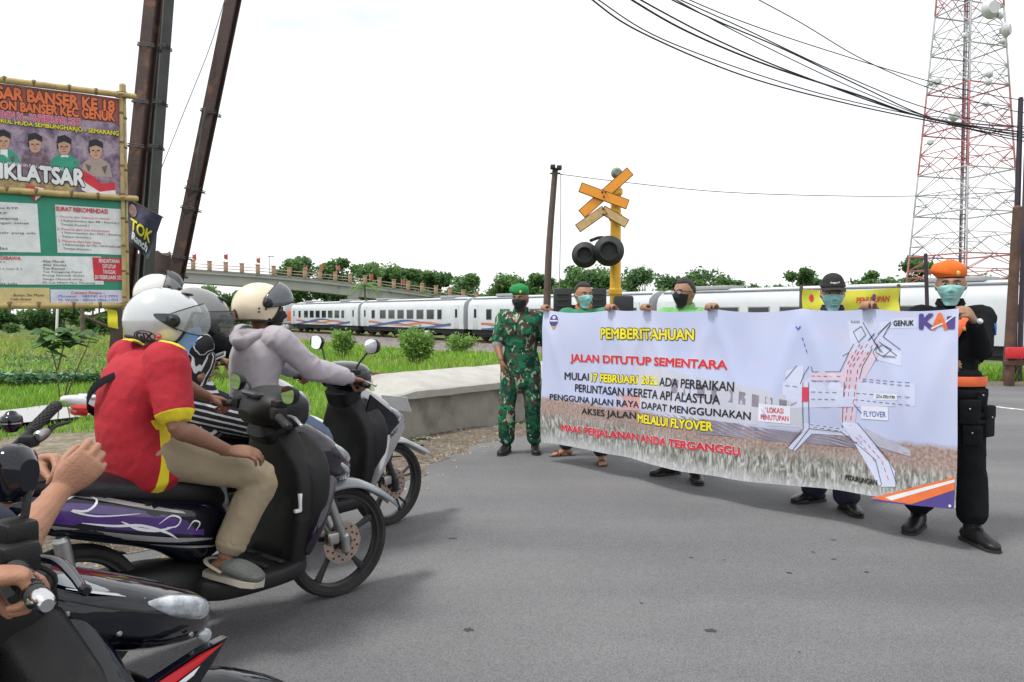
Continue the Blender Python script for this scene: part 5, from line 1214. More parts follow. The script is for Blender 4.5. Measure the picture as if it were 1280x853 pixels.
for cx, cy, cap_, body_ in ((-28, 174, M_PRK, M_PRG), (10, 176, M_PRK, M_PRG), (49, 180, M_UNI0 if 'M_UNI0' in globals() else M_PRK, mat('print_camo', (.20, .12, .16), .6, var=.6, scale=25)), (85, 183, M_PRK, M_PRG), (124, 188, M_PRK, mat('print_tan', (.40, .31, .28), .6))):
    eq([(cx - 19, cy + 32), (cx - 16, cy + 16), (cx - 5, cy + 9), (cx + 6, cy + 10), (cx + 17, cy + 18), (cx + 20, cy + 34)], body_, .0045)
    if body_ is M_PRG: eq([(cx - 4, cy + 11), (cx + 5, cy + 11), (cx + 4, cy + 30), (cx - 5, cy + 30)], M_PRW, .006)
    eq([(cx + 8 * math.cos(t), cy + 1 + 10.5 * math.sin(t)) for t in np.arange(14) * .4488], M_SKINP, .007)
    eq([(cx - 9, cy - 3), (cx - 8, cy - 12), (cx + 1, cy - 14), (cx + 9, cy - 9), (cx + 9, cy - 2), (cx, cy - 6)], cap_, .009)
    eq([(cx - 2.4, cy + 6), (cx + 2.6, cy + 6.2), (cx + 1.8, cy + 7.3), (cx - 1.6, cy + 7.1)], M_PRR, .009); eq([(cx - .6, cy + 1), (cx + .7, cy + 1), (cx + 1.4, cy + 4.2), (cx - 1.2, cy + 4.1)], mat('print_skin_shade', (.36, .20, .14), .6), .009); eq([(cx - 9.5, cy - 1), (cx - 8, cy - 3), (cx - 6.8, cy + 3), (cx - 8, cy + 5)], M_PRK, .0085); eq([(cx - 14, cy + 17), (cx - 6, cy + 20), (cx - 9, cy + 27)], mat('print_fold', (.12, .10, .10), .6), .006); eq([(cx + 14, cy + 19), (cx + 7, cy + 21), (cx + 11, cy + 30)], mat('print_fold', (.12, .10, .10), .6), .006)
    for dx in (-3.2, 3.2): eq([(cx + dx - 1.6, cy), (cx + dx + 1.6, cy), (cx + dx + 1.6, cy + 1.3), (cx + dx - 1.6, cy + 1.3)], M_PRK, .009)
eq([(-60, 216), (105, 232), (80, 246), (-60, 236)], mat('print_gold', (.35, .27, .12), .6, var=.5, scale=20), .006)
et('DIKLATSAR', -14, 203, 221, 109, 213, 233, M_PRW, .05, M_PRK, .014); et('PENDIDIKAN DAN LATIHAN DASAR', 14, 203, 207, 84, 210, 214, M_PRW, .0, None, .014)
eq([(100, 208), (122, 222), (130, 230), (147, 228), (147, 238), (128, 240), (112, 230), (98, 216)], M_PRR, .011); eq([(98, 216), (112, 230), (128, 240), (147, 237), (149, 246), (126, 248), (106, 238)], M_PRW, .010)
eq([(37, 232), (60, 235), (58, 244), (48, 252), (40, 243)], M_PRR, .018); eq([(48, 234), (59, 236), (57, 244), (48, 251)], M_PRW, .020); eq([(48, 238), (53, 245), (43, 244)], M_PRG, .022)
for pts in ([(-120, 247), (50, 255), (53, 316), (-120, 313)], [(72, 256), (158, 262), (158, 319), (74, 316)], [(-120, 319), (128, 321), (131, 356), (-120, 356)]): eq(pts, M_PRW, .004, 'white_panel')
eq([(-120, 359), (63, 360), (63, 384), (-120, 385)], M_CREAM, .005, 'cream_strip'); eq([(64, 362), (158, 363), (158, 383), (64, 383)], M_LBLB if 'M_LBLB' in globals() else mat('panel_lilac', (.62, .62, .76), .6), .006, 'lilac_panel'); eq([(117, 322), (158, 323), (158, 352), (119, 351)], M_PRR, .007, 'red_panel')
et('SURAT REKOMENDASI', 73, 258.5, 263.5, 137, 262, 267.5, M_PRR, .03)
for k, (tx, mt, x0, x1) in enumerate((('1. Peserta dari Satkoryon Genuk', M_PRR, 74, 140), ('( Rekomendasi dari PR / Ranting )', M_PRK, 79, 151), ('Tempat Domisili )', M_PRK, 79, 114), ('2. Peserta dari luar kecamatan', M_PRR, 74, 139), ('( Rekomendasi dari PAC / Ranting )', M_PRK, 80, 156), ('Tempat Domisili )', M_PRK, 80, 116), ('3. Peserta dari luar kota', M_PRR, 75, 128), ('( Rekomendasi dari PC / SATKORCAB )', M_PRK, 81, 155), ('Tempat Domisili )', M_PRK, 81, 116))):
    y = 269.5 + k * 5.0; sl = .045; et(tx, x0, y, y + 3.2, x1, y + sl * (x1 - x0), y + 3.2 + sl * (x1 - x0), mt, .0)
for k, tx in enumerate(('Wajib membawa KTP', 'Fotocopy KTP', 'Pas foto berwarna', 'Surat keterangan sehat', 'Uang', 'Mengisi formulir yang ada', 'Membayar', '150.000', 'Surat mandat')):
    y = 258 + k * 6.2; x1 = -20 + len(tx) * 2.7; et(tx, -46, y, y + 3.4, x1, y + 1.5, y + 4.9, M_PRK, .0)
et('YANG DIBAWA', -18, 319.5, 324, 28, 321, 325.5, M_PRR, .02)
for k, (a_, b_) in enumerate((('( Bawa Arena )', 'Alat Mandi'), ('Sarung', 'Alat Sholat'), ('Ganti Malam ( min 3 )', 'Tas Ransel'), ('Makan', 'Tas Punggung Kanal'), ('Topi hitam', 'Piring Sendok Gelas'), ('Obat pribadi', 'Sangu Hitam/Kuning'), ('Buku dan alat tulis', 'Di Cat Hitam Nur Manzung'))):
    y = 325.3 + k * 4.5; et(a_, -34, y, y + 2.9, -34 + len(a_) * 3, y + 1, y + 3.9, M_PRK, .0); et(b_, 55, y, y + 3, 55 + len(b_) * 2.7, y + .4, y + 3.4, M_PRK, .0)
for k, tx in enumerate(('PENDAFTARAN', 'DITUTUP', 'TANGGAL', '20 FEBRUARI 2022')): c_ = (138, len(tx) * 1.15); y = 324 + k * 6.8; et(tx, c_[0] - c_[1], y, y + 4.6, c_[0] + c_[1], y + .6, y + 5.2, M_PRW, .03)
et('Contact Person :', 90, 364.3, 367.5, 131, 364.6, 367.8, M_PRR, .01)
for k, tx in enumerate(('Mirawati  : 085740 412 7992', 'M. Wahib : 08564 2866 1704', 'Zulaikhan : 0896 8911 934')): y = 369 + k * 4.6; et(tx, 74, y, y + 3, 148, y, y + 3, M_PRB, .0)
for k, tx in enumerate(('- Bukan Sie Mana', 'Cafe Arena', 'Samudra')): y = 367.5 + k * 5; et(tx, 14, y, y + 3.2, 14 + len(tx) * 2.6, y, y + 3.2, M_PRK, .0)
def bamboo(p0, p1, r, name='bamboo_pole', parent=None):
    p0, p1 = np.array(p0), np.array(p1); L = np.linalg.norm(p1 - p0); d = (p1 - p0) / L; b = MB(); b.tube([p0, lerp(p0, p1, .5) + V(0, 0, -.008), p1], [r, r * .95, r * .9], n=14, sub=4); o = b.build(name, M_BAM, parent or eb, world=True)
    for k in range(int(L / .27)):
        c = p0 + d * (.12 + k * .27 + .02 * math.sin(k * 3)); q = MB(); q.tube([c - d * .012, c, c + d * .012], [r * .98, r * 1.12, r * .96], n=14); q.build('bamboo_ring', M_BAMN, o, world=True)
f_ = .03
for z0, z1 in ((3.665, 3.665), (2.61, 2.60), (1.475, 1.485)): bamboo(ept(SL - .05, z0, f_), ept(SR + .10, z1, f_), .034)
bamboo(ept(SR - .02, -.75, -.02), ept(SR - .01, 3.78, -.02), .036); bamboo(ept(SL + .05, -.6, -.03), ept(SL + .05, 3.75, -.03), .036); bamboo(ept(SR - .035, 1.45, .035), ept(SR - .03, 3.70, .035), .020)
for z in (3.665, 2.60, 1.485):
    for k in range(3): c = ept(SR - .02, z + .02 * k - .02, .0); b = MB(); b.tube([c + V(math.cos(t) * .055, math.sin(t) * .075, .012 * math.sin(t + k)) for t in np.linspace(0, 6.283, 17)], [.004] * 17, n=5, cap=None); b.build('lashing', M_BAMN, eb, world=True)
# scrap of yellow tape and a broken slat on the steel post
yt = empty('yellow_tape', W(139, 400, 8.4), 'yellow printed tape scrap hanging under the lower right board corner', 'tape')
a, c = W(133, 386, 8.35), W(146, 409, 8.35); b = MB(); b.grid(np.array([[V(lerp(a[0], c[0], u) + .02 * v, 8.35 + .01 * math.sin(v * 6), lerp(a[2], c[2], v) - .02 * u) for u in (0, .5, 1)] for v in np.linspace(0, 1, 6)])); b.build('tape', M_PRY, yt, world=True, fix=False)
for p, q_, r_ in (((108, 397), (143, 412), .018), ((108, 397), (138, 388), .010)): b = MB(); b.tube([W(*p, 8.3), W(*q_, 8.38)], [r_, r_], n=6); b.build('broken_slat', M_WOODP, yt, world=True)
# small dark banner behind the board
sb = empty('small_banner', W(182, 290, 8.9), 'small dark purple banner tied behind the board beside the steel posts', 'banner')
Q = [np.array(p, float) for p in ((160, 250), (203, 272), (185, 325), (160, 300))]
sbp = lambda u, v: W(*lerp(lerp(Q[0], Q[1], u), lerp(Q[3], Q[2], u), v), 8.72 + .03 * math.sin(u * 7 + v * 3))
MB().grid(np.array([[sbp(u, v) for u in np.linspace(0, 1, 12)] for v in np.linspace(0, 1, 10)])).build('cloth', mat('cloth_purple_dark', (.045, .045, .085), .6, var=.6, scale=10), sb, world=True, fix=False, smooth=180)
for tx, bx, mt in (('TOK', (.12, .34, .88, .60), M_PRY), ('Ranch', (.20, .12, .86, .30), M_PRW)):
    v, f = text_box(tx, bx, 0)
    for k in range(4): b = MB(); b.add([sbp(x + .012 * math.cos(k * 1.57), 1 - y + .012 * math.sin(k * 1.57)) + V(0, -.012 - .0004 * k, 0) for x, y in v], f); b.build('lettering', mt, sb, world=True, fix=False, smooth=0)
b = MB(); b.add([sbp(.16 + .13 * math.cos(t), .20 + .15 * math.sin(t)) + V(0, -.01, 0) for t in np.arange(16) * .3927], [tuple(range(16))]); b.build('round_print', mat('print_dusty', (.32, .20, .20), .6), sb, world=True, fix=False, smooth=0)
b = MB(); b.tube([W(160, 249, 8.75), W(204, 272, 8.75)], [.008, .008], n=6); b.build('top_rod', M_WOODP, sb, world=True)
# ---------------------------------------------------------------- camouflage
def camo(name, scale=9.0):
    m = bpy.data.materials.new(name); m.use_nodes = True; n, l = m.node_tree.nodes, m.node_tree.links; b = n['Principled BSDF']
    b.inputs['Roughness'].default_value = 0.85; b.inputs['Specular IOR Level'].default_value = 0.2; tc = n.new('ShaderNodeTexCoord')
    def layer(off, sc, th, w=1.0, stretch=(1, 1, 1.4)):
        mp = n.new('ShaderNodeMapping'); mp.inputs['Location'].default_value = (off, off * 1.7, off * .6); mp.inputs['Scale'].default_value = stretch
        l.new(tc.outputs['Object'], mp.inputs['Vector']); q = n.new('ShaderNodeTexNoise'); q.inputs['Scale'].default_value = sc; q.inputs['Detail'].default_value = 1.5; q.inputs['Distortion'].default_value = 1.2
        l.new(mp.outputs['Vector'], q.inputs['Vector']); r = n.new('ShaderNodeValToRGB'); r.color_ramp.elements[0].position = th; r.color_ramp.elements[1].position = th + .012; l.new(q.outputs['Fac'], r.inputs['Fac']); return r.outputs['Color']
    def mix(f, a, c):
        q = n.new('ShaderNodeMix'); q.data_type = 'RGBA'; l.new(f, q.inputs[0])
        if hasattr(a, 'is_output'): l.new(a, q.inputs[6])
        else: q.inputs[6].default_value = (*a, 1)
        q.inputs[7].default_value = (*c, 1); return q.outputs[2]
    c = mix(layer(0, scale, .50), (0.012, 0.115, 0.055), (0.010, 0.045, 0.030))
    c = mix(layer(5, scale * .95, .545), c, (0.085, 0.040, 0.038))
    c = mix(layer(11, scale * 1.3, .60, stretch=(1.3, 1.3, .8)), c, (0.36, 0.38, 0.28))
    c = mix(layer(17, scale * 1.2, .61), c, (0.02, 0.19, 0.09))
    l.new(c, b.inputs['Base Color'])
    q = n.new('ShaderNodeTexNoise'); q.inputs['Scale'].default_value = 400; l.new(tc.outputs['Object'], q.inputs['Vector']); bp = n.new('ShaderNodeBump'); bp.inputs['Strength'].default_value = .2; bp.inputs['Distance'].default_value = .01
    l.new(q.outputs['Fac'], bp.inputs['Height']); l.new(bp.outputs['Normal'], b.inputs['Normal']); return m
M_CAMO = camo('camouflage_cloth')
M_BERETG = mat('beret_green', (0.012, 0.20, 0.055), rough=.9, bump=.3, bscale=300); M_BERETO = mat('beret_orange', (0.68, 0.13, 0.012), rough=.9, bump=.3, bscale=300)
M_BOOT = mat('boot_black', (0.011, 0.011, 0.012), rough=.45, spec=.3, var=.3, scale=20); M_SHOE = mat('shoe_black', (0.015, 0.014, 0.015), rough=.22); M_SOLE = mat('sole_black', (0.02, 0.02, 0.02), rough=.8)
M_GOLD = mat('badge_gold', (0.65, 0.45, 0.12), rough=.35, metal=.6); M_UNIF = mat('uniform_black', (0.009, 0.010, 0.012), rough=.95, spec=.15, var=.2, bump=.3, bscale=350)
M_NAVY = mat('cloth_navy', (0.018, 0.020, 0.045), rough=.9, var=.15, bump=.3, bscale=300); M_ORSTR = mat('strap_orange', (0.78, 0.14, 0.04), rough=.6, var=.08, scale=30)
M_GRNSH = mat('shirt_green', (0.16, 0.42, 0.13), rough=.85, bump=.2, bscale=300); M_GRNDK = mat('shirt_dark_green', (0.03, 0.20, 0.10), rough=.85); M_GREYCL = mat('cloth_grey', (0.30, 0.31, 0.31), rough=.9)

# ---------------------------------------------------------------- the banner they hold
BA, BB = V(0.300, 7.10, 0), V(2.555, 4.35, 0)
bd_ = BB - BA; BL = float(np.linalg.norm(bd_)); bd_ = bd_ / BL; bn_ = V(bd_[1], -bd_[0], 0); bn_ = bn_ if bn_[1] < 0 else -bn_      # towards the camera
HOLD = []
def b_u(px):
    """distance along the banner line under a photo column"""
    k = (px - 640) / FPX; return (BA[0] - k * BA[1]) / (k * bd_[1] - bd_[0])
for px in (683, 765, 807, 893, 1003, 1086, 1203): HOLD.append(b_u(px))
def b_top(s): 
    t = s / BL; z = 1.434 - 0.002 * t; g = 0
    for a, b in zip(HOLD[:-1], HOLD[1:]):
        if a < s < b: q = (s - a) / (b - a); g = 4 * q * (1 - q) * min(.034, .036 * (b - a))
    return z - g
def b_bot(s): t = s / BL; return 0.192 + 0.078 * t + 0.010 * math.sin(t * 9) - 0.03 * math.sin(t * PI)
def bpoint(s, z, off=0.0):
    """point on the cloth: s metres along, z height"""
    h = (b_top(s) - z) / 1.2; w = 0.0
    for u0 in HOLD:
        for ang, am in ((0.55, .016), (-.5, .016)):
            d = (s - u0) - ang * h * .8; w += am * math.exp(-(d / .06) ** 2) * math.exp(-h * 2.2) * (h * 6 if h < .16 else 1)
    w += .030 * math.sin(s * 3.1 + 1 + h * 1.2) * h + .015 * math.sin(s * 7.7 + 2.1 * h + .5) * (.3 + h) + .006 * math.sin(s * 14 + h * 3) * h + .006 * math.sin(h * 9 + s * 1.3) + .03 * h * math.sin(s * 1.1)
    p = BA + bd_ * s + bn_ * (w + off); p = np.array([p[0], p[1], z]); return p
def b_px(px, py):
    s = b_u(px); P = BA + bd_ * s; return s, W(px, py, P[1])[2]
def banner_mat():
    m = bpy.data.materials.new('banner_print'); m.use_nodes = True; n, l = m.node_tree.nodes, m.node_tree.links; b = n['Principled BSDF']; b.inputs['Roughness'].default_value = .5; b.inputs['Specular IOR Level'].default_value = .35
    uv = n.new('ShaderNodeUVMap'); sep = n.new('ShaderNodeSeparateXYZ'); l.new(uv.outputs['UV'], sep.inputs[0])
    def noise(sc, det, stretch=(1, 1, 1), dist=0):
        mp = n.new('ShaderNodeMapping'); mp.inputs['Scale'].default_value = stretch; l.new(uv.outputs['UV'], mp.inputs['Vector']); q = n.new('ShaderNodeTexNoise'); q.inputs['Scale'].default_value = sc; q.inputs['Detail'].default_value = det; q.inputs['Distortion'].default_value = dist; l.new(mp.outputs['Vector'], q.inputs['Vector']); return q.outputs['Fac']
    def ramp(f, st):
        q = n.new('ShaderNodeValToRGB'); e = q.color_ramp.elements; e[0].position, e[0].color = st[0][0], (*st[0][1], 1); e[1].position, e[1].color = st[-1][0], (*st[-1][1], 1)
        for p, c in st[1:-1]: k = e.new(p); k.color = (*c, 1)
        l.new(f, q.inputs['Fac']); return q.outputs['Color']
    def mix(f, a, c):
        q = n.new('ShaderNodeMix'); q.data_type = 'RGBA'; l.new(f, q.inputs[0]); l.new(a, q.inputs[6]); l.new(c, q.inputs[7]); return q.outputs[2]
    def math_(op, a, b_):
        q = n.new('ShaderNodeMath'); q.operation = op
        for i, x in enumerate((a, b_)):
            if hasattr(x, 'is_output'): l.new(x, q.inputs[i])
            else: q.inputs[i].default_value = x
        return q.outputs[0]
    # printed sky: lavender blue with pale clouds
    sky = ramp(noise(.9, 3), [(.32, (.44, .49, .71)), (.52, (.51, .56, .77)), (.72, (.62, .65, .81))])
    cloud = ramp(noise(3.2, 5, (1, 2, 1)), [(.52, (0, 0, 0)), (.75, (.5, .5, .5))]); q = n.new('ShaderNodeRGB'); q.outputs[0].default_value = (.60, .52, .66, 1); sky = mix(cloud, sky, q.outputs[0])
    grass = ramp(noise(30, 6, (1.6, .55, 1), 1.0), [(.34, (.11, .12, .10)), (.5, (.28, .28, .25)), (.66, (.55, .56, .58))])
    grass2 = ramp(noise(60, 5), [(.35, (.26, .17, .15)), (.65, (.44, .34, .31))])
    # grass line drops to the right: v_line = .40 - .05*u
    vv = math_('ADD', sep.outputs['Y'], math_('MULTIPLY', sep.outputs['X'], .012)); vv = math_('ADD', vv, math_('MULTIPLY', noise(7, 4), .05))
    f1 = ramp(vv, [(.355, (1, 1, 1)), (.385, (0, 0, 0))]); f2 = ramp(vv, [(.20, (1, 1, 1)), (.29, (0, 0, 0))])
    c = mix(f1, sky, grass2); c = mix(f2, c, grass)
    fr = ramp(vv, [(.05, (.65, .65, .65)), (.13, (0, 0, 0))]); q = n.new('ShaderNodeRGB'); q.outputs[0].default_value = (.55, .56, .60, 1); c = mix(fr, c, q.outputs[0])
    l.new(c, b.inputs['Base Color']); return m
bn = empty('banner', BA + V(0, 0, 0), 'long printed closure notice banner with road map held by the standing men', 'banner')
NS, NZ = 200, 60
P = np.array([[bpoint(s, lerp(b_top(s), b_bot(s), v)) for s in np.linspace(0, BL, NS)] for v in np.linspace(0, 1, NZ)])
mb = MB(); mb.grid(P); mb.local(bn); me = mb.mesh('cloth', banner_mat(), 180)
uvl = me.uv_layers.new(name='UVMap'); S_, Z_ = np.meshgrid(np.linspace(0, BL, NS), np.linspace(1, 0, NZ)); li = np.empty(len(me.loops), np.int32); me.loops.foreach_get('vertex_index', li)
uvl.data.foreach_set('uv', np.stack([S_.ravel()[li], Z_.ravel()[li] * 1.0], 1).ravel()); link('cloth', me, bn)
def b_add(mb, v, f, off, mi=None): mb.add([bpoint(s, z, off) for s, z in v], f, mi)
def b_text(txt, x0, t0, q0, x1, t1, q1, m_, bold=.012, out=None, outw=.03, off=.0040, parent=None):
    """text between photo columns x0 and x1; top/bottom rows t0,q0 at its left end and t1,q1 at its right end"""
    A, B, C, D = (np.array(b_px(*p)) for p in ((x0, q0), (x1, q1), (x1, t1), (x0, t0)))
    v, f = text_box(txt, (0, 0, 1, 1)); base, _ = text2d(txt); W_ = base[:, 0].max() - base[:, 0].min(); Hh = base[:, 1].max() - base[:, 1].min()
    def put(mat_, rad, off_, name, n):
        mb = MB()
        for k in range(n):
            a_ = 2 * PI * k / n; du, dv = (rad * math.cos(a_) / W_, rad * math.sin(a_) / Hh) if rad else (0, 0)
            pts = [lerp(lerp(A, B, u + du), lerp(D, C, u + du), w + dv) for u, w in v]; b_add(mb, pts, f, off_ + .00004 * k)
        return mb.build(name, mat_, bn, world=True, fix=False, smooth=0)
    if out is not None: put(out, bold + outw, off - .0016, 'lettering_edge', 8)
    return put(m_, bold, off, 'lettering', 6 if bold else 1)
def b_poly(pts, m_, off=.002, name='print', n=1):
    v = [b_px(*p) for p in pts]; mb = MB()
    if len(v) == 4 and n > 1:
        g = [[lerp(lerp(np.array(v[0]), np.array(v[1]), t), lerp(np.array(v[3]), np.array(v[2]), t), q) for t in np.linspace(0, 1, n)] for q in np.linspace(0, 1, max(2, n // 2))]
        mb.grid(np.array([[bpoint(a[0], a[1], off) for a in r] for r in g]))
    else: b_add(mb, v, [tuple(range(len(v)))], off)
    return mb.build(name, m_, bn, world=True, fix=False, smooth=0)
def b_line(pts, w, m_, off=.004, dash=0, name='map_line', mb=None):
    """printed line in photo px of width w metres"""
    own = mb is None; mb = mb or MB(); v = np.array([b_px(*p) for p in pts])
    for a, b in zip(v[:-1], v[1:]):
        L = np.linalg.norm(b - a); d = (b - a) / (L + 1e-9); n_ = V(-d[1], d[0]) * w / 2; k = max(1, int(L / dash)) if dash else max(1, int(L / .12))
        for i in range(k):
            t0, t1 = i / k, (i + (.58 if dash else 1.0)) / k; p, q = lerp(a, b, t0), lerp(a, b, t1); b_add(mb, [p + n_, q + n_, q - n_, p - n_], [(0, 1, 2, 3)], off)
    return mb.build(name, m_, bn, world=True, fix=False, smooth=0) if own else mb
M_FT = mat('faded_train', (0.52, 0.53, 0.62), .6, var=.08, scale=2); M_FTD = mat('faded_train_dark', (0.24, 0.22, 0.28), .6, var=.3, scale=8); M_FTR = mat('faded_roof', (0.42, 0.42, 0.52), .6); M_FO = mat('faded_orange', (0.60, 0.34, 0.36), .6)
b_poly([(776, 478), (776, 461), (800, 458), (800, 482)], M_FT, .0012, 'faded_print', 4)
b_poly([(800, 458), (835, 462), (835, 515), (790, 510)], M_FT, .0013, 'faded_print', 6); b_poly([(835, 462), (1005, 498), (1005, 535), (835, 522)], M_FT, .0013, 'faded_print', 16)
b_poly([(772, 493), (800, 494), (800, 514), (772, 512)], M_FO, .0016, 'faded_print', 4)
b_poly([(835, 516), (1100, 556), (1140, 568), (880, 542)], M_FTD, .0016, 'faded_print', 20)
b_poly([(1080, 535), (1140, 563), (1140, 571), (1090, 556)], M_FTR, .0017, 'faded_print', 6)
for k in range(9):
    x = 842 + k * 17; b_poly([(x, 473 + k * 3.2), (x + 9, 475 + k * 3.2), (x + 9, 492 + k * 2.8), (x, 491 + k * 2.8)], M_FTD, .0018, 'faded_print')
# map patches and lines
M_MAPW = mat('map_white', (0.57, 0.61, 0.785), .55, var=.04); M_MAPP = mat('map_pink', (0.62, 0.52, 0.64), .55, var=.04); M_LBL = mat('label_white', (0.70, 0.72, 0.82), .55, var=.03); M_PRRED2 = mat('map_red', (0.55, 0.05, 0.10), .6)
for k, q in enumerate([[(1058, 402), (1090, 400), (1086, 440), (1064, 440)], [(1112, 398), (1146, 397), (1146, 410), (1112, 411)], [(1088, 434), (1128, 440), (1128, 458), (1096, 450)], [(982, 478), (1146, 479), (1146, 508), (982, 510)], [(985, 464), (1006, 456), (1006, 490), (985, 498)]]): b_poly(q, M_MAPW, .0010 + .0002 * k, 'map_patch', 8)
road_w = [(1068, 404, 1142, 406), ]
b_poly([(1062, 440), (1100, 440), (1078, 478), (1050, 478)], M_MAPP, .0022, 'map_patch', 6); b_poly([(1052, 476), (1076, 478), (1068, 530), (1050, 528)], M_MAPP, .0023, 'map_patch', 6)
b_poly([(1080, 405), (1110, 402), (1100, 442), (1068, 440)], M_MAPW, .0021, 'map_patch', 4); b_poly([(1100, 402), (1116, 402), (1090, 436), (1078, 430)], M_MAPW, .0023, 'map_patch', 4)
b_poly([(1050, 528), (1072, 530), (1122, 590), (1102, 608)], M_MAPW, .0024, 'map_patch', 8); b_poly([(1112, 575), (1121, 590), (1122, 609), (1104, 609)], M_MAPW, .0026, 'map_patch', 4)
b_poly([(1004, 478), (1018, 470), (1018, 540), (1004, 540)], M_MAPW, .0025, 'map_patch', 4); b_poly([(1006, 530), (1060, 536), (1060, 546), (1010, 542)], M_MAPW, .0027, 'map_patch', 6); b_poly([(1006, 540), (1016, 542), (996, 564), (987, 560)], M_MAPW, .0028, 'map_patch', 3)
b_poly([(1014, 466), (1054, 466), (1060, 476), (1016, 476)], M_MAPP, .0028, 'map_patch', 5)
b_poly([(953, 504), (991, 508), (991, 530), (953, 526)], M_LBL, .0030, 'map_label', 4); b_poly([(1076, 508), (1112, 509), (1112, 526), (1076, 524)], M_LBL, .0030, 'map_label', 4); b_poly([(1093, 492), (1124, 493), (1124, 501), (1093, 500)], M_LBL, .0031, 'map_label', 3)
b_poly([(1005, 484), (1013, 484), (1013, 502), (1005, 502)], M_PRRED2, .0036, 'closed_section')
mb = MB()
for pts in ([(1078, 403), (1101, 440)], [(1097, 418), (1113, 402)], [(1104, 441), (1092, 426), (1111, 404)], [(1113, 404), (1104, 421), (1126, 437)], [(1099, 427), (1122, 445)], [(1098, 430), (1091, 440), (1097, 452)], [(1090, 436), (1078, 458), (1074, 474)], [(1066, 415), (1073, 428), (1082, 419), (1076, 408), (1066, 415)], [(1095, 436), (1104, 431), (1115, 437), (1105, 446), (1095, 441), (1095, 436)],
            [(1067, 430), (1061, 441), (1053, 445)], [(1061, 441), (1050, 465), (1017, 465), (1016, 458)], [(1013, 458), (1007, 468), (1003, 480)], [(985, 474), (998, 457)], [(1006, 478), (1006, 536), (987, 560)], [(1013, 478), (1013, 536), (993, 563)], [(1056, 478), (1052, 536)], [(1013, 536), (1052, 541)], [(1050, 540), (1096, 575), (1105, 606)], [(1071, 529), (1112, 574), (1124, 606)]): b_line(pts, .0036, None, .0042, mb=mb)
mb.build('map_line', M_PRK, bn, world=True, fix=False, smooth=0)['kind'] = 'stuff'
mb = MB()
for pts in ([(1016, 476), (1052, 477)], [(1078, 474), (1143, 479)], [(1078, 477), (1143, 483)], [(985, 482), (1003, 484)], [(1014, 531), (1052, 537)], [(1016, 490), (1050, 491)], [(1068, 500), (1143, 507)], [(1016, 499), (1048, 500)], [(1070, 492), (1143, 497)], [(1018, 534), (1050, 540)]): b_line(pts, .0036, None, .0042, dash=.04, mb=mb)
mb.build('map_dash', mat('print_darkblue', (0.05, 0.06, 0.16), .6), bn, world=True, fix=False, smooth=0)['kind'] = 'stuff'
mb = MB()
for pts in ([(1084, 430), (1064, 462), (1060, 500), (1056, 530)], [(1078, 432), (1060, 462), (1055, 500)], [(1090, 432), (1072, 462), (1067, 500), (1062, 530)], [(1062, 532), (1104, 576), (1115, 604)], [(1058, 534), (1098, 580)], [(1016, 470), (1054, 471)], [(1075, 430), (1058, 458)], [(992, 506), (1004, 500)]): b_line(pts, .0042, None, .0044, dash=.04, mb=mb)
mb.build('map_dash_red', M_PRRED2, bn, world=True, fix=False, smooth=0)['kind'] = 'stuff'
mb = MB(); b_line([(1004, 422), (1011, 444)], .006, None, .0044, dash=.04, mb=mb); b_line([(996, 408), (999, 412), (1002, 408)], .008, None, .0044, mb=mb); b_line([(1085, 426), (1093, 417)], .007, None, .0046, mb=mb); b_line([(1067, 506), (1077, 517)], .006, None, .0044, mb=mb); mb.build('map_line', M_PRB, bn, world=True, fix=False, smooth=0)
# lettering
b_text('PEMBERITAHUAN', 753, 410.8, 423.4, 868.5, 412.2, 425.1, M_PRY, .035, M_PRK, .05)
b_text('JALAN DITUTUP SEMENTARA', 713.6, 442.6, 454.4, 910.5, 451, 465, M_PRR, .045, M_PRW, .03)
b_text('MULAI', 706.6, 465.6, 474.6, 736, 467, 475.8, M_PRK, .02); b_text('17 FEBRUARI 2022', 739.8, 467, 476.9, 823.3, 471.8, 481.1, M_PRY, .04, M_PRK, .05)
b_text('ADA PERBAIKAN', 826, 471.8, 482, 920.3, 477.7, 489.3, M_PRK, .02)
b_text('PERLINTASAN KERETA API ALASTUA', 719.2, 480.3, 489.5, 903.5, 493.8, 505.6, M_PRK, .02)
b_text('PENGGUNA JALAN RAYA DAPAT MENGGUNAKAN', 690, 492.4, 501.6, 943.4, 514.9, 527.5, M_PRK, .02)
b_text('AKSES JALAN', 728.5, 510, 519.6, 795, 515.7, 526.4, M_PRK, .02); b_text('MELALUI FLYOVER', 798, 517.7, 528, 895, 527.5, 538.8, M_PRY, .04, M_PRK, .05)
b_text('MAAF PERJALANAN ANDA TERGANGGU', 703.2, 530.3, 541, 930, 559, 572, M_PRR, .05, M_PRW, .025)
b_text('GENUK', 1116.5, 401, 407.5, 1142, 400.5, 407, M_PRK, .03); b_text('PEDURUNGAN', 1056, 594.5, 600.5, 1099, 600.5, 607, M_PRK, .03)
b_text('LOKASI', 964, 508.5, 515, 983, 510.5, 517, M_PRR, .015); b_text('PENUTUPAN', 956.5, 517.5, 523.5, 989, 520, 526.5, M_PRR, .015)
b_text('FLYOVER', 1080, 514, 521, 1109, 515, 522, M_PRB, .01); b_text('JALUR KERETA API', 1096, 495, 498.5, 1121, 495.5, 499.5, M_PRK, .01); b_text('RUANG', 1063, 401, 404, 1074, 401, 404, M_PRK, 0); b_text('TERMINAL', 1104, 444, 447, 1121, 445, 448, M_PRK, 0)
b_text('K', 1150, 393.5, 411, 1167.5, 393, 411, M_PRP, .055); b_text('A', 1165.5, 393, 411, 1184, 392, 411, M_PRO, .055, off=.0050); b_text('I', 1185.5, 396, 411, 1192, 396, 411, M_PRP, .03)
b_line([(1164, 411), (1182, 403), (1194, 394)], .008, M_PRW, .0062)
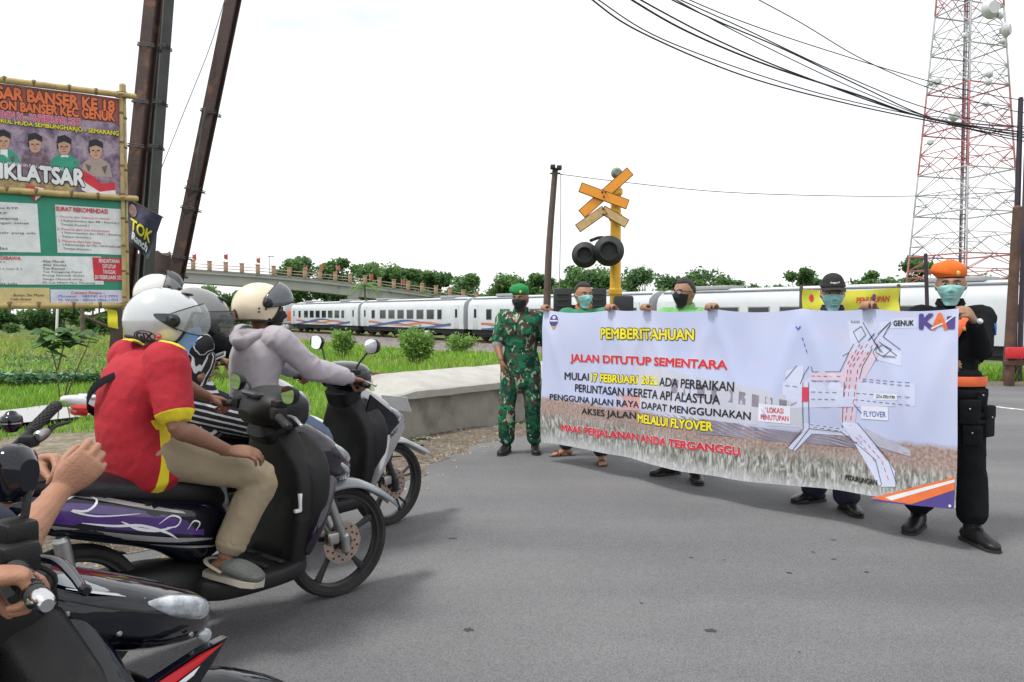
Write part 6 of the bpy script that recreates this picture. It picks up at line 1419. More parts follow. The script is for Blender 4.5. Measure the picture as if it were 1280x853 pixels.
# round emblem at the left
mb = MB(); c = b_px(694, 401)
for r_, m_, o_ in ((.062, M_PRW, .0022), (.056, M_PRP, .0032)):
    q = MB(); b_add(q, [(c[0] + r_ * math.cos(t), c[1] + r_ * math.sin(t)) for t in np.arange(24) * 2 * PI / 24], [tuple(range(24))], o_); q.build('emblem', m_, bn, world=True, fix=False, smooth=0)
q = MB(); b_add(q, [(c[0] - .05, c[1] + .006), (c[0] + .05, c[1] + .006), (c[0] + .05, c[1] - .008), (c[0] - .05, c[1] - .008)], [(0, 1, 2, 3)], .0042); b_add(q, [(c[0] + .022 * math.cos(t), c[1] + .03 + .015 * math.sin(t)) for t in np.arange(12) * 2 * PI / 12], [tuple(range(12))], .0042); q.build('emblem_detail', M_MAPW, bn, world=True, fix=False, smooth=0)
q = MB(); b_add(q, [(c[0] - .03, c[1] - .05), (c[0] + .03, c[1] - .05), (c[0], c[1] - .085)], [(0, 1, 2)], .0034); q.build('emblem_tail', M_GOLD, bn, world=True, fix=False, smooth=0)
# swoosh at the lower right corner
def sw(pts, m_, off, name='corner_swoosh'): return b_poly(pts, m_, off, name, 14)
sw([(1092, 626), (1196, 600), (1196, 637), (1140, 632)], M_PRP, .0020)
sw([(1092, 623), (1196, 597), (1196, 613), (1142, 631)], M_PRO, .0028); sw([(1110, 622), (1196, 600), (1196, 603.5), (1118, 626)], M_PRW, .0036)
q = MB(); c = b_px(1191, 633); b_add(q, [(c[0] + .008 * math.cos(t), c[1] + .008 * math.sin(t)) for t in np.arange(12) * 2 * PI / 12], [tuple(range(12))], .004); q.build('eyelet', M_PRW, bn, world=True, fix=False, smooth=0)

# ---------------------------------------------------------------- the men holding the banner
def back_of(s, z, d=.0): return bpoint(s, z, -d)
def grip_arm(J, i, px, out=.06, up=-.6):
    """hand hooked over the top edge of the banner at photo column px"""
    s = b_u(px); top = bpoint(s, b_top(s)); w = top - bn_ * .058 + V(0, 0, -.022)
    set_arm(J, i, w, J['sh'][i] + J['l'] * (out if i == 0 else -out) + V(0, 0, up) - J['f'] * .3, fwd=unit(bn_ * .75 + V(0, 0, .70)), nrm=unit(V(0, 0, .7) - bn_ * .7), side=(1 if i == 0 else -1), curl=(.85, 1.05, .7), thumb=.5)
def beret(J, root, m, tilt=1, badge=None):
    H = frame(J['hf'], J['hu']); mb = MB(); k = J['k']
    def mult(d, p):
        z = d[:, 2]; line = .40 + .03 * d[:, 1]; t = ss(z - line, -.04, .05)
        side = np.clip(d[:, 0] * -tilt, -1, 1)
        return -.015 + t * (.028 + .028 * ss(z, .4, .8) + .045 * np.clip(side, 0, 1) * np.exp(-((z - .55) / .3) ** 2) - .012 * np.clip(-side, 0, 1) * ss(z, .55, 1)) + .0015 * t * vnoise(d, 9, 3, 2)
    head_shell(mb, J['head'], H, mult, k=k); o = mb.build('beret', m, root, world=True, smooth=180)
    b = MB(); th = np.linspace(0, 2 * PI, 33)
    b.tube([J['head'] + H @ (V(math.sin(a) * .0735, math.cos(a) * .0925 - .002, .046 + .002 * math.cos(a))) * k for a in th], [(.007 * k, .004 * k)] * 33, side=J['hu'], n=8); b.build('band', M_UNIF, o, world=True)
    b = MB(); c = J['head'] + H @ V(.035 * tilt, .091, .073) * k; b.ell(c, V(.013, .006, .017) * k, R=H, nu=12, nv=8); b.build('badge', M_GOLD, o, world=True)
    return o
def collar(J, root, m, w=.035):
    k = J['k']; n = J['neck']; f, l = J['f'], J['l']; th = np.linspace(-2.75, 2.75, 25)
    P = np.array([[n + V(0, 0, .015 * k + h * w * k) + (f * math.cos(t + PI * 0) * (.070 + .012 * (1 - h)) + l * math.sin(t) * (.072 + .014 * (1 - h))) * k * (1 if True else 1) - V(0, 0, .05 * k * max(0, math.cos(t)) ** 2 * 1.0) for t in th + PI] for h in (0, .5, 1)])
    b = MB(); b.grid(P); o = b.build('collar', m, root, world=True, fix=False, smooth=180); s = o.modifiers.new('s', 'SOLIDIFY'); s.thickness = .005; return o
# -- soldier in camouflage
fL, fR = G(669, 566) , G(633, 567); base = (fL + fR) / 2
root = empty('person', base, 'soldier in green beret, black mask and camouflage standing left of the banner', 'person')
J = stand(base, (-.18, -1), 1.665, head_dir=V(-.42, -1, -.06), feet=[fL, fR], feet_dir=[(.05, -1), (-.35, -1)])
set_arm(J, 1, W(627, 452, 7.38), J['sh'][1] + V(-.4, .3, -.6), fwd=V(.12, -.10, -1), nrm=V(-1, -.3, 0), side=-1, curl=(.35, .45, .4), thumb=.35)
set_arm(J, 0, J['sh'][0] + V(.12, -.12, -.48), J['sh'][0] + V(.4, .4, -.5), fwd=V(-.2, -.5, -.8), nrm=V(.8, .3, 0), side=1, curl=(.6, .6, .5))
body(J, 'brown', root)
shirt(J, root, M_CAMO, g=.022, end=(1.0, .93), low=.14, folds=.006, seed=1, collar=.01, name='camouflage_shirt')
b = MB()
e0, w0 = J['el'][1], J['wr'][1]; s0 = J['sh'][1]; d = unit(e0 - s0); b.tube([e0 - d * .045, e0 + (w0 - e0) * .05], [.060, .056], n=18); b.build('rolled_cuff', M_GREYCL, root, world=True)
trousers(J, root, M_CAMO, g=.026, end=.86, folds=.006, seed=4, flare=.018, name='camouflage_trousers')
for i in (0, 1): shoe(J, i, root, M_BOOT, M_SOLE, boot=.085, name='boot', laces=M_UNIF)
beret(J, root, M_BERETG, tilt=1); face_mask(J, root, M_BLACKMASK, grow=.012, loop=M_BLACKMASK); hair(J, root, crown=-.004, low=-.25); collar(J, root, M_CAMO)
b = MB(); c = J['chest'] + J['f'] * .137 + V(0, 0, .06)
for s_ in (-1, 1):
    q = MB(); q.rbox(c + J['l'] * s_ * .082 + V(0, 0, -.03), (.055, .008, .062), .006, frame(J['f'])); q.build('chest_pocket', M_CAMO, root, world=True)

# -- man with teal mask, green collar and sandals
fL, fR = G(752, 580), G(708, 570); base = (fL + fR) / 2 + V(.0, .06, 0)
hd = W(741, 372, 7.12)
root = empty('person', base, 'bareheaded man in teal mask and sandals, second from the left at the banner', 'person')
J = stand(base, (-.35, -1), 1.70, head_dir=V(.40, -1, -.05), feet=[fL, fR], feet_dir=[(-.05, -1), (-1, -.35)])
for i, px in ((1, 683), (0, 766)): grip_arm(J, i, px)
body(J, 'warm', root); shirt(J, root, M_GRNDK, g=.016, end=(1.7, 1.7), low=.10, collar=.005, seed=5, name='green_shirt'); collar(J, root, mat('collar_orange', (.42, .13, .05), .8))
trousers(J, root, mat('jeans_dark', (.020, .027, .05), .9, bump=.3, bscale=300), g=.02, end=.94, flare=.016, seed=6)
hair(J, root, crown=.012, low=-.15, front=.62, seed=2); face_mask(J, root, M_TEAL)
M_SANDAL = mat('sandal_brown', (.10, .06, .035), .7)
for i in (0, 1):
    an, t = J['an'][i], J['toe'][i]; a = np.cross(V(0, 0, 1), t); sd = MB()
    out = [(-.10, 0), (-.085, .03), (0, .033), (.08, .047), (.15, .042), (.185, .0), (.15, -.045), (.08, -.045), (0, -.033), (-.085, -.03)]
    sd.prism([an + t * x + a * y - V(0, 0, .074) for x, y in out], V(0, 0, -.022)); so = sd.build('sandal', M_SANDAL, root, world=True)
    for x, h in ((.10, .056), (.05, .066)):
        q = MB(); q.tube([an + t * x + a * y + V(0, 0, -.078 + h * (1 - (y / .05) ** 2)) for y in (-.048, -.03, 0, .03, .048)], [(.010, .003)] * 5, side=t, n=6, sub=2); q.build('sandal_strap', M_SANDAL, so, world=True)

# -- man with glasses and black mask
fL, fR = G(869, 602), G(838, 594); base = (fL + fR) / 2 + V(0.02, .05, 0)
root = empty('person', base, 'man with glasses and black mask, bareheaded, in the middle of the banner', 'person')
J = stand(base, (-.45, -1), 1.70, head_dir=V(-.95, -.62, -.08), feet=[fL, fR], feet_dir=[(-.05, -1), (-1, -.40)])
for i, px in ((1, 808), (0, 892)): grip_arm(J, i, px)
body(J, 'tan', root); shirt(J, root, M_GRNSH, g=.016, end=(1.0, 1.0), low=.10, collar=.012, seed=7, name='green_shirt'); collar(J, root, M_GRNSH)
trousers(J, root, mat('trousers_darkgrey', (.03, .035, .045), .9), g=.02, end=.93, flare=.018, seed=8)
for i in (0, 1): shoe(J, i, root, M_SHOE, M_SOLE, laces=M_UNIF)
hair(J, root, crown=.010, low=-.12, front=.64, seed=5); face_mask(J, root, M_BLACKMASK, grow=.013, loop=M_BLACKMASK)
def glasses(J, root):
    H = frame(J['hf'], J['hu']); fm = M_UNIF; g_ = None
    g_ = MB()
    for s in (-1, 1):
        th = np.linspace(0, 2 * PI, 21); g_.tube([J['head'] + H @ V(s * .033 + .025 * math.cos(t), .105 - .35 * abs(.025 * math.cos(t) * s + .0) * .3, .008 + .018 * math.sin(t)) for t in th], [.0022] * 21, n=6, cap=None)
        g_.tube([J['head'] + H @ V(*p) for p in ((s * .058, .103, .012), (s * .082, .062, .012), (s * .087, .0, .010))], [.002] * 3, n=6)
    g_.tube([J['head'] + H @ V(-.009, .107, .012), J['head'] + H @ V(.009, .107, .012)], [.002, .002], n=6)
    o = g_.build('glasses', fm, root, world=True)
    for s in (-1, 1):
        q = MB(); q.ell(J['head'] + H @ V(s * .033, .1045, .008), (.0235, .0012, .0165), R=H, nu=18, nv=6); q.build('lens', glass('glasses_lens', (.55, .6, .65), .35), o, world=True)
glasses(J, root)

# -- man in black cap
fL, fR = G(1058, 640), G(1018, 628); base = (fL + fR) / 2 + V(0.02, .06, 0)
root = empty('person', base, 'man in black cap and teal mask at the banner between yellow cloth and map', 'person')
J = stand(base, (-.45, -1), 1.665, head_dir=V(-.28, -1, -.10), feet=[fL, fR], feet_dir=[(.05, -1), (-1, -.30)])
for i, px in ((1, 1003), (0, 1086)): grip_arm(J, i, px)
J['wr'][1] = J['wr'][1] + V(0, 0, -.20) - bn_ * .14
J['el'][1] = two_bone(J['sh'][1], J['wr'][1], .28, .25, J['sh'][1] + V(-.3, .2, -.4))
body(J, 'tan', root); shirt(J, root, M_NAVY, g=.018, end=(1.7, 1.7), low=.10, seed=9, name='navy_shirt'); collar(J, root, M_NAVY)
trousers(J, root, M_NAVY, g=.024, end=.97, flare=.030, seed=10, folds=.005)
for i in (0, 1): shoe(J, i, root, M_SHOE, M_SOLE)
hair(J, root, crown=.004, low=-.30, front=.40, seed=6); face_mask(J, root, M_TEAL, grow=.012)
H = frame(J['hf'], J['hu']); mb = MB()
def mult(d, p): z = d[:, 2]; t = ss(z - (.36 + .02 * d[:, 1]), -.03, .03); return -.015 + t * (.030 + .016 * ss(z, .5, .9))
head_shell(mb, J['head'], H, mult); cp = mb.build('cap', mat('cap_black', (.012, .012, .014), .85, bump=.2, bscale=300), root, world=True, smooth=180)
a = np.linspace(-1.05, 1.05, 17); Pt = np.array([[J['head'] + H @ V(math.sin(t) * (.088 + .0 * q), math.cos(t) * (.094 + .075 * q * math.cos(t) ** .5) + .008, .048 - .012 * q - .018 * abs(math.sin(t)) ** 2 * (.4 + q)) for t in a] for q in (0, .35, .7, 1)])
b = MB(); b.grid(Pt); o = b.build('cap_peak', mat('cap_black', (.012, .012, .014)), cp, world=True, fix=False, smooth=180); s = o.modifiers.new('s', 'SOLIDIFY'); s.thickness = .004
b = MB(); v, f = text_box('Tangguh', (-.035, .078, .030, .092), .01); b.add([J['head'] + H @ V(-x, math.sqrt(max(0, .1125 ** 2 - (x * 1.15) ** 2)) * (1 - .18 * ((z - .05) / .06) ** 2) + .006, z) for x, z in v], f); b.build('cap_lettering', M_PRW, cp, world=True, fix=False, smooth=0)

# -- railway security officer with orange beret
fL, fR = G(1216, 680), G(1147, 662); base = (fL + fR) / 2 + V(.03, .04, 0)
root = empty('person', base, 'officer in orange beret and black uniform gripping the right end of the banner', 'person')
J = stand(base, (-.50, -1), 1.70, head_dir=V(-.55, -1, -.05), feet=[fL, fR], feet_dir=[(.10, -1), (-.75, -.75)])
s = b_u(1199); top = bpoint(s, 1.42)
set_arm(J, 0, W(1217, 400, 4.42), J['sh'][0] + V(.25, .05, -.7), fwd=unit(W(1200, 378, 4.33) - W(1217, 400, 4.42)), nrm=V(.55, -.8, .35), side=1, curl=(.95, 1.25, .8), thumb=.6)
set_arm(J, 1, J['sh'][1] + V(-.02, -.30, -.30), J['sh'][1] + V(-.4, 0, -.5), fwd=V(-.1, -1, .2), nrm=V(-.8, 0, .5), side=-1, curl=(.7, .8, .6))
# upper arm hangs, forearm folded back up
J['el'][0] = two_bone(J['sh'][0], J['wr'][0], .285, .26, J['sh'][0] + V(.12, .0, -1.0))
body(J, 'tan', root, voxel=.0055)
shirt(J, root, M_UNIF, g=.013, end=(1.88, 1.9), low=.05, folds=.006, seed=11, voxel=.009, collar=.012, name='uniform_shirt'); collar(J, root, M_UNIF)
trousers(J, root, M_UNIF, g=.030, end=.80, folds=.006, seed=12, flare=.020)
for i in (0, 1): shoe(J, i, root, M_BOOT, M_SOLE, boot=.14, k2=1.05, name='boot', laces=M_UNIF)
beret(J, root, M_BERETO, tilt=1); hair(J, root, crown=-.004, low=-.25); face_mask(J, root, M_TEAL, grow=.012)
f, l = J['f'], J['l']; w = J['pel'] + V(0, 0, .055); th = np.linspace(0, 2 * PI, 25)
strap(root, [w + l * math.sin(t) * .204 + f * math.cos(t) * .164 for t in th], .060, .006, M_ORSTR, 'belt', [l * math.sin(t) + f * math.cos(t) for t in th], sub=2)
w = J['pel'] + V(0, 0, -.02); strap(root, [w + l * math.sin(t) * .212 + f * math.cos(t) * .170 for t in th], .050, .006, M_UNIF, 'belt', [l * math.sin(t) + f * math.cos(t) for t in th], sub=2)
pts = [J['neck'] + l * .10 + V(0, 0, -.02) - f * .02, J['chest'] + l * .085 + V(0, 0, .14) + f * .105, J['chest'] + l * .02 + f * .142 + V(0, 0, .02), J['waist'] - l * .06 + f * .132 + V(0, 0, .03), J['pel'] - l * .13 + f * .09 + V(0, 0, .07)]
strap(root, pts, .050, .005, M_ORSTR, 'shoulder_sash', [V(0, 0, 1) + f * .2, f + V(0, 0, .3), f, f, f - l * .5])
b = MB(); c = J['sh'][0] * .62 + J['el'][0] * .38; b.rbox(c + l * .064 - f * .01, (.008, .030, .036), .004, frame(f)); b.build('arm_patch', mat('patch_blue', (.03, .12, .42), .7, var=.6, scale=60), root, world=True)
for q_, nm in ((J['chest'] + f * .143 + l * .095 + V(0, 0, .055), 'chest_badge'), (J['neck'] + l * .13 - V(0, 0, .015) + f * .01, 'epaulette')):
    b = MB(); b.rbox(q_, (.034, .006, .010) if nm == 'chest_badge' else (.035, .016, .006), .003, frame(f)); b.build(nm, M_GOLD, root, world=True)
M_POUCH = mat('pouch_black', (.011, .012, .013), .9, spec=.2, bump=.4, bscale=200)
F = frame(f)
def pouch(c, h, yaw=0.0):
    R = F @ rotz(yaw); b = MB(); b.rbox(c, h, .012, R); o = b.build('pouch', M_POUCH, root, world=True); b = MB(); b.rbox(c + R @ V(0, h[1] * .35, h[2] * .62), (h[0] * 1.06, h[1] * .78, h[2] * .42), .012, R); b.build('pouch_flap', M_POUCH, o, world=True)
    b = MB(); q = c + R @ V(0, h[1] * 1.15, h[2] * .30); b.ell(q, (.006, .004, .006), R=R, nu=10, nv=6); b.build('snap', mat('snap_metal', (.5, .5, .5), .3, .9), o, world=True)
P0 = J['pel']
pouch(P0 + l * .105 + f * .130 + V(0, 0, -.13), (.055, .03, .075)); pouch(P0 + l * .20 + f * .05 + V(0, 0, -.19), (.048, .032, .095), -1.0); pouch(P0 + l * .21 - f * .06 + V(0, 0, -.20), (.045, .03, .085), -1.6)
pouch(P0 + l * .12 + f * .135 + V(0, 0, -.27), (.050, .026, .060)); pouch(P0 + l * .165 + f * .105 + V(0, 0, -.035), (.03, .018, .035), -.6)
for k in range(2):
    c = P0 + l * .185 + V(0, 0, -.28 - .05 * k) ; b = MB(); tt = np.linspace(0, 2 * PI, 17); kn = J['hip'][0] * (.72 - .10 * k) + J['kn'][0] * (.28 + .10 * k)
    b.tube([kn + l * math.sin(t) * .118 + f * math.cos(t) * .118 for t in tt], [(.012, .003)] * 17, side=V(0, 0, 1), n=6); b.build('leg_strap', M_POUCH, root, world=True)
wq = lerp(J['wr'][0], J['el'][0], .10); d = unit(J['wr'][0] - J['el'][0]); wt = MB(); aa = unit(np.cross(d, V(0, -1, 0))); bb = np.cross(d, aa); wt.tube([wq + (aa * math.cos(t) * .034 + bb * math.sin(t) * .030) for t in np.linspace(0, 2 * PI, 17)], [(.010, .003)] * 17, side=d, n=6); wo = wt.build('wristwatch', M_UNIF, root, world=True)
q = MB(); q.tube([wq + V(.010, -.030, .01), wq + V(.012, -.040, .012)], [.017, .016], n=16); q.build('watch_face', mat('watch_face', (.6, .6, .62), .2, .3), wo, world=True)
# ---------------------------------------------------------------- scooters (x forward from the front axle, y left, z up)
M_TYRE = mat('tyre', (0.022, 0.021, 0.020), rough=.85, var=.35, scale=14, bump=.5, bscale=120); M_RIMB = mat('rim_black', (0.022, 0.022, 0.024), rough=.4, dirt=((.10, .085, .07), 9, .60)); M_DISC = mat('disc_steel', (0.42, 0.33, 0.28), rough=.35, metal=.8, var=.2)
M_PLB = mat('plastic_black', (0.010, 0.010, 0.011), rough=.45, spec=.3, var=.25, scale=9, bump=.15, bscale=250, dirt=((.035, .032, .028), 5, .64)); M_GLB = mat('gloss_black', (0.004, 0.005, 0.011), rough=.07, coat=.35, spec=.35); M_SEAT = mat('seat_vinyl', (0.010, 0.010, 0.012), rough=.40, spec=.35, var=.2, bump=.3, bscale=150)
M_RUBB = mat('rubber', (0.018, 0.018, 0.019), rough=.75, bump=.3, bscale=300); M_CHR = mat('chrome', (0.55, 0.55, 0.56), rough=.15, metal=1.0); M_ALU = mat('alloy', (0.40, 0.40, 0.40), rough=.4, metal=.8, dirt=((.16, .12, .08), 12, .56)); M_LENS = mat('headlamp_lens', (0.34, 0.37, 0.40), rough=.05, spec=.9, coat=1.0, var=.6, scale=30)
M_MIRR = mat('mirror_glass', (0.75, 0.78, 0.78), rough=.02, metal=1.0, var=.02); M_PURP = mat('paint_purple', (0.055, 0.015, 0.16), rough=.18, coat=.8, var=.4, scale=6); M_SILV = mat('paint_silver', (0.40, 0.40, 0.41), rough=.28, metal=.5, coat=.6, var=.06); M_DKVIO = mat('paint_dark_violet', (0.014, 0.008, 0.020), rough=.12, coat=.6, spec=.4)
M_WHP = mat('paint_white', (0.66, 0.67, 0.68), rough=.22, coat=.8, var=.04); M_REDL = mat('lamp_red', (0.55, 0.02, 0.015), rough=.15, coat=.8); M_REDP = mat('paint_red', (0.60, 0.012, 0.02), rough=.2, coat=.7); M_ORL = mat('lamp_orange', (0.5, .10, .01), rough=.2); M_GREYP = mat('paint_grey', (.16, .18, .20), rough=.22, coat=.8, var=.1)
M_TRUN = mat('decal_white', (.75, .75, .80), .3); M_BRASS = mat('key_brass', (.62, .42, .10), .3, .9)
def wheel(root, name, c, R, w, spokes, yaw, rim_m, disc=True, split=False, radius_in=.72):
    """c centre; yaw steering about z"""
    Rz = rotz(yaw); T = lambda m: m.xform(np.block([[Rz, np.array(c).reshape(3, 1)], [np.zeros((1, 3)), np.ones((1, 1))]]))
    e = bpy.data.objects.new(name, None); COL.objects.link(e); e.parent = root
    m = MB(); a = np.arange(56) * 2 * PI / 56; r0 = R - w; prof = [(r0 - .004, -w * .62), (r0 + w * .25, -w * .98), (R - w * .30, -w * .95), (R - .004, -w * .45), (R, 0), (R - .004, w * .45), (R - w * .30, w * .95), (r0 + w * .25, w * .98), (r0 - .004, w * .62)]
    m.grid(np.array([[V(math.cos(t) * r, y, math.sin(t) * r) for r, y in prof] for t in np.append(a, 2 * PI)])); T(m).build('tyre', M_TYRE, e)
    m = MB(); prof = [(r0 + .002, -w * .66), (r0 - .012, -w * .64), (r0 - .020, -w * .35), (r0 - .020, w * .35), (r0 - .012, w * .64), (r0 + .002, w * .66)]
    m.grid(np.array([[V(math.cos(t) * r, y, math.sin(t) * r) for r, y in prof] for t in np.append(a, 2 * PI)]))
    for k in range(spokes):
        t0 = 2 * PI * k / spokes + .3; d = V(math.cos(t0), 0, math.sin(t0)); s_ = V(-math.sin(t0), 0, math.cos(t0))
        if split:
            for q in (-1, 1): m.tube([d * .03 + s_ * q * .006, d * (r0 * .6) + s_ * q * .012, d * (r0 - .014) + s_ * q * .034], [(.007, .012)] * 3, side=s_, n=8, p=3, sub=2)
        else: m.tube([d * .03 + s_ * .0, d * (r0 * .55) + s_ * .012, d * (r0 - .014) + s_ * .022], [(.017, .011), (.012, .012), (.021, .014)], side=s_, n=8, p=3, sub=3)
    m.tube([V(0, -.042, 0), V(0, .042, 0)], [.036, .036], n=18); T(m).build('rim', rim_m, e)
    if disc:
        m = MB(); yd = -.052; n = 40; P = []
        for r in (.052, .102): P.append([V(math.cos(t) * r * (1 + (.02 * math.cos(t * 10) if r > .1 else 0)), yd, math.sin(t) * r) for t in np.arange(n) * 2 * PI / n])
        P2 = [[p + V(0, .004, 0) for p in row] for row in P][::-1]; m.grid(np.array(P + P2 + [P[0]]), closed_u=True); T(m).build('brake_disc', M_DISC, e)
        m = MB()
        for k in range(20): t = k * .3142; r = .068 + .018 * (k % 2); m.tube([V(math.cos(t) * r, yd - .001, math.sin(t) * r), V(math.cos(t) * r, yd - .0025, math.sin(t) * r)], [.0055, .0055], n=8, cap='round')
        T(m).build('disc_holes', M_RIMB, e)
        m = MB()
        for k in range(5): t = k * 2 * PI / 5; m.tube([V(0, yd - .003, 0), V(math.cos(t) * .055, yd - .003, math.sin(t) * .055)], [(.007, .003), (.006, .003)], n=6)
        T(m).build('disc_carrier', mat('carrier_gold', (.50, .24, .06), .5, .5, dirt=((.12, .05, .02), 40, .5)), e)
    return e
def scooter(F, phi, label, cfg, group='scooters waiting at the crossing', lean=0.0):
    Fx, Fy = F; root = empty('motor_scooter', (Fx, Fy, 0), label, 'scooter', group, rz=phi); st = cfg.get('steer', 0.0)
    R = .275; wh = cfg.get('wheel_w', .042); body, shield, panel, front, fend = (cfg[k] for k in ('body', 'shield', 'panel', 'front', 'fender'))
    HS = V(-.345, 0, .90)                                  # head of the steering axis
    def steer(m):
        c, s = math.cos(st), math.sin(st); ax = unit(V(-.42, 0, 1)); K = np.array([[0, -ax[2], ax[1]], [ax[2], 0, -ax[0]], [-ax[1], ax[0], 0]]); Rm = np.eye(3) * c + s * K + (1 - c) * np.outer(ax, ax)
        v = m.verts(); m.v = [(v - HS) @ Rm.T + HS]; return m
    wheel(root, 'front_wheel', (0, 0, R), R, wh, cfg['spokes'], st, M_RIMB, True, cfg.get('split', False))
    wheel(root, 'rear_wheel', (-1.24, 0, R), R, wh + .004, cfg['spokes'], 0, M_RIMB, False, cfg.get('split', False))
    for s in (-1, 1):
        m = MB(); m.tube([V(0, s * .072, R), V(-.055, s * .072, R + .13), V(-.15, s * .070, R + .36)], [.018, .021, .024], n=12); m2 = MB(); m2.tube([V(0, s * .072, R - .03), V(-.01, s * .074, R + .05)], [.022, .022], n=12); m._merge(m2); steer(m).build('fork', cfg.get('fork', M_ALU), root)
    m = MB(); m.rbox(V(-.075, -.062, R + .045), (.034, .020, .030), .01); m.tube([V(-.08, -.066, R + .06), V(-.14, -.075, R + .16), V(-.14, -.06, R + .34)], [.006] * 3, n=6, sub=3); steer(m).build('brake_caliper', M_ALU, root)
    # mudguard
    m = MB(); a = np.linspace(*cfg.get('fend_arc', (.50, 2.35)), 20); rows = []
    for i, t in enumerate(a):
        u = i / (len(a) - 1); k = .35 + .65 * math.sin(PI * min(max(u * 1.0 + .10, 0), 1)) ** .6; rr = R + .030 + .012 * math.sin(PI * u); ex = cfg.get('fend_tip', .06) * max(0, 1 - u * 3.2) ** 1.5
        rows.append([V(math.cos(t) * rr + ex, math.sin(q) * .072 * k, R + math.sin(t) * rr - .050 * (1 - math.cos(q)) + ex * .2) for q in np.linspace(-1.35, 1.35, 11)])
    m.grid(np.array(rows)); o = steer(m).build('front_mudguard', fend, root, fix=False, smooth=180); s_ = o.modifiers.new('s', 'SOLIDIFY'); s_.thickness = .006
    # leg shield and floor
    m = MB(); zc = cfg.get('shield_pts', [(-.34, .24, .13, .05), (-.325, .34, .175, .055), (-.29, .48, .225, .06), (-.27, .62, .24, .075), (-.275, .74, .21, .085), (-.31, .85, .12, .06)])
    m.tube([V(x, 0, z) for x, z, w, d in zc], [(w, d) for x, z, w, d in zc], side=V(0, 1, 0), n=28, p=4.2, sub=4); remesh(m, 'leg_shield', shield, .012, 3, root, world=False)
    m = MB(); m.tube([V(-.80, 0, .285), V(-.70, 0, .27), V(-.50, 0, .262), V(-.36, 0, .27), V(-.30, 0, .31)], [(.16, .05), (.205, .050), (.215, .048), (.20, .050), (.13, .06)], side=V(0, 1, 0), n=28, p=4.5, sub=4); remesh(m, 'footboard', M_PLB, .011, 2, root, world=False)
    for x in (-.44, -.52, -.60, -.68):
        for s in (-1, 1): m = MB(); m.rbox(V(x, s * .10, .315), (.012, .07, .005), .003); m.build('foot_rib', M_RUBB, root)
    # under body, engine, exhaust
    m = MB(); m.tube([V(-.72, 0, .28), V(-.95, 0, .30), V(-1.15, .03, .32), V(-1.27, .05, .30)], [(.10, .09), (.13, .11), (.10, .09), (.07, .07)], side=V(0, 1, 0), n=16, p=3, sub=3); m.build('engine', M_PLB, root)
    m = MB(); m.tube([V(-.80, -.10, .22), V(-.95, -.15, .21), V(-1.10, -.165, .26), V(-1.50, -.17, .36)], [.016, .018, .045, .052], n=16, sub=3); ex = m.build('exhaust', M_PLB, root); m = MB(); m.tube([V(-1.14, -.21, .29), V(-1.42, -.215, .355)], [(.045, .010)] * 2, side=V(0, 0, 1), n=12, p=3); m.build('heat_shield', M_ALU, ex)
    m = MB(); m.tube([V(-1.24, -.09, .275), V(-1.30, -.105, .60)], [.028, .028], n=12); m.build('shock_absorber', M_REDP if cfg.get('redshock') else M_ALU, root)
    # rear body: side panels and seat
    bp = cfg.get('body_pts', [(-.66, .46, .07, .10), (-.74, .50, .12, .14), (-.90, .57, .155, .115), (-1.10, .635, .165, .10), (-1.32, .70, .135, .085), (-1.52, .765, .075, .05), (-1.62, .80, .03, .02)])
    m = MB(); m.tube([V(x, 0, z) for x, z, w, h in bp], [(w, h) for x, z, w, h in bp], side=V(0, 1, 0), n=30, p=2.8, sub=5); remesh(m, 'rear_body', [body, panel], .011, 2, root, pick=cfg.get('pick'), world=False)
    sp_ = cfg.get('seat_pts', [(-.66, .60, .07, .05), (-.74, .665, .105, .065), (-.86, .70, .125, .065), (-1.02, .725, .135, .055), (-1.20, .765, .130, .050), (-1.36, .795, .110, .042), (-1.50, .82, .07, .03)])
    m = MB(); m.tube([V(x, 0, z) for x, z, w, h in sp_], [(w, h) for x, z, w, h in sp_], side=V(0, 1, 0), n=28, p=2.7, sub=5); remesh(m, 'seat', M_SEAT, .010, 3, root, world=False)
    m = MB(); m.tube([V(-1.62, 0, .78), V(-1.68, 0, .785)], [(.065, .03), (.05, .022)], side=V(0, 1, 0), n=16, p=3); m.build('tail_lamp', M_REDL, root)
    m = MB(); pts = [V(-1.28, -.10, .83), V(-1.48, -.105, .86), V(-1.60, -.07, .875), V(-1.63, 0, .88), V(-1.60, .07, .875), V(-1.48, .105, .86), V(-1.28, .10, .83)]; m.tube(pts, [.013] * 7, n=10, sub=4); m.build('grab_rail', cfg.get('rail', M_PLB), root)
    m = MB(); m.tube([V(-1.45, 0, .62), V(-1.66, 0, .42)], [(.07, .008), (.075, .006)], side=V(0, 1, 0), n=12, p=4); m.build('rear_mudguard', M_PLB, root)
    m = MB(); m.tube([V(-.13, 0, .63), V(-.215, 0, .55), V(-.285, 0, .44), V(-.32, 0, .32)], [(.155, .050), (.225, .050), (.250, .040), (.20, .035)], side=V(0, 1, 0), n=26, p=3.0, sub=4); remesh(m, 'front_panel', front, .010, 2, root, world=False)
    # inner column between the legs
    m = MB(); m.tube([V(-.36, 0, .30), V(-.34, 0, .50), V(-.325, 0, .70), V(-.36, 0, .86)], [(.185, .05), (.222, .06), (.215, .07), (.12, .06)], side=V(0, 1, 0), n=28, p=4.5, sub=3); m.build('inner_shield', M_PLB, root)
    # front cowl
    fpz = cfg.get('front_pts', [(-.335, .90, .07, .05), (-.28, .83, .13, .09), (-.20, .76, .165, .105), (-.11, .70, .155, .095), (-.03, .655, .115, .075), (.03, .63, .065, .045)])
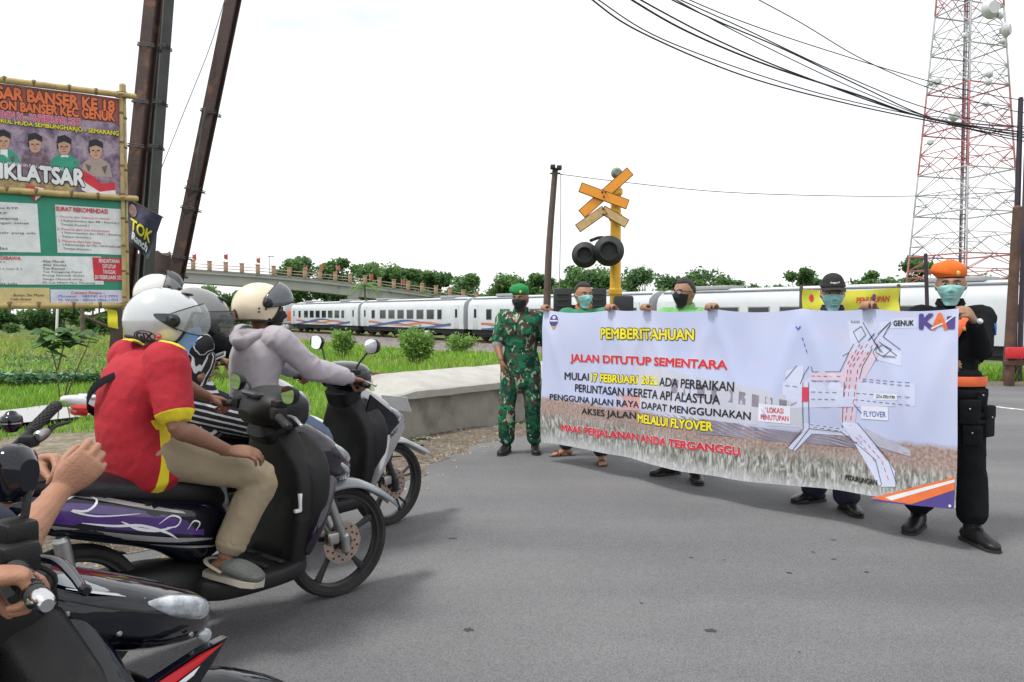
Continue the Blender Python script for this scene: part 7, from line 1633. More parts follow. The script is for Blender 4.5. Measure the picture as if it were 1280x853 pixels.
    m = MB(); m.tube([V(x, 0, z) for x, z, w, h in fpz], [(w, h) for x, z, w, h in fpz], side=V(0, 1, 0), n=30, p=2.6, sub=5); remesh(m, 'front_cowl', front, .010, 2, root, pick=cfg.get('fpick'), world=False)
    for s in (-1, 1):
        lp_ = cfg.get('lamp_pts', [(-.17, .125, .80), (-.10, .125, .755), (-.03, .098, .705), (.018, .060, .672)])
        m = MB(); m.tube([V(x, s * y, z) for x, y, z in lp_], [(.008, .008), (.022, .026), (.024, .026), (.010, .010)], side=V(.5, 0, 1), n=16, p=2.4, sub=4); m.build('headlight', M_LENS, root)
        lp_ = cfg.get('ind_pts', [(-.09, .145, .69), (-.03, .115, .645), (.00, .085, .625)]); m = MB(); m.tube([V(x, s * y, z) for x, y, z in lp_], [(.008, .006), (.016, .014), (.006, .006)], side=V(0, 0, 1), n=10, sub=3); m.build('turn_signal', cfg.get('indm', M_LENS), root)
    # handlebar assembly
    hb = bpy.data.objects.new('handlebar', None); COL.objects.link(hb); hb.parent = root; H0 = cfg.get('bar_h', 1.0)
    Z = lambda z: z - 1.0 + H0
    cs_ = (lambda x, z: V(-.40 + (x + .40) * .45, 0, Z(z) - .035)) if cfg.get('cowl_k') else (lambda x, z: V(x, 0, Z(z)))
    m = MB(); m.tube([cs_(-.47, .985), cs_(-.42, 1.0), cs_(-.36, 1.01), cs_(-.29, .995), cs_(-.235, .95)], [tuple(q * cfg.get('cowl_k', 1.0) for q in r) for r in ((.10, .050), (.165, .085), (.17, .095), (.14, .090), (.07, .050))], side=V(0, 1, 0), n=26, p=2.6, sub=4); o = steer(m).build('cowl', cfg.get('barcowl', M_PLB), hb)
    m = MB(); m.tube([V(-.385, 0, Z(.93)), V(-.365, 0, .86)], [(.115, .085), (.11, .08)], side=V(0, 1, 0), n=18, p=3); steer(m).build('neck', M_PLB, hb)
    m = MB(); m.tube([V(-.43, -.06, Z(1.068) - (.06 if cfg.get('cowl_k') else 0)), V(-.43, .06, Z(1.068) - (.06 if cfg.get('cowl_k') else 0))], [(.055, .014)] * 2, side=V(1, 0, -.25), n=16, p=4); steer(m).build('speedometer', M_WIN, hb)
    if cfg.get('screen'):
        m = MB(); m.tube([V(-.33, 0, Z(1.055)), V(-.27, 0, Z(1.045)), V(-.225, 0, Z(1.0))], [(.11, .03), (.11, .045), (.06, .03)], side=V(0, 1, 0), n=18, p=2.5, sub=3); steer(m).build('lamp_visor', cfg['screen'], hb)
    for s in (-1, 1):
        m = MB(); m.tube([V(-.40, s * .10, Z(1.0)), V(-.43, s * .20, Z(1.005)), V(-.455, s * .26, Z(1.0)), V(-.475, s * .345, Z(.99))], [.012] * 4, n=10, sub=3); steer(m).build('bar', M_CHR, hb)
        m = MB(); m.tube([V(-.448, s * .225, Z(1.003)), V(-.452, s * .235, Z(1.003)), V(-.474, s * .34, Z(.99)), V(-.475, s * .343, Z(.99))], [.017, .0165, .0165, .018], n=16); steer(m).build('grip', M_RUBB, hb)
        for j in range(6):
            t = .12 + j * .15; q = MB(); p = lerp(V(-.451, s * .238, Z(1.003)), V(-.474, s * .335, Z(.99)), t); d = V(-.023, s * .1, -.013) * .02; q.tube([p - d, p + d], [.0182, .0182], n=16, cap=None); steer(q).build('grip_ring', M_RUBB, hb, smooth=60)
        m = MB(); p = V(-.476, s * .345, Z(.99)); m.tube([p, p + V(-.004, s * .022, -.001)], [.017, .015], n=16); steer(m).build('bar_end', M_CHR if cfg.get('chrome_ends') else M_PLB, hb)
        m = MB(); m.rbox(V(-.43, s * .185, Z(1.012)), (.030, .030, .026), .01); steer(m).build('switch_box', M_PLB, hb)
        m = MB(); m.tube([V(-.40, s * .17, Z(1.0)), V(-.375, s * .21, Z(.995)), V(-.39, s * .28, Z(.988)), V(-.408, s * .335, Z(.984)), V(-.412, s * .35, Z(.984))], [(.010, .007), (.011, .006), (.009, .005), (.008, .005), (.009, .009)], side=V(1, 0, 0), n=10, sub=4); steer(m).build('brake_lever', cfg.get('lever', M_ALU), hb)
        mp = cfg.get('mirror', (-.40, .23, 1.22)); mx, my, mz = mp; base = V(-.405, s * .155, Z(1.03))
        c = V(mx, s * my, Z(mz)); m = MB(); m.tube([base, base + V(.01, s * .004, .055), lerp(base, c, .55) + V(.02, 0, .035), c + V(.012, -s * .02, -.02)], [.0075, .0065, .006, .006], n=8, sub=4); m2 = MB(); m2.tube([base - V(0, 0, .012), base + V(0, 0, .028)], [.014, .012], n=10); m._merge(m2); ms = steer(m).build('mirror_stem', M_RUBB, hb)
        ma = cfg.get('mirror_yaw', .0); f = unit(V(-math.cos(ma), -s * math.sin(ma) , .05)); sd_ = unit(np.cross(f, V(0, 0, 1))); u = np.cross(sd_, f); mw, mh = cfg.get('mirror_size', (.055, .036))
        out = [(-1, .1), (-.85, .65), (-.4, .95), (.3, 1), (.85, .75), (1, .1), (.8, -.7), (.2, -1), (-.6, -.9)]
        oc = catmull(np.array([(a_ * mw * s, b_ * mh) for a_, b_ in out + out[:1]]), 3)[:-1]
        rows = [[c + sd_ * a_ * k + u * b_ * k - f * d_ for a_, b_ in oc] for k, d_ in ((1.0, -.004), (1.04, .004), (.92, .022), (.55, .036))]
        m = MB(); m.grid(np.array(rows), closed_u=True); m.f.append(tuple(range(m.n - len(oc), m.n))); m.m.append(0); m.f.append(tuple(range(len(oc)))); m.m.append(0); steer(m).build('mirror_shell', cfg.get('mirror_m', M_GLB), hb)
        m = MB(); m.poly([c + sd_ * a_ * .93 + u * b_ * .93 + f * .0055 for a_, b_ in oc]); steer(m).build('mirror_glass', M_MIRR, hb, fix=False, smooth=0)
    m = MB(); m.rbox(V(-.418, -.165, Z(1.047)), (.026, .030, .020), .008); steer(m).build('brake_reservoir', M_PLB, hb)
    for s in (-1, 1):
        m = MB(); m.tube([V(-.40, s * .16, Z(.995)), V(-.36, s * .17, Z(.96)), V(-.33, s * .10, Z(.90)), V(-.33, s * .04, .80)], [.005] * 4, n=6, sub=3); steer(m).build('cable', M_RUBB, hb)
    return root, steer, hb
def deco(root, name, pts, w, m_, y=None, off=.0, th=.0012):
    """flat ribbon printed on the right side (x, z) pts projected to y(x, z)"""
    pts = catmull(np.array(pts, float), 4); T = np.gradient(pts, axis=0); T /= np.linalg.norm(T, axis=1)[:, None]; N = np.stack([-T[:, 1], T[:, 0]], 1); n = len(pts); k = np.sin(np.linspace(.08, PI - .08, n)) ** .6
    a, b = pts + N * (w * k / 2)[:, None], pts - N * (w * k / 2)[:, None]
    g = np.array([[V(p[0], y(p[0], p[1]) - off, p[1]) for p in row] for row in (a, (a + b) / 2, b)]); mb = MB(); mb.grid(g); return mb.build(name, m_, root, fix=False, smooth=180)
def side_y(pts_tab, p=2.8):
    tab = np.array(pts_tab)[np.argsort([q[0] for q in pts_tab])]
    def f(x, z):
        zc, w, h = (np.interp(x, tab[:, 0], tab[:, k]) for k in (1, 2, 3)); q = min(abs((z - zc) / h), .985); return -w * (1 - q ** p) ** (1 / p) - .003
    return f

# -- purple-black scooter of the rider in red
PH = math.radians(52)
BP = [(-.66, .46, .07, .10), (-.74, .50, .12, .14), (-.90, .57, .155, .115), (-1.10, .635, .165, .10), (-1.32, .70, .135, .085), (-1.52, .765, .075, .05), (-1.62, .80, .03, .02)]
sA, stA, hbA = scooter((-.869, 3.736), PH, 'black scooter with purple side graphics and tan rimmed brake disc under the red shirted rider',
    dict(steer=math.radians(-8), spokes=5, body=M_GLB, shield=M_PLB, panel=M_PURP, front=M_DKVIO, fender=M_GREYP, bar_h=.965, barcowl=M_PLB, screen=M_GREYP, mirror=(-.42, .25, 1.10), mirror_size=(.060, .038), mirror_m=M_PLB, body_pts=BP))
SY_ = side_y(BP)
pan = [(-.80, .545), (-.95, .60), (-1.15, .68), (-1.38, .755), (-1.40, .72), (-1.20, .62), (-1.0, .55), (-.86, .505)]
gx = np.linspace(-1.42, -.78, 30); P = np.array([[V(x, SY_(x, z) - .001, z) for z in np.linspace(np.interp(-x, [.78, 1.42], [.505, .70]), np.interp(-x, [.78, 1.42], [.525 + .02, .765]) + .03 * math.sin((x + 1.42) / .64 * PI), 6)] for x in gx]); m = MB(); m.grid(P); m.build('purple_panel', M_PURP, sA, fix=False, smooth=180)
for k, (pts, w, mt) in enumerate([([(-.74, .48), (-.95, .53), (-1.2, .61), (-1.45, .70)], .022, M_SILV), ([(-.82, .60), (-1.0, .665), (-1.25, .755), (-1.5, .81)], .014, M_SILV), ([(-1.32, .74), (-1.24, .755), (-1.19, .73), (-1.23, .70), (-1.28, .71), (-1.20, .675), (-1.05, .655)], .008, M_TRUN), ([(-1.12, .64), (-1.06, .60), (-.98, .575), (-.92, .575)], .012, M_TRUN), ([(-.98, .60), (-.93, .62), (-.89, .60), (-.91, .575), (-.95, .58)], .007, M_TRUN), ([(-1.25, .66), (-1.15, .63), (-1.05, .61), (-.95, .56), (-.90, .52)], .010, M_TRUN), ([(-.86, .55), (-.83, .575), (-.80, .56), (-.82, .535)], .006, M_TRUN), ([(-.70, .44), (-.85, .475), (-1.0, .52)], .010, M_SILV)]): deco(sA, 'decal_swirl', pts, w, mt, SY_, .0025 + .0004 * k)
FP = [(-.335, .90, .07, .05), (-.28, .83, .13, .09), (-.20, .76, .165, .105), (-.11, .70, .155, .095), (-.03, .655, .115, .075), (.03, .63, .065, .045)]
FY = side_y(FP, 2.6); v, f = text_box('YAMAHA', (-.075, .604, .005, .622), .03); m = MB(); m.add([V(x, FY(x, max(z, .61)) - .008, z) for x, z in v], f); m.build('nose_lettering', M_TRUN, sA, fix=False, smooth=0)
m = MB(); m.rbox(V(-.37, -.213, .57), (.010, .008, .040), .003); m.rbox(V(-.385, -.211, .535), (.016, .008, .008), .003); m.build('shield_sticker', M_WHP, sA)
m = MB(); m.tube([V(.06, -.078, .30), V(.10, -.078, .34)], [.03, .03], n=12); 
# -- grey and black scooter of the rider in the hoodie
sB, stB, hbB = scooter((-.82, 5.0), math.radians(53), 'silver and black scooter with many thin wheel spokes under the grey hoodie rider',
    dict(steer=math.radians(-3), spokes=5, split=True, body=M_GLB, shield=M_PLB, panel=M_PLB, front=M_SILV, fender=M_SILV, fork=M_RIMB, bar_h=1.0, barcowl=M_GLB, mirror=(-.38, .27, 1.21), mirror_size=(.062, .045), fend_tip=.10, fend_arc=(.50, 2.3),
         front_pts=[(-.34, .93, .06, .05), (-.28, .88, .10, .07), (-.17, .80, .12, .085), (-.06, .72, .115, .085), (.03, .645, .085, .06), (.09, .60, .04, .03)], lamp_pts=[(-.10, .10, .80), (-.03, .10, .755), (.04, .075, .70), (.08, .045, .66)], ind_pts=[(-.06, .115, .69), (.0, .10, .665), (.04, .07, .645)]))
m = MB(); q = [(-.20, .56), (-.02, .73), (.02, .66), (-.08, .54), (-.23, .36), (-.27, .40)]; m.prism([V(x, -.155 + .10 * max(0, x + .12), z) for x, z in q], V(0, .012, 0)); m.build('side_fairing', M_SILV, sB, smooth=30)
m = MB(); q = [(-.30, .90), (-.10, .76), (-.05, .70), (-.20, .60), (-.36, .72)]; m.prism([V(x, -.165 + .08 * max(0, x + .12), z) for x, z in q], V(0, .012, 0)); m.build('upper_fairing', M_GLB, sB, smooth=30)
v, f = text_box('BeAT', (-.13, .625, -.06, .645), .03); m = MB(); m.add([V(x, -.160 + .08 * max(0, x + .12), z + .55 * (x + .1)) for x, z in v], f); m.build('fairing_lettering', M_PLB, sB, fix=False, smooth=0)
m = MB(); m.rbox(V(-.05, -.02, .87), (.006, .115, .055), .004, frame(V(.55, 0, .84)) @ np.array([[0, 1, 0], [1, 0, 0], [0, 0, 1.0]])); 
M_PLATE = mat('number_plate', (.55, .56, .56), .5)
pl = MB(); c = V(.075, 0, .80); u_ = unit(V(-.45, 0, 1)); n_ = unit(V(1, 0, .45)); pl.prism([c + V(0, y, 0) + u_ * z for y, z in ((-.12, -.055), (.12, -.055), (.12, .055), (-.12, .055))], n_ * .003); po = pl.build('number_plate', M_PLATE, sB, smooth=0)
v, f = text_box('H 6 8', (-.09, -.035, .09, .035), .02); m = MB(); m.add([c + n_ * .0045 + V(0, x, 0) + u_ * z for x, z in v], f); m.build('plate_lettering', M_PLB, po, fix=False, smooth=0)

# -- near scooter, glossy black with a red and white flash
NS_F, NPH = (-.738, 1.66), math.radians(60)
sC, stC, hbC = scooter(NS_F, NPH, 'nearest glossy black scooter with red and white flash and dangling key at the lower left',
    dict(steer=math.radians(0), spokes=5, split=True, body=M_GLB, shield=M_GLB, panel=M_GLB, front=M_GLB, fender=M_GLB, bar_h=1.0, barcowl=M_PLB, mirror=(-.40, .125, 1.135), mirror_yaw=1.25, cowl_k=.55, mirror_size=(.037, .048), chrome_ends=True, lever=M_GLB,
         front_pts=[(-.33, .90, .08, .045), (-.26, .85, .125, .065), (-.15, .795, .135, .070), (-.05, .755, .105, .062), (.02, .725, .070, .048), (.055, .71, .03, .028)], lamp_pts=[(-.16, .120, .832), (-.09, .112, .806), (-.02, .084, .772), (.028, .050, .742)], ind_pts=[(.0, .065, .70), (.025, .055, .69), (.035, .04, .685)],
         shield_pts=[(-.34, .24, .10, .05), (-.32, .34, .14, .06), (-.27, .48, .18, .08), (-.24, .58, .18, .09), (-.27, .70, .16, .08), (-.31, .84, .12, .06)]))
m = MB(); q = [(-.38, .655), (-.20, .70), (-.06, .712), (.02, .705), (-.03, .67), (-.14, .60), (-.30, .52)]; m.prism([V(x, -.175 + .25 * max(0, x + .14), z) for x, z in q], V(0, .02, 0)); m.build('side_fairing', M_GLB, sC, smooth=30)
for k, (q, mt) in enumerate([([(-.37, .652), (-.20, .695), (-.07, .707), (.005, .700), (-.07, .688), (-.20, .668), (-.35, .62)], M_REDP), ([(-.35, .617), (-.20, .665), (-.07, .685), (-.09, .674), (-.20, .650), (-.33, .600)], M_WHP)]):
    m = MB(); m.poly([V(x, -.176 + .25 * max(0, x + .14) - .0015 * (k + 1), z) for x, z in q]); m.build('fairing_stripe', mt, sC, fix=False, smooth=0)
# panel seams, screws and the grey inner trim of the nose
CF = side_y([(-.33, .90, .08, .045), (-.26, .85, .125, .065), (-.15, .795, .135, .070), (-.05, .755, .105, .062), (.02, .725, .070, .048), (.055, .71, .03, .028)], 2.6)
for k, (pts, w_, mt) in enumerate((([(-.31, .888), (-.20, .838), (-.10, .795), (.0, .745)], .004, M_RUBB), ([(-.30, .835), (-.20, .775), (-.10, .735), (.0, .705)], .004, M_RUBB), ([(-.32, .925), (-.27, .905), (-.22, .88)], .020, M_GREYP), ([(-.30, .905), (-.22, .872), (-.14, .838)], .004, M_CHR))): deco(sC, 'panel_seam' if w_ < .01 else 'inner_trim', pts, w_, mt, CF, .002)
for x, z in ((-.30, .86), (-.22, .80), (-.05, .73)): m = MB(); m.tube([V(x, CF(x, z) - .001, z), V(x, CF(x, z) - .004, z)], [.006, .006], n=10); m.build('screw', M_ALU, sC)
# ignition lock and keys
m = MB(); m.rbox(V(-.445, -.075, .80), (.01, .035, .045), .006); m.build('lock_plate', M_PLB, sC)
m = MB(); m.tube([V(-.452, -.085, .805), V(-.47, -.087, .803)], [.014, .013], n=16); m.build('ignition_lock', M_ALU, sC)
m = MB(); kc = V(-.485, -.088, .79); m.tube([kc + V(0, math.cos(t) * .013, math.sin(t) * .016) for t in np.linspace(0, 2 * PI, 17)], [.0012] * 17, n=6, cap=None); kr = m.build('key_ring', M_CHR, sC)
m = MB(); m.tube([kc + V(-.002, -.002, -.026), kc + V(-.002, -.002, -.046)], [(.013, .002), (.012, .002)], side=V(0, 1, 0), n=14, sub=2); m.tube([kc + V(-.002, -.002, -.05), kc + V(-.002, 0, -.085)], [(.005, .0015)] * 2, side=V(0, 1, 0), n=8, p=5); m.build('key', M_BRASS, kr)
m = MB(); m.tube([kc + V(.003, .006, -.02), kc + V(.004, .010, -.05), kc + V(.004, .012, -.12)], [(.008, .0015)] * 3, side=V(0, 1, 0), n=8, p=5); m.build('key_strap', M_NAVY, kr)

# -- white motorcycle behind, mostly hidden
BPW = [(-.60, .50, .08, .10), (-.80, .58, .13, .12), (-1.05, .66, .14, .10), (-1.35, .76, .12, .075), (-1.62, .84, .07, .045), (-1.74, .87, .03, .02)]
Ft = V(-2.78, 4.72) + 1.72 * V(math.cos(math.radians(50)), math.sin(math.radians(50)))
sD, stD, hbD = scooter(tuple(Ft), math.radians(50), 'white scooter with red tail lamp half hidden behind the red shirted rider',
    dict(steer=0, spokes=5, body=M_WHP, shield=M_WHP, panel=M_WHP, front=M_WHP, fender=M_WHP, bar_h=1.02, rail=M_WHP, body_pts=BPW, mirror=(-.40, .26, 1.18),
         seat_pts=[(-.64, .66, .07, .05), (-.80, .725, .12, .055), (-1.0, .77, .13, .045), (-1.25, .83, .12, .035), (-1.45, .875, .09, .025), (-1.55, .895, .05, .015)]))
m = MB(); SW = side_y(BPW); m.tube([V(-1.45, -.10, .75), V(-1.62, -.075, .80), V(-1.70, -.04, .82)], [(.006, .02), (.012, .028), (.006, .012)], side=V(0, 1, 0), n=10, sub=3); m.build('tail_lamp_side', M_REDL, sD)
v, f = text_box('Vario', (-1.50, .735, -1.36, .76), .03); m = MB(); m.add([V(x, SW(x, z) - .004, z - .25 * (x + 1.43)) for x, z in v], f); m.build('tail_lettering', M_PLB, sD, fix=False, smooth=0)
# ---------------------------------------------------------------- helmets and riders
def L2W(F, phi, p):
    p = np.array(p, float); c, s = math.cos(phi), math.sin(phi); return V(F[0] + c * p[0] - s * p[1], F[1] + s * p[0] + c * p[1], p[2])
def steerpt(st, p):
    m = MB(); m.v.append(np.array([p], float)); m.n = 1; return st(m).verts()[0]
def helmet(J, root, m, k=1.0, visor=None, vrot=0.0, lining=None, peak=True, brow=.36, chin=-.60, emblem=None, vent=True, liner_vis=True, band=None):
    H = frame(J['hf'], J['hu']); c = J['head'] + H @ V(0, -.012, .014) * k; ax = np.array([.122, .148, .132]) * k
    def rim(th):
        a = abs(th); t = ss(np.array([a]), .72, 1.18)[0]; e = brow * (1 - t) + chin * t
        b = ss(np.array([a]), 1.7, 2.6)[0]; return e * (1 - b) + (-.50) * b
    def surf(th, e, g=1.0, low=True):
        d = V(math.sin(th) * math.cos(e), math.cos(th) * math.cos(e), math.sin(e)); p = d * ax * g
        if d[1] < 0: p[2] *= 1 + .06 * -d[1]
        if low and e < 0: p[0] *= 1 - .06 * (-e); 
        return p
    ths = np.linspace(-PI, PI, 97); rows = []
    for t in np.linspace(0, 1, 30): rows.append([c + H @ surf(th, lerp(PI / 2 - .001, rim(th), t)) for th in ths])
    inner = [[c + H @ surf(th, lerp(PI / 2 - .001, rim(th), t), .87) for th in ths] for t in (1.0, .8, .5, 0)]
    b = MB(); b.grid(np.array(rows + [[lerp(a_, d_, .5) + (H @ V(0, 0, -.004)) for a_, d_ in zip(rows[-1], inner[0])]])); o = b.build('helmet', m, root, world=True, smooth=60)
    b = MB(); b.grid(np.array(inner), flip=True); b.build('helmet_lining', lining or M_UNIF, o, world=True, fix=False, smooth=60)
    b = MB(); b.tube([rows[-1][i] + H @ V(0, 0, -.002) for i in range(97)], [(.006 * k, .006 * k)] * 97, n=8, cap=None); b.build('rim_trim', M_RUBB, o, world=True)
    if visor is not None:
        vt = np.linspace(-1.42, 1.42, 41); cr, sr = math.cos(vrot), math.sin(vrot)
        def vp(th, e, g):
            p = surf(th, e, g, False); p[1] += .006; y, z = p[1], p[2] - .01; return c + H @ V(p[0], y * cr - z * sr, y * sr + z * cr + .01)
        lo = lambda th: -.42 + .30 * (abs(th) / 1.42) ** 3; hi = lambda th: .52 - .30 * (abs(th) / 1.42) ** 2
        P = np.array([[vp(th, lerp(hi(th), lo(th), t), 1.075 + .03 * math.sin(t * PI)) for th in vt] for t in np.linspace(0, 1, 14)]); b = MB(); b.grid(P); vo = b.build('visor', visor, o, world=True, fix=False, smooth=180)
        so = vo.modifiers.new('s', 'SOLIDIFY'); so.thickness = .0025
        b = MB()
        for e in (P[-1], P[0]): b.tube(list(e), [(.0035, .0025)] * 41, n=6, cap=None)
        b.build('visor_edge', M_RUBB, o, world=True)
        for s in (-1, 1):
            q = vp(s * 1.38, .02, 1.09); b = MB(); b.tube([q - H @ V(s * .004, 0, 0), q + H @ V(s * .010, 0, 0)], [.026 * k, .020 * k], n=20); b.build('visor_pivot', M_PLB, o, world=True)
    if vent:
        for s in (-1, 1):
            q = c + H @ surf(s * .35, 1.05, 1.01); b = MB(); b.ell(q, V(.018, .030, .006) * k, R=H, nu=14, nv=8); b.build('vent', M_PLB, o, world=True)
    def spot(th, e, g=1.008): return c + H @ surf(th, e, g)
    def print_text(txt, th0, th1, e0, e1, mt, bold=.03, name='helmet_lettering'):
        v, f = text_box(txt, (0, 0, 1, 1), 0); W_ = max(len(txt) * .6, 1)
        mb = MB()
        for kk in range(5):
            a_ = kk * 1.2566; mb.add([spot(lerp(th0, th1, x + bold / W_ * math.cos(a_)), lerp(e0, e1, z + bold * math.sin(a_)), 1.010 + .0003 * kk) for x, z in v], f)
        mb.build(name, mt, o, world=True, fix=False, smooth=0)
    return o, spot, print_text
def seated(F, phi, k, pel, waist, chest, neck, head, knees, ankles, hf, toes=None, shw=.168):
    T = lambda p: L2W(F, phi, p); f = V(math.cos(phi), math.sin(phi), 0); l = V(-f[1], f[0], 0); J = dict(k=k, f=f, l=l, sl=l)
    for n, p in (('pel', pel), ('waist', waist), ('chest', chest), ('neck', neck), ('head', head)): J[n] = T(p)
    ns = np.array(neck) * .62 + np.array(chest) * .38
    J['sh'] = [T(ns + V(-.01, s * shw * k, .035)) for s in (1, -1)]; J['hip'] = [T(np.array(pel) + V(.02, s * .09 * k, -.02)) for s in (1, -1)]
    J['kn'] = [T(p) for p in knees]; J['an'] = [T(p) for p in ankles]; J['toe'] = [unit(t) for t in (toes or (f, f))]; J['hf'] = unit(hf); J['hu'] = V(0, 0, 1); J['T'] = T; return J
def hold_grip(J, i, st, F, phi, side=None, y=.29, bh=1.0, k=1.0, back=.078, upz=.030, pole=None, cur=None, x=-.463):
    s = 1 if i == 0 else -1; g = steerpt(st, V(x, s * y, bh - .006)); gi = steerpt(st, V(-.45, s * .20, bh)); w = steerpt(st, V(x - back, s * (y - .012), bh + upz))
    g, gi, w = (L2W(F, phi, q) for q in (g, gi, w)); fwd = unit(g - w + V(0, 0, .012)); ax = unit(g - gi); nrm = V(0, 0, 1) + J['f'] * .35
    set_arm(J, i, w, pole if pole is not None else J['sh'][i] + J['l'] * s * .35 + V(0, 0, -.5) - J['f'] * .2, fwd=fwd, nrm=nrm, side=(-1 if i == 0 else 1) * -1, **(cur or dict(curl=(.95, 1.15, .8), thumb=.75, thumb_curl=.9)))

M_RED = mat('jersey_red', (0.38, 0.006, 0.018), rough=.8, var=.12, scale=14, bump=.35, bscale=260); M_YEL2 = mat('jersey_yellow', (0.75, 0.60, 0.02), rough=.8, bump=.3, bscale=260); M_KHAKI = mat('trousers_khaki', (0.31, 0.25, 0.165), rough=.9, var=.10, scale=10, bump=.35, bscale=280)
M_HSIL = mat('helmet_silver', (0.50, 0.52, 0.53), rough=.18, coat=1, var=.03, metal=.15); M_HCRM = mat('helmet_cream', (0.66, 0.57, 0.42), rough=.30, coat=.5, var=.04); M_HWHT = mat('helmet_white', (0.64, 0.64, 0.62), rough=.25, coat=.7, var=.04); M_HGRY = mat('helmet_grey', (0.16, 0.165, 0.165), rough=.28, coat=.8, var=.06)
M_HOOD = mat('hoodie_grey', (0.40, 0.365, 0.40), rough=.95, var=.06, scale=20, bump=.4, bscale=300); V_SMOKE = glass('visor_smoke', (.10, .11, .11), .38); V_CLEAR = glass('visor_clear', (.42, .45, .45), .30); V_DARK = glass('visor_dark', (.10, .11, .13), .80)

# -- rider in the red jersey
FA, PA = (-.869, 3.736), math.radians(52)
fA = V(math.cos(PA), math.sin(PA), 0); lA = V(-fA[1], fA[0], 0)
root = empty('person', L2W(FA, PA, (-.98, 0, 0)), 'rider in red jersey with yellow stripe, silver helmet and khaki trousers on the purple scooter', 'person')
J = seated(FA, PA, .93, (-.97, 0, .875), (-.995, 0, .98), (-.965, 0, 1.10), (-.90, 0, 1.235), (-.85, 0, 1.352), [(-.60, .24, .64), (-.565, -.205, .715)], [(-.70, .33, .10), (-.715, -.175, .405)], V(.92, .38, -.10), toes=(fA, V(.965, -.26, -.10)))
J['fu'] = [V(0, 0, 1), unit(V(.10, 0, 1))]
set_arm(J, 1, W(286, 564, 2.98), J['sh'][1] + V(.1, -.3, -.6), fwd=unit(V(.92, .30, -.12)), nrm=V(.1, -.5, 1), side=-1, curl=(.45, .6, .5), thumb=.4)
hold_grip(J, 0, stA, FA, PA, bh=.965, x=-.463)
body(J, 'brown', root, voxel=.0048)
def maskA(p):
    q = p - J['pel']; x, y = q @ fA, q @ lA; z = p[:, 2]
    side = np.minimum(np.minimum(.022 + .004 * np.sin(z * 21) - np.abs(x - .020 - .12 * (z - J['pel'][2])), -.085 - y), J['chest'][2] + .06 - z)
    d = unit(J['el'][1] - J['sh'][1]); r = p - J['sh'][1]; side = np.minimum(side, np.linalg.norm(r - (r @ d)[:, None] * d, axis=1) - .088); out = side
    for i in (0, 1):
        d = unit(J['el'][i] - J['sh'][i]); r = p - J['sh'][i]; t = r @ d; L = np.linalg.norm(J['el'][i] - J['sh'][i]); rad = np.linalg.norm(r - t[:, None] * d, axis=1); out = np.maximum(out, np.minimum(t - L * .79, .10 - rad))
    return np.maximum(out, (p - J['neck']) @ unit(J['neck'] - J['chest']) - .030)
shirt(J, root, two_zone('jersey_cloth', M_RED, (0.75, 0.60, 0.02)), g=.027, end=(.80, .80), low=.035, voxel=.0075, folds=.0055, fscale=34, seed=21, collar=.004, wide=.98, name='jersey', mask=maskA, stretch=(1.0, 1.0, 1.2))
trousers(J, root, M_KHAKI, g=.014, rise=.03, end=.82, voxel=.0075, folds=.0055, fscale=40, seed=22, flare=.016)
for i in (1,):
    kn, an = J['kn'][i], J['an'][i]; e = lerp(kn, an, .80); d = unit(an - kn); b = MB(); b.tube([e - d * .012, e + d * .022], [.060, .062], n=20); remesh(b, 'trouser_cuff', M_KHAKI, .006, 2, root, folds=.003, fscale=40)
M_CLOG = mat('clog_grey', (.13, .14, .13), .85, var=.15, bump=.9, bscale=140); M_CLOGS = mat('clog_sole', (.40, .37, .30), .8)
for i in (0, 1):
    t = J['toe'][i]; u = J.get('fu', [V(0, 0, 1)] * 2)[i]; an = J['an'][i]; a = np.cross(u, t); z = lambda h: -u * (.079 - h)
    b = MB(); b.tube([an + t * .015 + z(.048), an + t * .07 + z(.048), an + t * .13 + z(.038), an + t * .172 + z(.028)], [(.042, .030), (.050, .036), (.050, .030), (.034, .018)], side=a, n=20, sub=4); c_ = remesh(b, 'clog', M_CLOG, .006, 2, root)
    out = [(-.085, 0), (-.078, .028), (-.03, .038), (.04, .044), (.12, .055), (.168, .040), (.190, 0)]; out = out + [(x, -y) for x, y in out[-2:0:-1]]
    b = MB(); b.prism([an + t * x + a * y + z(.016) for x, y in out], u * -.022); b.build('sole', M_CLOGS, c_, world=True, smooth=30)
    b = MB(); b.tube([an + t * .02 + a * .046 + z(.035), an - t * .05 + a * .040 + z(.055), an - t * .082 + z(.060), an - t * .05 - a * .040 + z(.055), an + t * .02 - a * .046 + z(.035)], [(.004, .010)] * 5, side=u, n=8, sub=4); b.build('heel_strap', M_CLOGS, c_, world=True)
face_mask(J, root, M_BLUEMASK, grow=.022)
ho, spot, ptxt = helmet(J, root, M_HSIL, 1.02, visor=V_CLEAR, vrot=.10)
ptxt('GIX', -2.28, -1.80, -.56, -.36, M_PRK, .05)
q = []; b = MB(); b.tube([spot(-2.04 + .31 * math.cos(t), -.46 + .16 * math.sin(t), 1.012) for t in np.linspace(0, 2 * PI, 33)], [(.0022, .0015)] * 33, n=6, cap=None); b.build('emblem_ring', M_PRK, ho, world=True)
b = MB(); P = np.array([[spot(lerp(-1.80, -1.20, x), lerp(.26 - .05 * (1 - x) ** 2, -.22 * x ** .6 + .16 * (1 - x), y), 1.014) for x in np.linspace(0, 1, 12)] for y in np.linspace(0, 1, 8)]); b.grid(P); b.build('smoked_panel', M_WIN, ho, world=True, fix=False, smooth=180)
b = MB(); q = spot(-1.62, -.44, 1.02); b.ell(q, V(.009, .009, .009), nu=12, nv=8); b.build('visor_screw', M_REDL, ho, world=True)
f, l = J['f'], J['l']; n = J['neck']; c = J['chest']
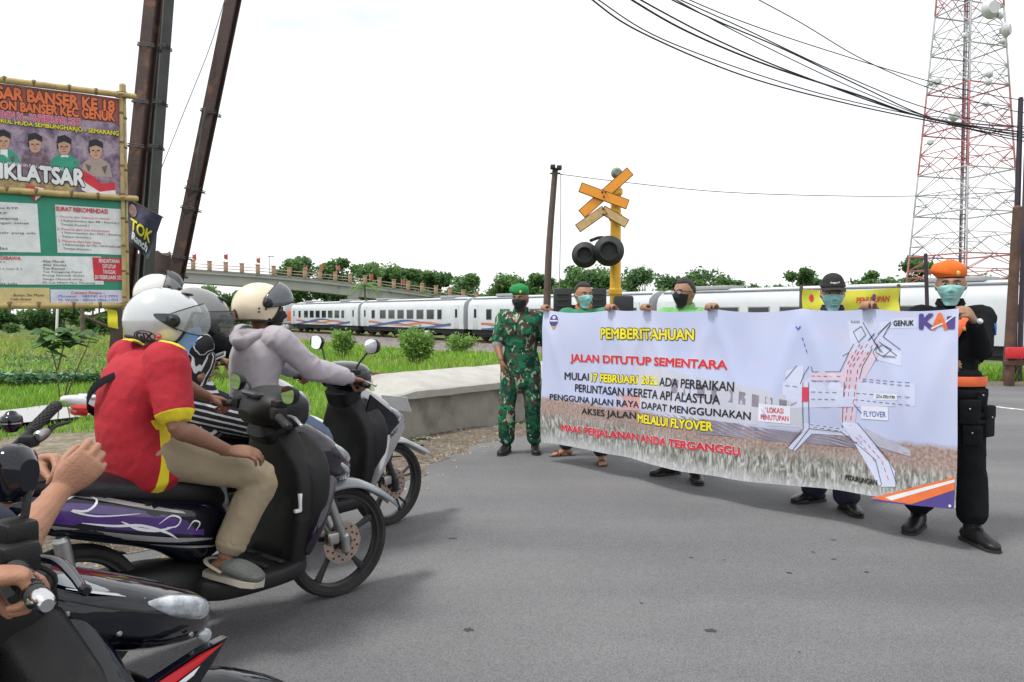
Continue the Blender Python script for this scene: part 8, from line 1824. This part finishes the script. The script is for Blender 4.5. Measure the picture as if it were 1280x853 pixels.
strap(root, [n + l * .02 + V(0, 0, .012) + f * .055, n - l * .085 + V(0, 0, .005) + f * .01, n - l * .060 - f * .118 + V(0, 0, -.04), c + l * .00 - f * .160 + V(0, 0, .03), c + l * .09 - f * .158 - V(0, 0, .05), c + l * .16 - f * .09 - V(0, 0, .10)], .036, .004, M_UNIF, 'bag_strap', [V(0, 0, 1), V(0, 0, 1) - l * .5, -f + V(0, 0, .6), -f, -f + l * .4, l - f])

# -- rider in the grey hoodie
FB, PB_ = (-.82, 5.0), math.radians(53); fB = V(math.cos(PB_), math.sin(PB_), 0); lB = V(-fB[1], fB[0], 0)
root = empty('person', L2W(FB, PB_, (-.98, 0, 0)), 'rider in pale grey hoodie and cream open face helmet on the silver scooter', 'person')
J = seated(FB, PB_, .95, (-.98, 0, .88), (-1.01, 0, 1.00), (-.99, 0, 1.14), (-.94, 0, 1.29), (-.945, 0, 1.415), [(-.64, .20, .66), (-.66, -.13, .68)], [(-.72, .30, .10), (-.70, -.13, .40)], V(.94, .30, -.06))
for i in (0, 1): hold_grip(J, i, stB, FB, PB_, pole=J['sh'][i] + (lB if i == 0 else -lB) * .15 + V(0, 0, -1))
body(J, 'brown', root, voxel=.006)
shirt(J, root, M_HOOD, g=.020, end=(1.86, 1.86), low=.08, voxel=.009, folds=.0085, fscale=26, seed=31, collar=-.01, name='hoodie', wide=.94, stretch=(1, 1, 1.0))
f, l, n = J['f'], J['l'], J['neck']
b = MB(); th = np.linspace(-2.6, 2.6, 15) + PI; b.tube([n + f * math.cos(t) * .085 + l * math.sin(t) * .100 + V(0, 0, -.005 - .028 * (1 - math.cos(t - PI)) * .5) - f * .02 for t in th], [(.030, .036)] * 15, n=14, sub=2)
b.tube([n - f * .07 + l * .09 + V(0, 0, .00), n - f * .13 + l * .05 - V(0, 0, .035), n - f * .155 - V(0, 0, .065), n - f * .13 - l * .05 - V(0, 0, .035), n - f * .07 - l * .09], [(.030, .034)] * 5, n=14, sub=4); remesh(b, 'hood', M_HOOD, .008, 3, root, folds=.006, fscale=30, seed=8)
for i in (0, 1):
    d = unit(J['wr'][i] - J['el'][i]); q = lerp(J['el'][i], J['wr'][i], .90); b = MB(); b.tube([q - d * .022, q + d * .03], [.038, .034], n=16); b.build('knit_cuff', M_HOOD, root, world=True)
trousers(J, root, mat('jeans_blue', (.14, .19, .28), .9, bump=.3, bscale=300), g=.018, end=.93, voxel=.010, seed=33)
for i in (0, 1): shoe(J, i, root, M_BOOT, M_SOLE, name='shoe')
face_mask(J, root, M_BLACKMASK, grow=.012, loop=M_BLACKMASK)
ho, spot, ptxt = helmet(J, root, M_HCRM, 1.06, visor=V_DARK, vrot=.62, brow=.30, chin=-.50, vent=False)
b = MB(); q = spot(-2.72, -.36, 1.01); P = np.array([[spot(-2.62 + .16 * r_ * math.cos(t), -.32 + .22 * r_ * math.sin(t), 1.008) for t in np.linspace(0, 2 * PI, 17)] for r_ in (.02, 1)]); b.grid(P); b.build('helmet_sticker', mat('sticker_maroon', (.12, .012, .02), .5, var=.5, scale=90), ho, world=True, fix=False)
for th_, e_ in ((-1.62, -.02), (-1.62, -.16), (-1.40, -.04)):
    b = MB(); b.ell(spot(th_, e_, 1.01), V(.006, .006, .006), nu=10, nv=6); b.build('snap_stud', M_BOLT, ho, world=True)
b = MB(); b.tube([spot(-1.25, -.42, 1.0), J['head'] + frame(J['hf']) @ V(-.06, .05, -.10), J['head'] + frame(J['hf']) @ V(-.02, .07, -.135)], [(.010, .003)] * 3, n=6, sub=3); b.build('chin_strap', M_UNIF, ho, world=True)

# -- pillion passenger reading a phone
def stripes(name, scale, axis, base=(.014, .014, .018), line=(.62, .62, .64), width=.28):
    m = bpy.data.materials.new(name); m.use_nodes = True; n, l = m.node_tree.nodes, m.node_tree.links; b = n['Principled BSDF']; b.inputs['Roughness'].default_value = .9
    tc = n.new('ShaderNodeTexCoord'); mp = n.new('ShaderNodeMapping'); mp.inputs['Rotation'].default_value = axis; l.new(tc.outputs['Object'], mp.inputs['Vector'])
    w = n.new('ShaderNodeTexWave'); w.inputs['Scale'].default_value = scale; w.inputs['Distortion'].default_value = .6; w.inputs['Detail Scale'].default_value = .6; l.new(mp.outputs['Vector'], w.inputs['Vector'])
    r = n.new('ShaderNodeValToRGB'); r.color_ramp.elements[0].position = 1 - width; r.color_ramp.elements[0].color = (*base, 1); r.color_ramp.elements[1].position = 1 - width + .06; r.color_ramp.elements[1].color = (*line, 1)
    l.new(w.outputs['Fac'], r.inputs['Fac']); l.new(r.outputs['Color'], b.inputs['Base Color']); return m
root = empty('person', L2W(FB, PB_, (-1.38, 0, 0)), 'passenger in grey helmet and black clothes with white stripes holding a phone', 'person')
J = seated(FB, PB_, .85, (-1.38, 0, .93), (-1.42, 0, 1.03), (-1.40, 0, 1.14), (-1.37, 0, 1.26), (-1.33, 0, 1.365), [(-1.00, .24, .80), (-.98, -.27, .78)], [(-1.10, .22, .45), (-1.02, -.24, .42)], V(.90, .28, -.34))
ph = W(264, 449, 3.92)
set_arm(J, 1, W(252, 470, 3.80), J['sh'][1] + V(-.25, -.02, -1), fwd=unit(ph - W(252, 470, 3.80)), nrm=V(-.2, -.8, -.5), side=-1, curl=(.55, .8, .5), thumb=.5)
set_arm(J, 0, W(247, 455, 4.02), J['sh'][0] + V(-.3, .2, -1), fwd=unit(ph - W(247, 455, 4.02)), nrm=V(-.3, .6, -.6), side=1, curl=(.45, .7, .5), thumb=.5)
body(J, 'brown', root, voxel=.0055)
M_STRV = stripes('blouse_striped', 15, (0, 0, .9), width=.16); M_STRH = stripes('skirt_striped', 10, (0, PI / 2 - .35, 0))
shirt(J, root, M_STRV, g=.016, end=(.7, .7), low=.08, voxel=.009, folds=.006, seed=41, name='striped_blouse', collar=-.01)
trousers(J, root, M_STRH, g=.035, end=.95, voxel=.010, folds=.007, seed=42, flare=.03, name='striped_trousers')
for i in (0, 1): shoe(J, i, root, M_SHOE, M_SOLE)
face_mask(J, root, M_BLACKMASK, grow=.012, loop=M_BLACKMASK); helmet(J, root, M_HGRY, 1.10, visor=V_SMOKE, vrot=.05)
ph_o = MB(); R = frame(unit(V(.75, .15, .30)), V(-.3, -.35, .9)); ph_o.rbox(ph, (.036, .076, .005), .004, R); pt = empty('mobile_phone', ph, 'white mobile phone held by the striped passenger in the grey helmet', 'phone'); ph_o.build('phone_shell', M_WHP, pt, world=True); b = MB(); b.rbox(ph + R @ V(0, 0, .0055), (.032, .070, .001), .0005, R); b.build('phone_screen', M_WIN, pt, world=True)

# -- rider of the white scooter
FD, PD = tuple(Ft), math.radians(50)
root = empty('person', L2W(FD, PD, (-1.15, 0, 0)), 'rider in white helmet hidden behind the red shirted rider, on the white scooter', 'person')
J = seated(FD, PD, .97, (-1.14, 0, .95), (-1.18, 0, 1.07), (-1.17, 0, 1.23), (-1.15, 0, 1.40), (-1.12, 0, 1.512), [(-.70, .22, .70), (-.70, -.20, .72)], [(-.70, .18, .40), (-.70, -.18, .40)], V(.80, .60, -.05))
for i in (0, 1): hold_grip(J, i, stD, FD, PD, bh=1.02)
body(J, 'tan', root, voxel=.008); shirt(J, root, M_UNIF, g=.03, end=(1.85, 1.85), low=.08, seed=51, name='dark_jacket', collar=.0); trousers(J, root, M_NAVY, g=.02, seed=52)
for i in (0, 1): shoe(J, i, root, M_SHOE, M_SOLE)
helmet(J, root, M_HWHT, 1.06, visor=V_SMOKE, vrot=.9); face_mask(J, root, M_BLACKMASK)

# -- rider of the near scooter: mostly outside the frame, hand on the throttle
FC, PC = NS_F, NPH; fC = V(math.cos(PC), math.sin(PC), 0); lC = V(-fC[1], fC[0], 0)
root = empty('person', L2W(FC, PC, (-1.0, 0, 0)), 'rider at the left edge whose bare hand grips the throttle of the nearest scooter', 'person')
J = seated(FC, PC, .96, (-1.12, 0, .88), (-1.16, 0, 1.00), (-1.15, 0, 1.15), (-1.11, 0, 1.31), (-1.08, 0, 1.44), [(-.66, .22, .66), (-.68, -.21, .68)], [(-.70, .30, .10), (-.70, -.17, .40)], V(.6, .8, -.05))
gR = L2W(FC, PC, (-.463, -.29, .994))
w = W(18, 728, 1.04)
set_arm(J, 1, L2W(FC, PC, (-.548, -.262, 1.018)), J['sh'][1] - lC * .5 + V(0, 0, -.35), fwd=unit(gR - L2W(FC, PC, (-.548, -.262, 1.018)) + V(0, 0, .02)), nrm=V(0, 0, 1) + fC * .35, side=-1, curls=[(.55, .75, .45), (1.05, 1.25, .8), (1.1, 1.25, .8), (1.1, 1.25, .8)], curl=(1, 1, 1), thumb=.75, thumb_curl=.9)
hold_grip(J, 0, stC, FC, PC)
body(J, 'warm', root, voxel=.0036, kh=1.0, smooth=2)
shirt(J, root, M_NAVY, g=.025, end=(.85, .85), low=.08, seed=61, name='tee_shirt'); trousers(J, root, M_NAVY, g=.02, seed=62); hair(J, root, crown=.012)
for i in (0, 1): shoe(J, i, root, M_SHOE, M_SOLE)

# -- youth with clasped hands beside the bicycle
root = empty('person', V(-1.30, 1.34, 0), 'youth in navy sleeves clasping both hands at the left edge between scooters', 'person')
J = stand(V(-1.30, 1.34, 0), (.35, .95), 1.46, head_dir=V(.8, .6, -.1))
J['sh'] = [V(-1.40, 1.47, 1.17), V(-1.14, 1.27, 1.16)]; J['sl'] = unit(V(-.72, .55, 0))
wR, wL = W(76, 612, 1.56), W(56, 580, 1.70)
hc = W(101, 572, 1.63)
set_arm(J, 1, wR, V(-.70, 1.1, .6), fwd=unit(V(.55, .42, .66)), nrm=V(.50, -.85, .05), side=-1, curls=[(.70, 1.2, .8), (.82, 1.25, .8), (.92, 1.25, .8), (1.0, 1.25, .8)], thumb=.5, thumb_curl=.5)
J['el'][1] = W(14, 690, 1.37)
set_arm(J, 0, wL, V(-1.2, 1.6, .6), fwd=unit(hc - wL + V(.05, -.02, .0)), nrm=V(-.2, .6, .8), side=1, curls=[(.7, .9, .5), (.75, .9, .5), (.8, .9, .5), (.85, .9, .5)], thumb=.3)
J['el'][0] = W(-40, 650, 1.60)
body(J, 'warm', root, voxel=.0036, smooth=2, kh=1.06)
shirt(J, root, M_NAVY, g=.02, end=(.8, .88), low=.08, seed=71, name='navy_tee_shirt'); trousers(J, root, M_UNIF, g=.02, seed=72); hair(J, root, crown=.012)
for i in (0, 1): shoe(J, i, root, M_BOOT, M_SOLE)

# -- bicycle with bell
bg = empty('bicycle', (-1.50, 2.12, 0), 'bicycle with black ribbed grip and round bell at the left edge', 'bicycle')
g1, g0, b1, b0 = W(71, 507, 2.46), W(37, 541, 2.33), W(8, 566, 2.20), W(-50, 600, 2.06)
b = MB(); b.tube([g1, g0, b1, b0, b0 + (b0 - b1) * .8, b0 + (b0 - b1) * .8 + V(-.02, -.30, .06)], [.0125] * 6, n=12, sub=3); b.build('handlebar', M_PLB, bg, world=True)
d = unit(g1 - g0); b = MB(); b.tube([g0 + d * .005, g0 + d * .012, g1 - d * .012, g1], [.019, .0165, .0165, .0185], n=18); go = b.build('grip', M_RUBB, bg, world=True)
L = np.linalg.norm(g1 - g0); pp = unit(np.cross(d, V(0, 0, 1))); qq = np.cross(pp, d)
for j in range(11):
    for a_ in range(10):
        t = a_ * .628 + .3 * (j % 2); o_ = (pp * math.cos(t) + qq * math.sin(t)) * .0165; c = g0 + d * (.02 + j * (L - .04) / 10) + o_
        if o_ @ V(0, -1, .6) < -.004: continue
        b = MB(); b.rbox(c, (.0055, .0030, .0024), .001, np.stack([d, unit(np.cross(unit(o_), d)), unit(o_)], 1)); b.build('grip_knob', M_RUBB, go, world=True, smooth=0)
c = W(14, 524, 2.24); b = MB(); b.tube([c + V(0, 0, -.026), c + V(0, 0, -.012), c + V(0, 0, .006), c + V(0, 0, .013)], [.024, .030, .028, .019], n=24, sub=3); bo = b.build('bell', M_GLB, bg, world=True)
b = MB(); b.tube([c + V(0, 0, -.013), c + V(0, 0, -.009)], [.0305, .0305], n=28, cap=None); b.build('bell_ring', M_CHR, bo, world=True); b = MB(); b.ell(c + V(0, 0, .021), V(.009, .009, .004)); b.build('bell_screw', M_PLB, bo, world=True)
b = MB(); b.rbox(W(36, 552, 2.27), (.020, .026, .018), .008); b.build('brake_mount', M_PLB, bg, world=True); b = MB(); b.tube([W(40, 556, 2.28), W(56, 546, 2.36), W(66, 534, 2.40), W(86, 528, 2.46)], [(.010, .007)] * 3 + [(.006, .005)], n=10, sub=4); b.build('brake_lever', M_PLB, bg, world=True)
b = MB(); b.tube([W(48, 545, 2.28), W(58, 540, 2.32)], [.016, .013], n=12); b.build('shifter', M_ALU, bg, world=True)
for pts in ([(40, 558, 2.27), (20, 566, 2.22), (-10, 574, 2.15), (-40, 600, 2.0)], [(38, 562, 2.26), (10, 574, 2.2), (-20, 590, 2.1)]):
    b = MB(); b.tube([W(*p) for p in pts], [.0032] * len(pts), n=6, sub=4); b.build('brake_cable', M_RUBB, bg, world=True)
hd_ = lerp(b1, b0, .8); hx = V(hd_[0] - .02, hd_[1] - .12, 0)
b = MB(); b.tube([hx + V(0, 0, .95), hx + V(.02, 0, .55)], [.017, .019], n=12); b.build('stem', M_PLB, bg, world=True)
M_BRED = mat('frame_red', (.55, .015, .015), .3, coat=.7)
b = MB(); b.tube([hx + V(.02, 0, .60), hx + V(-.30, .0, .38), hx + V(-.62, 0, .40)], [.022, .024, .022], n=12, sub=3); b.tube([hx + V(-.55, 0, .38), hx + V(-.62, 0, .80)], [.017, .015], n=10); b.tube([hx + V(-.35, 0, .36), hx + V(-.92, 0, .20)], [.012, .010], n=8); b.build('frame', M_BRED, bg, world=True)
b = MB(); b.tube([W(-8, 578, 2.2), W(8, 580, 2.24), W(16, 584, 2.27)], [(.03, .02), (.028, .018), (.012, .008)], n=12, sub=3); b.build('red_front_cover', M_BRED, bg, world=True)
for k_, cx_ in enumerate((.06, -.92)):
    w0 = hx + V(cx_, 0, .20); a_ = np.linspace(0, 2 * PI, 49); b = MB(); b.tube([w0 + V(math.cos(t) * .18, 0, math.sin(t) * .18) for t in a_], [.018] * 49, n=10, cap=None); wo = b.build('wheel', M_TYRE, bg, world=True)
    for j in range(16): t = j * .3927; q = MB(); q.tube([w0, w0 + V(math.cos(t) * .165, 0, math.sin(t) * .165)], [.0012] * 2, n=4); q.build('spoke', M_CHR, wo, world=True)
for s in (-1, 1): b = MB(); b.tube([hx + V(.02, 0, .56), hx + V(.035, s * .03, .48), hx + V(.06, s * .035, .20)], [.012, .011, .008], n=8, sub=2); b.build('fork_blade', M_PLB, bg, world=True)
b = MB(); b.tube([hx + V(-.72, 0, .82), hx + V(-.60, 0, .84), hx + V(-.46, 0, .83)], [(.075, .03), (.05, .028), (.018, .015)], side=V(0, 1, 0), n=14, sub=3); b.build('saddle', M_SEAT, bg, world=True)
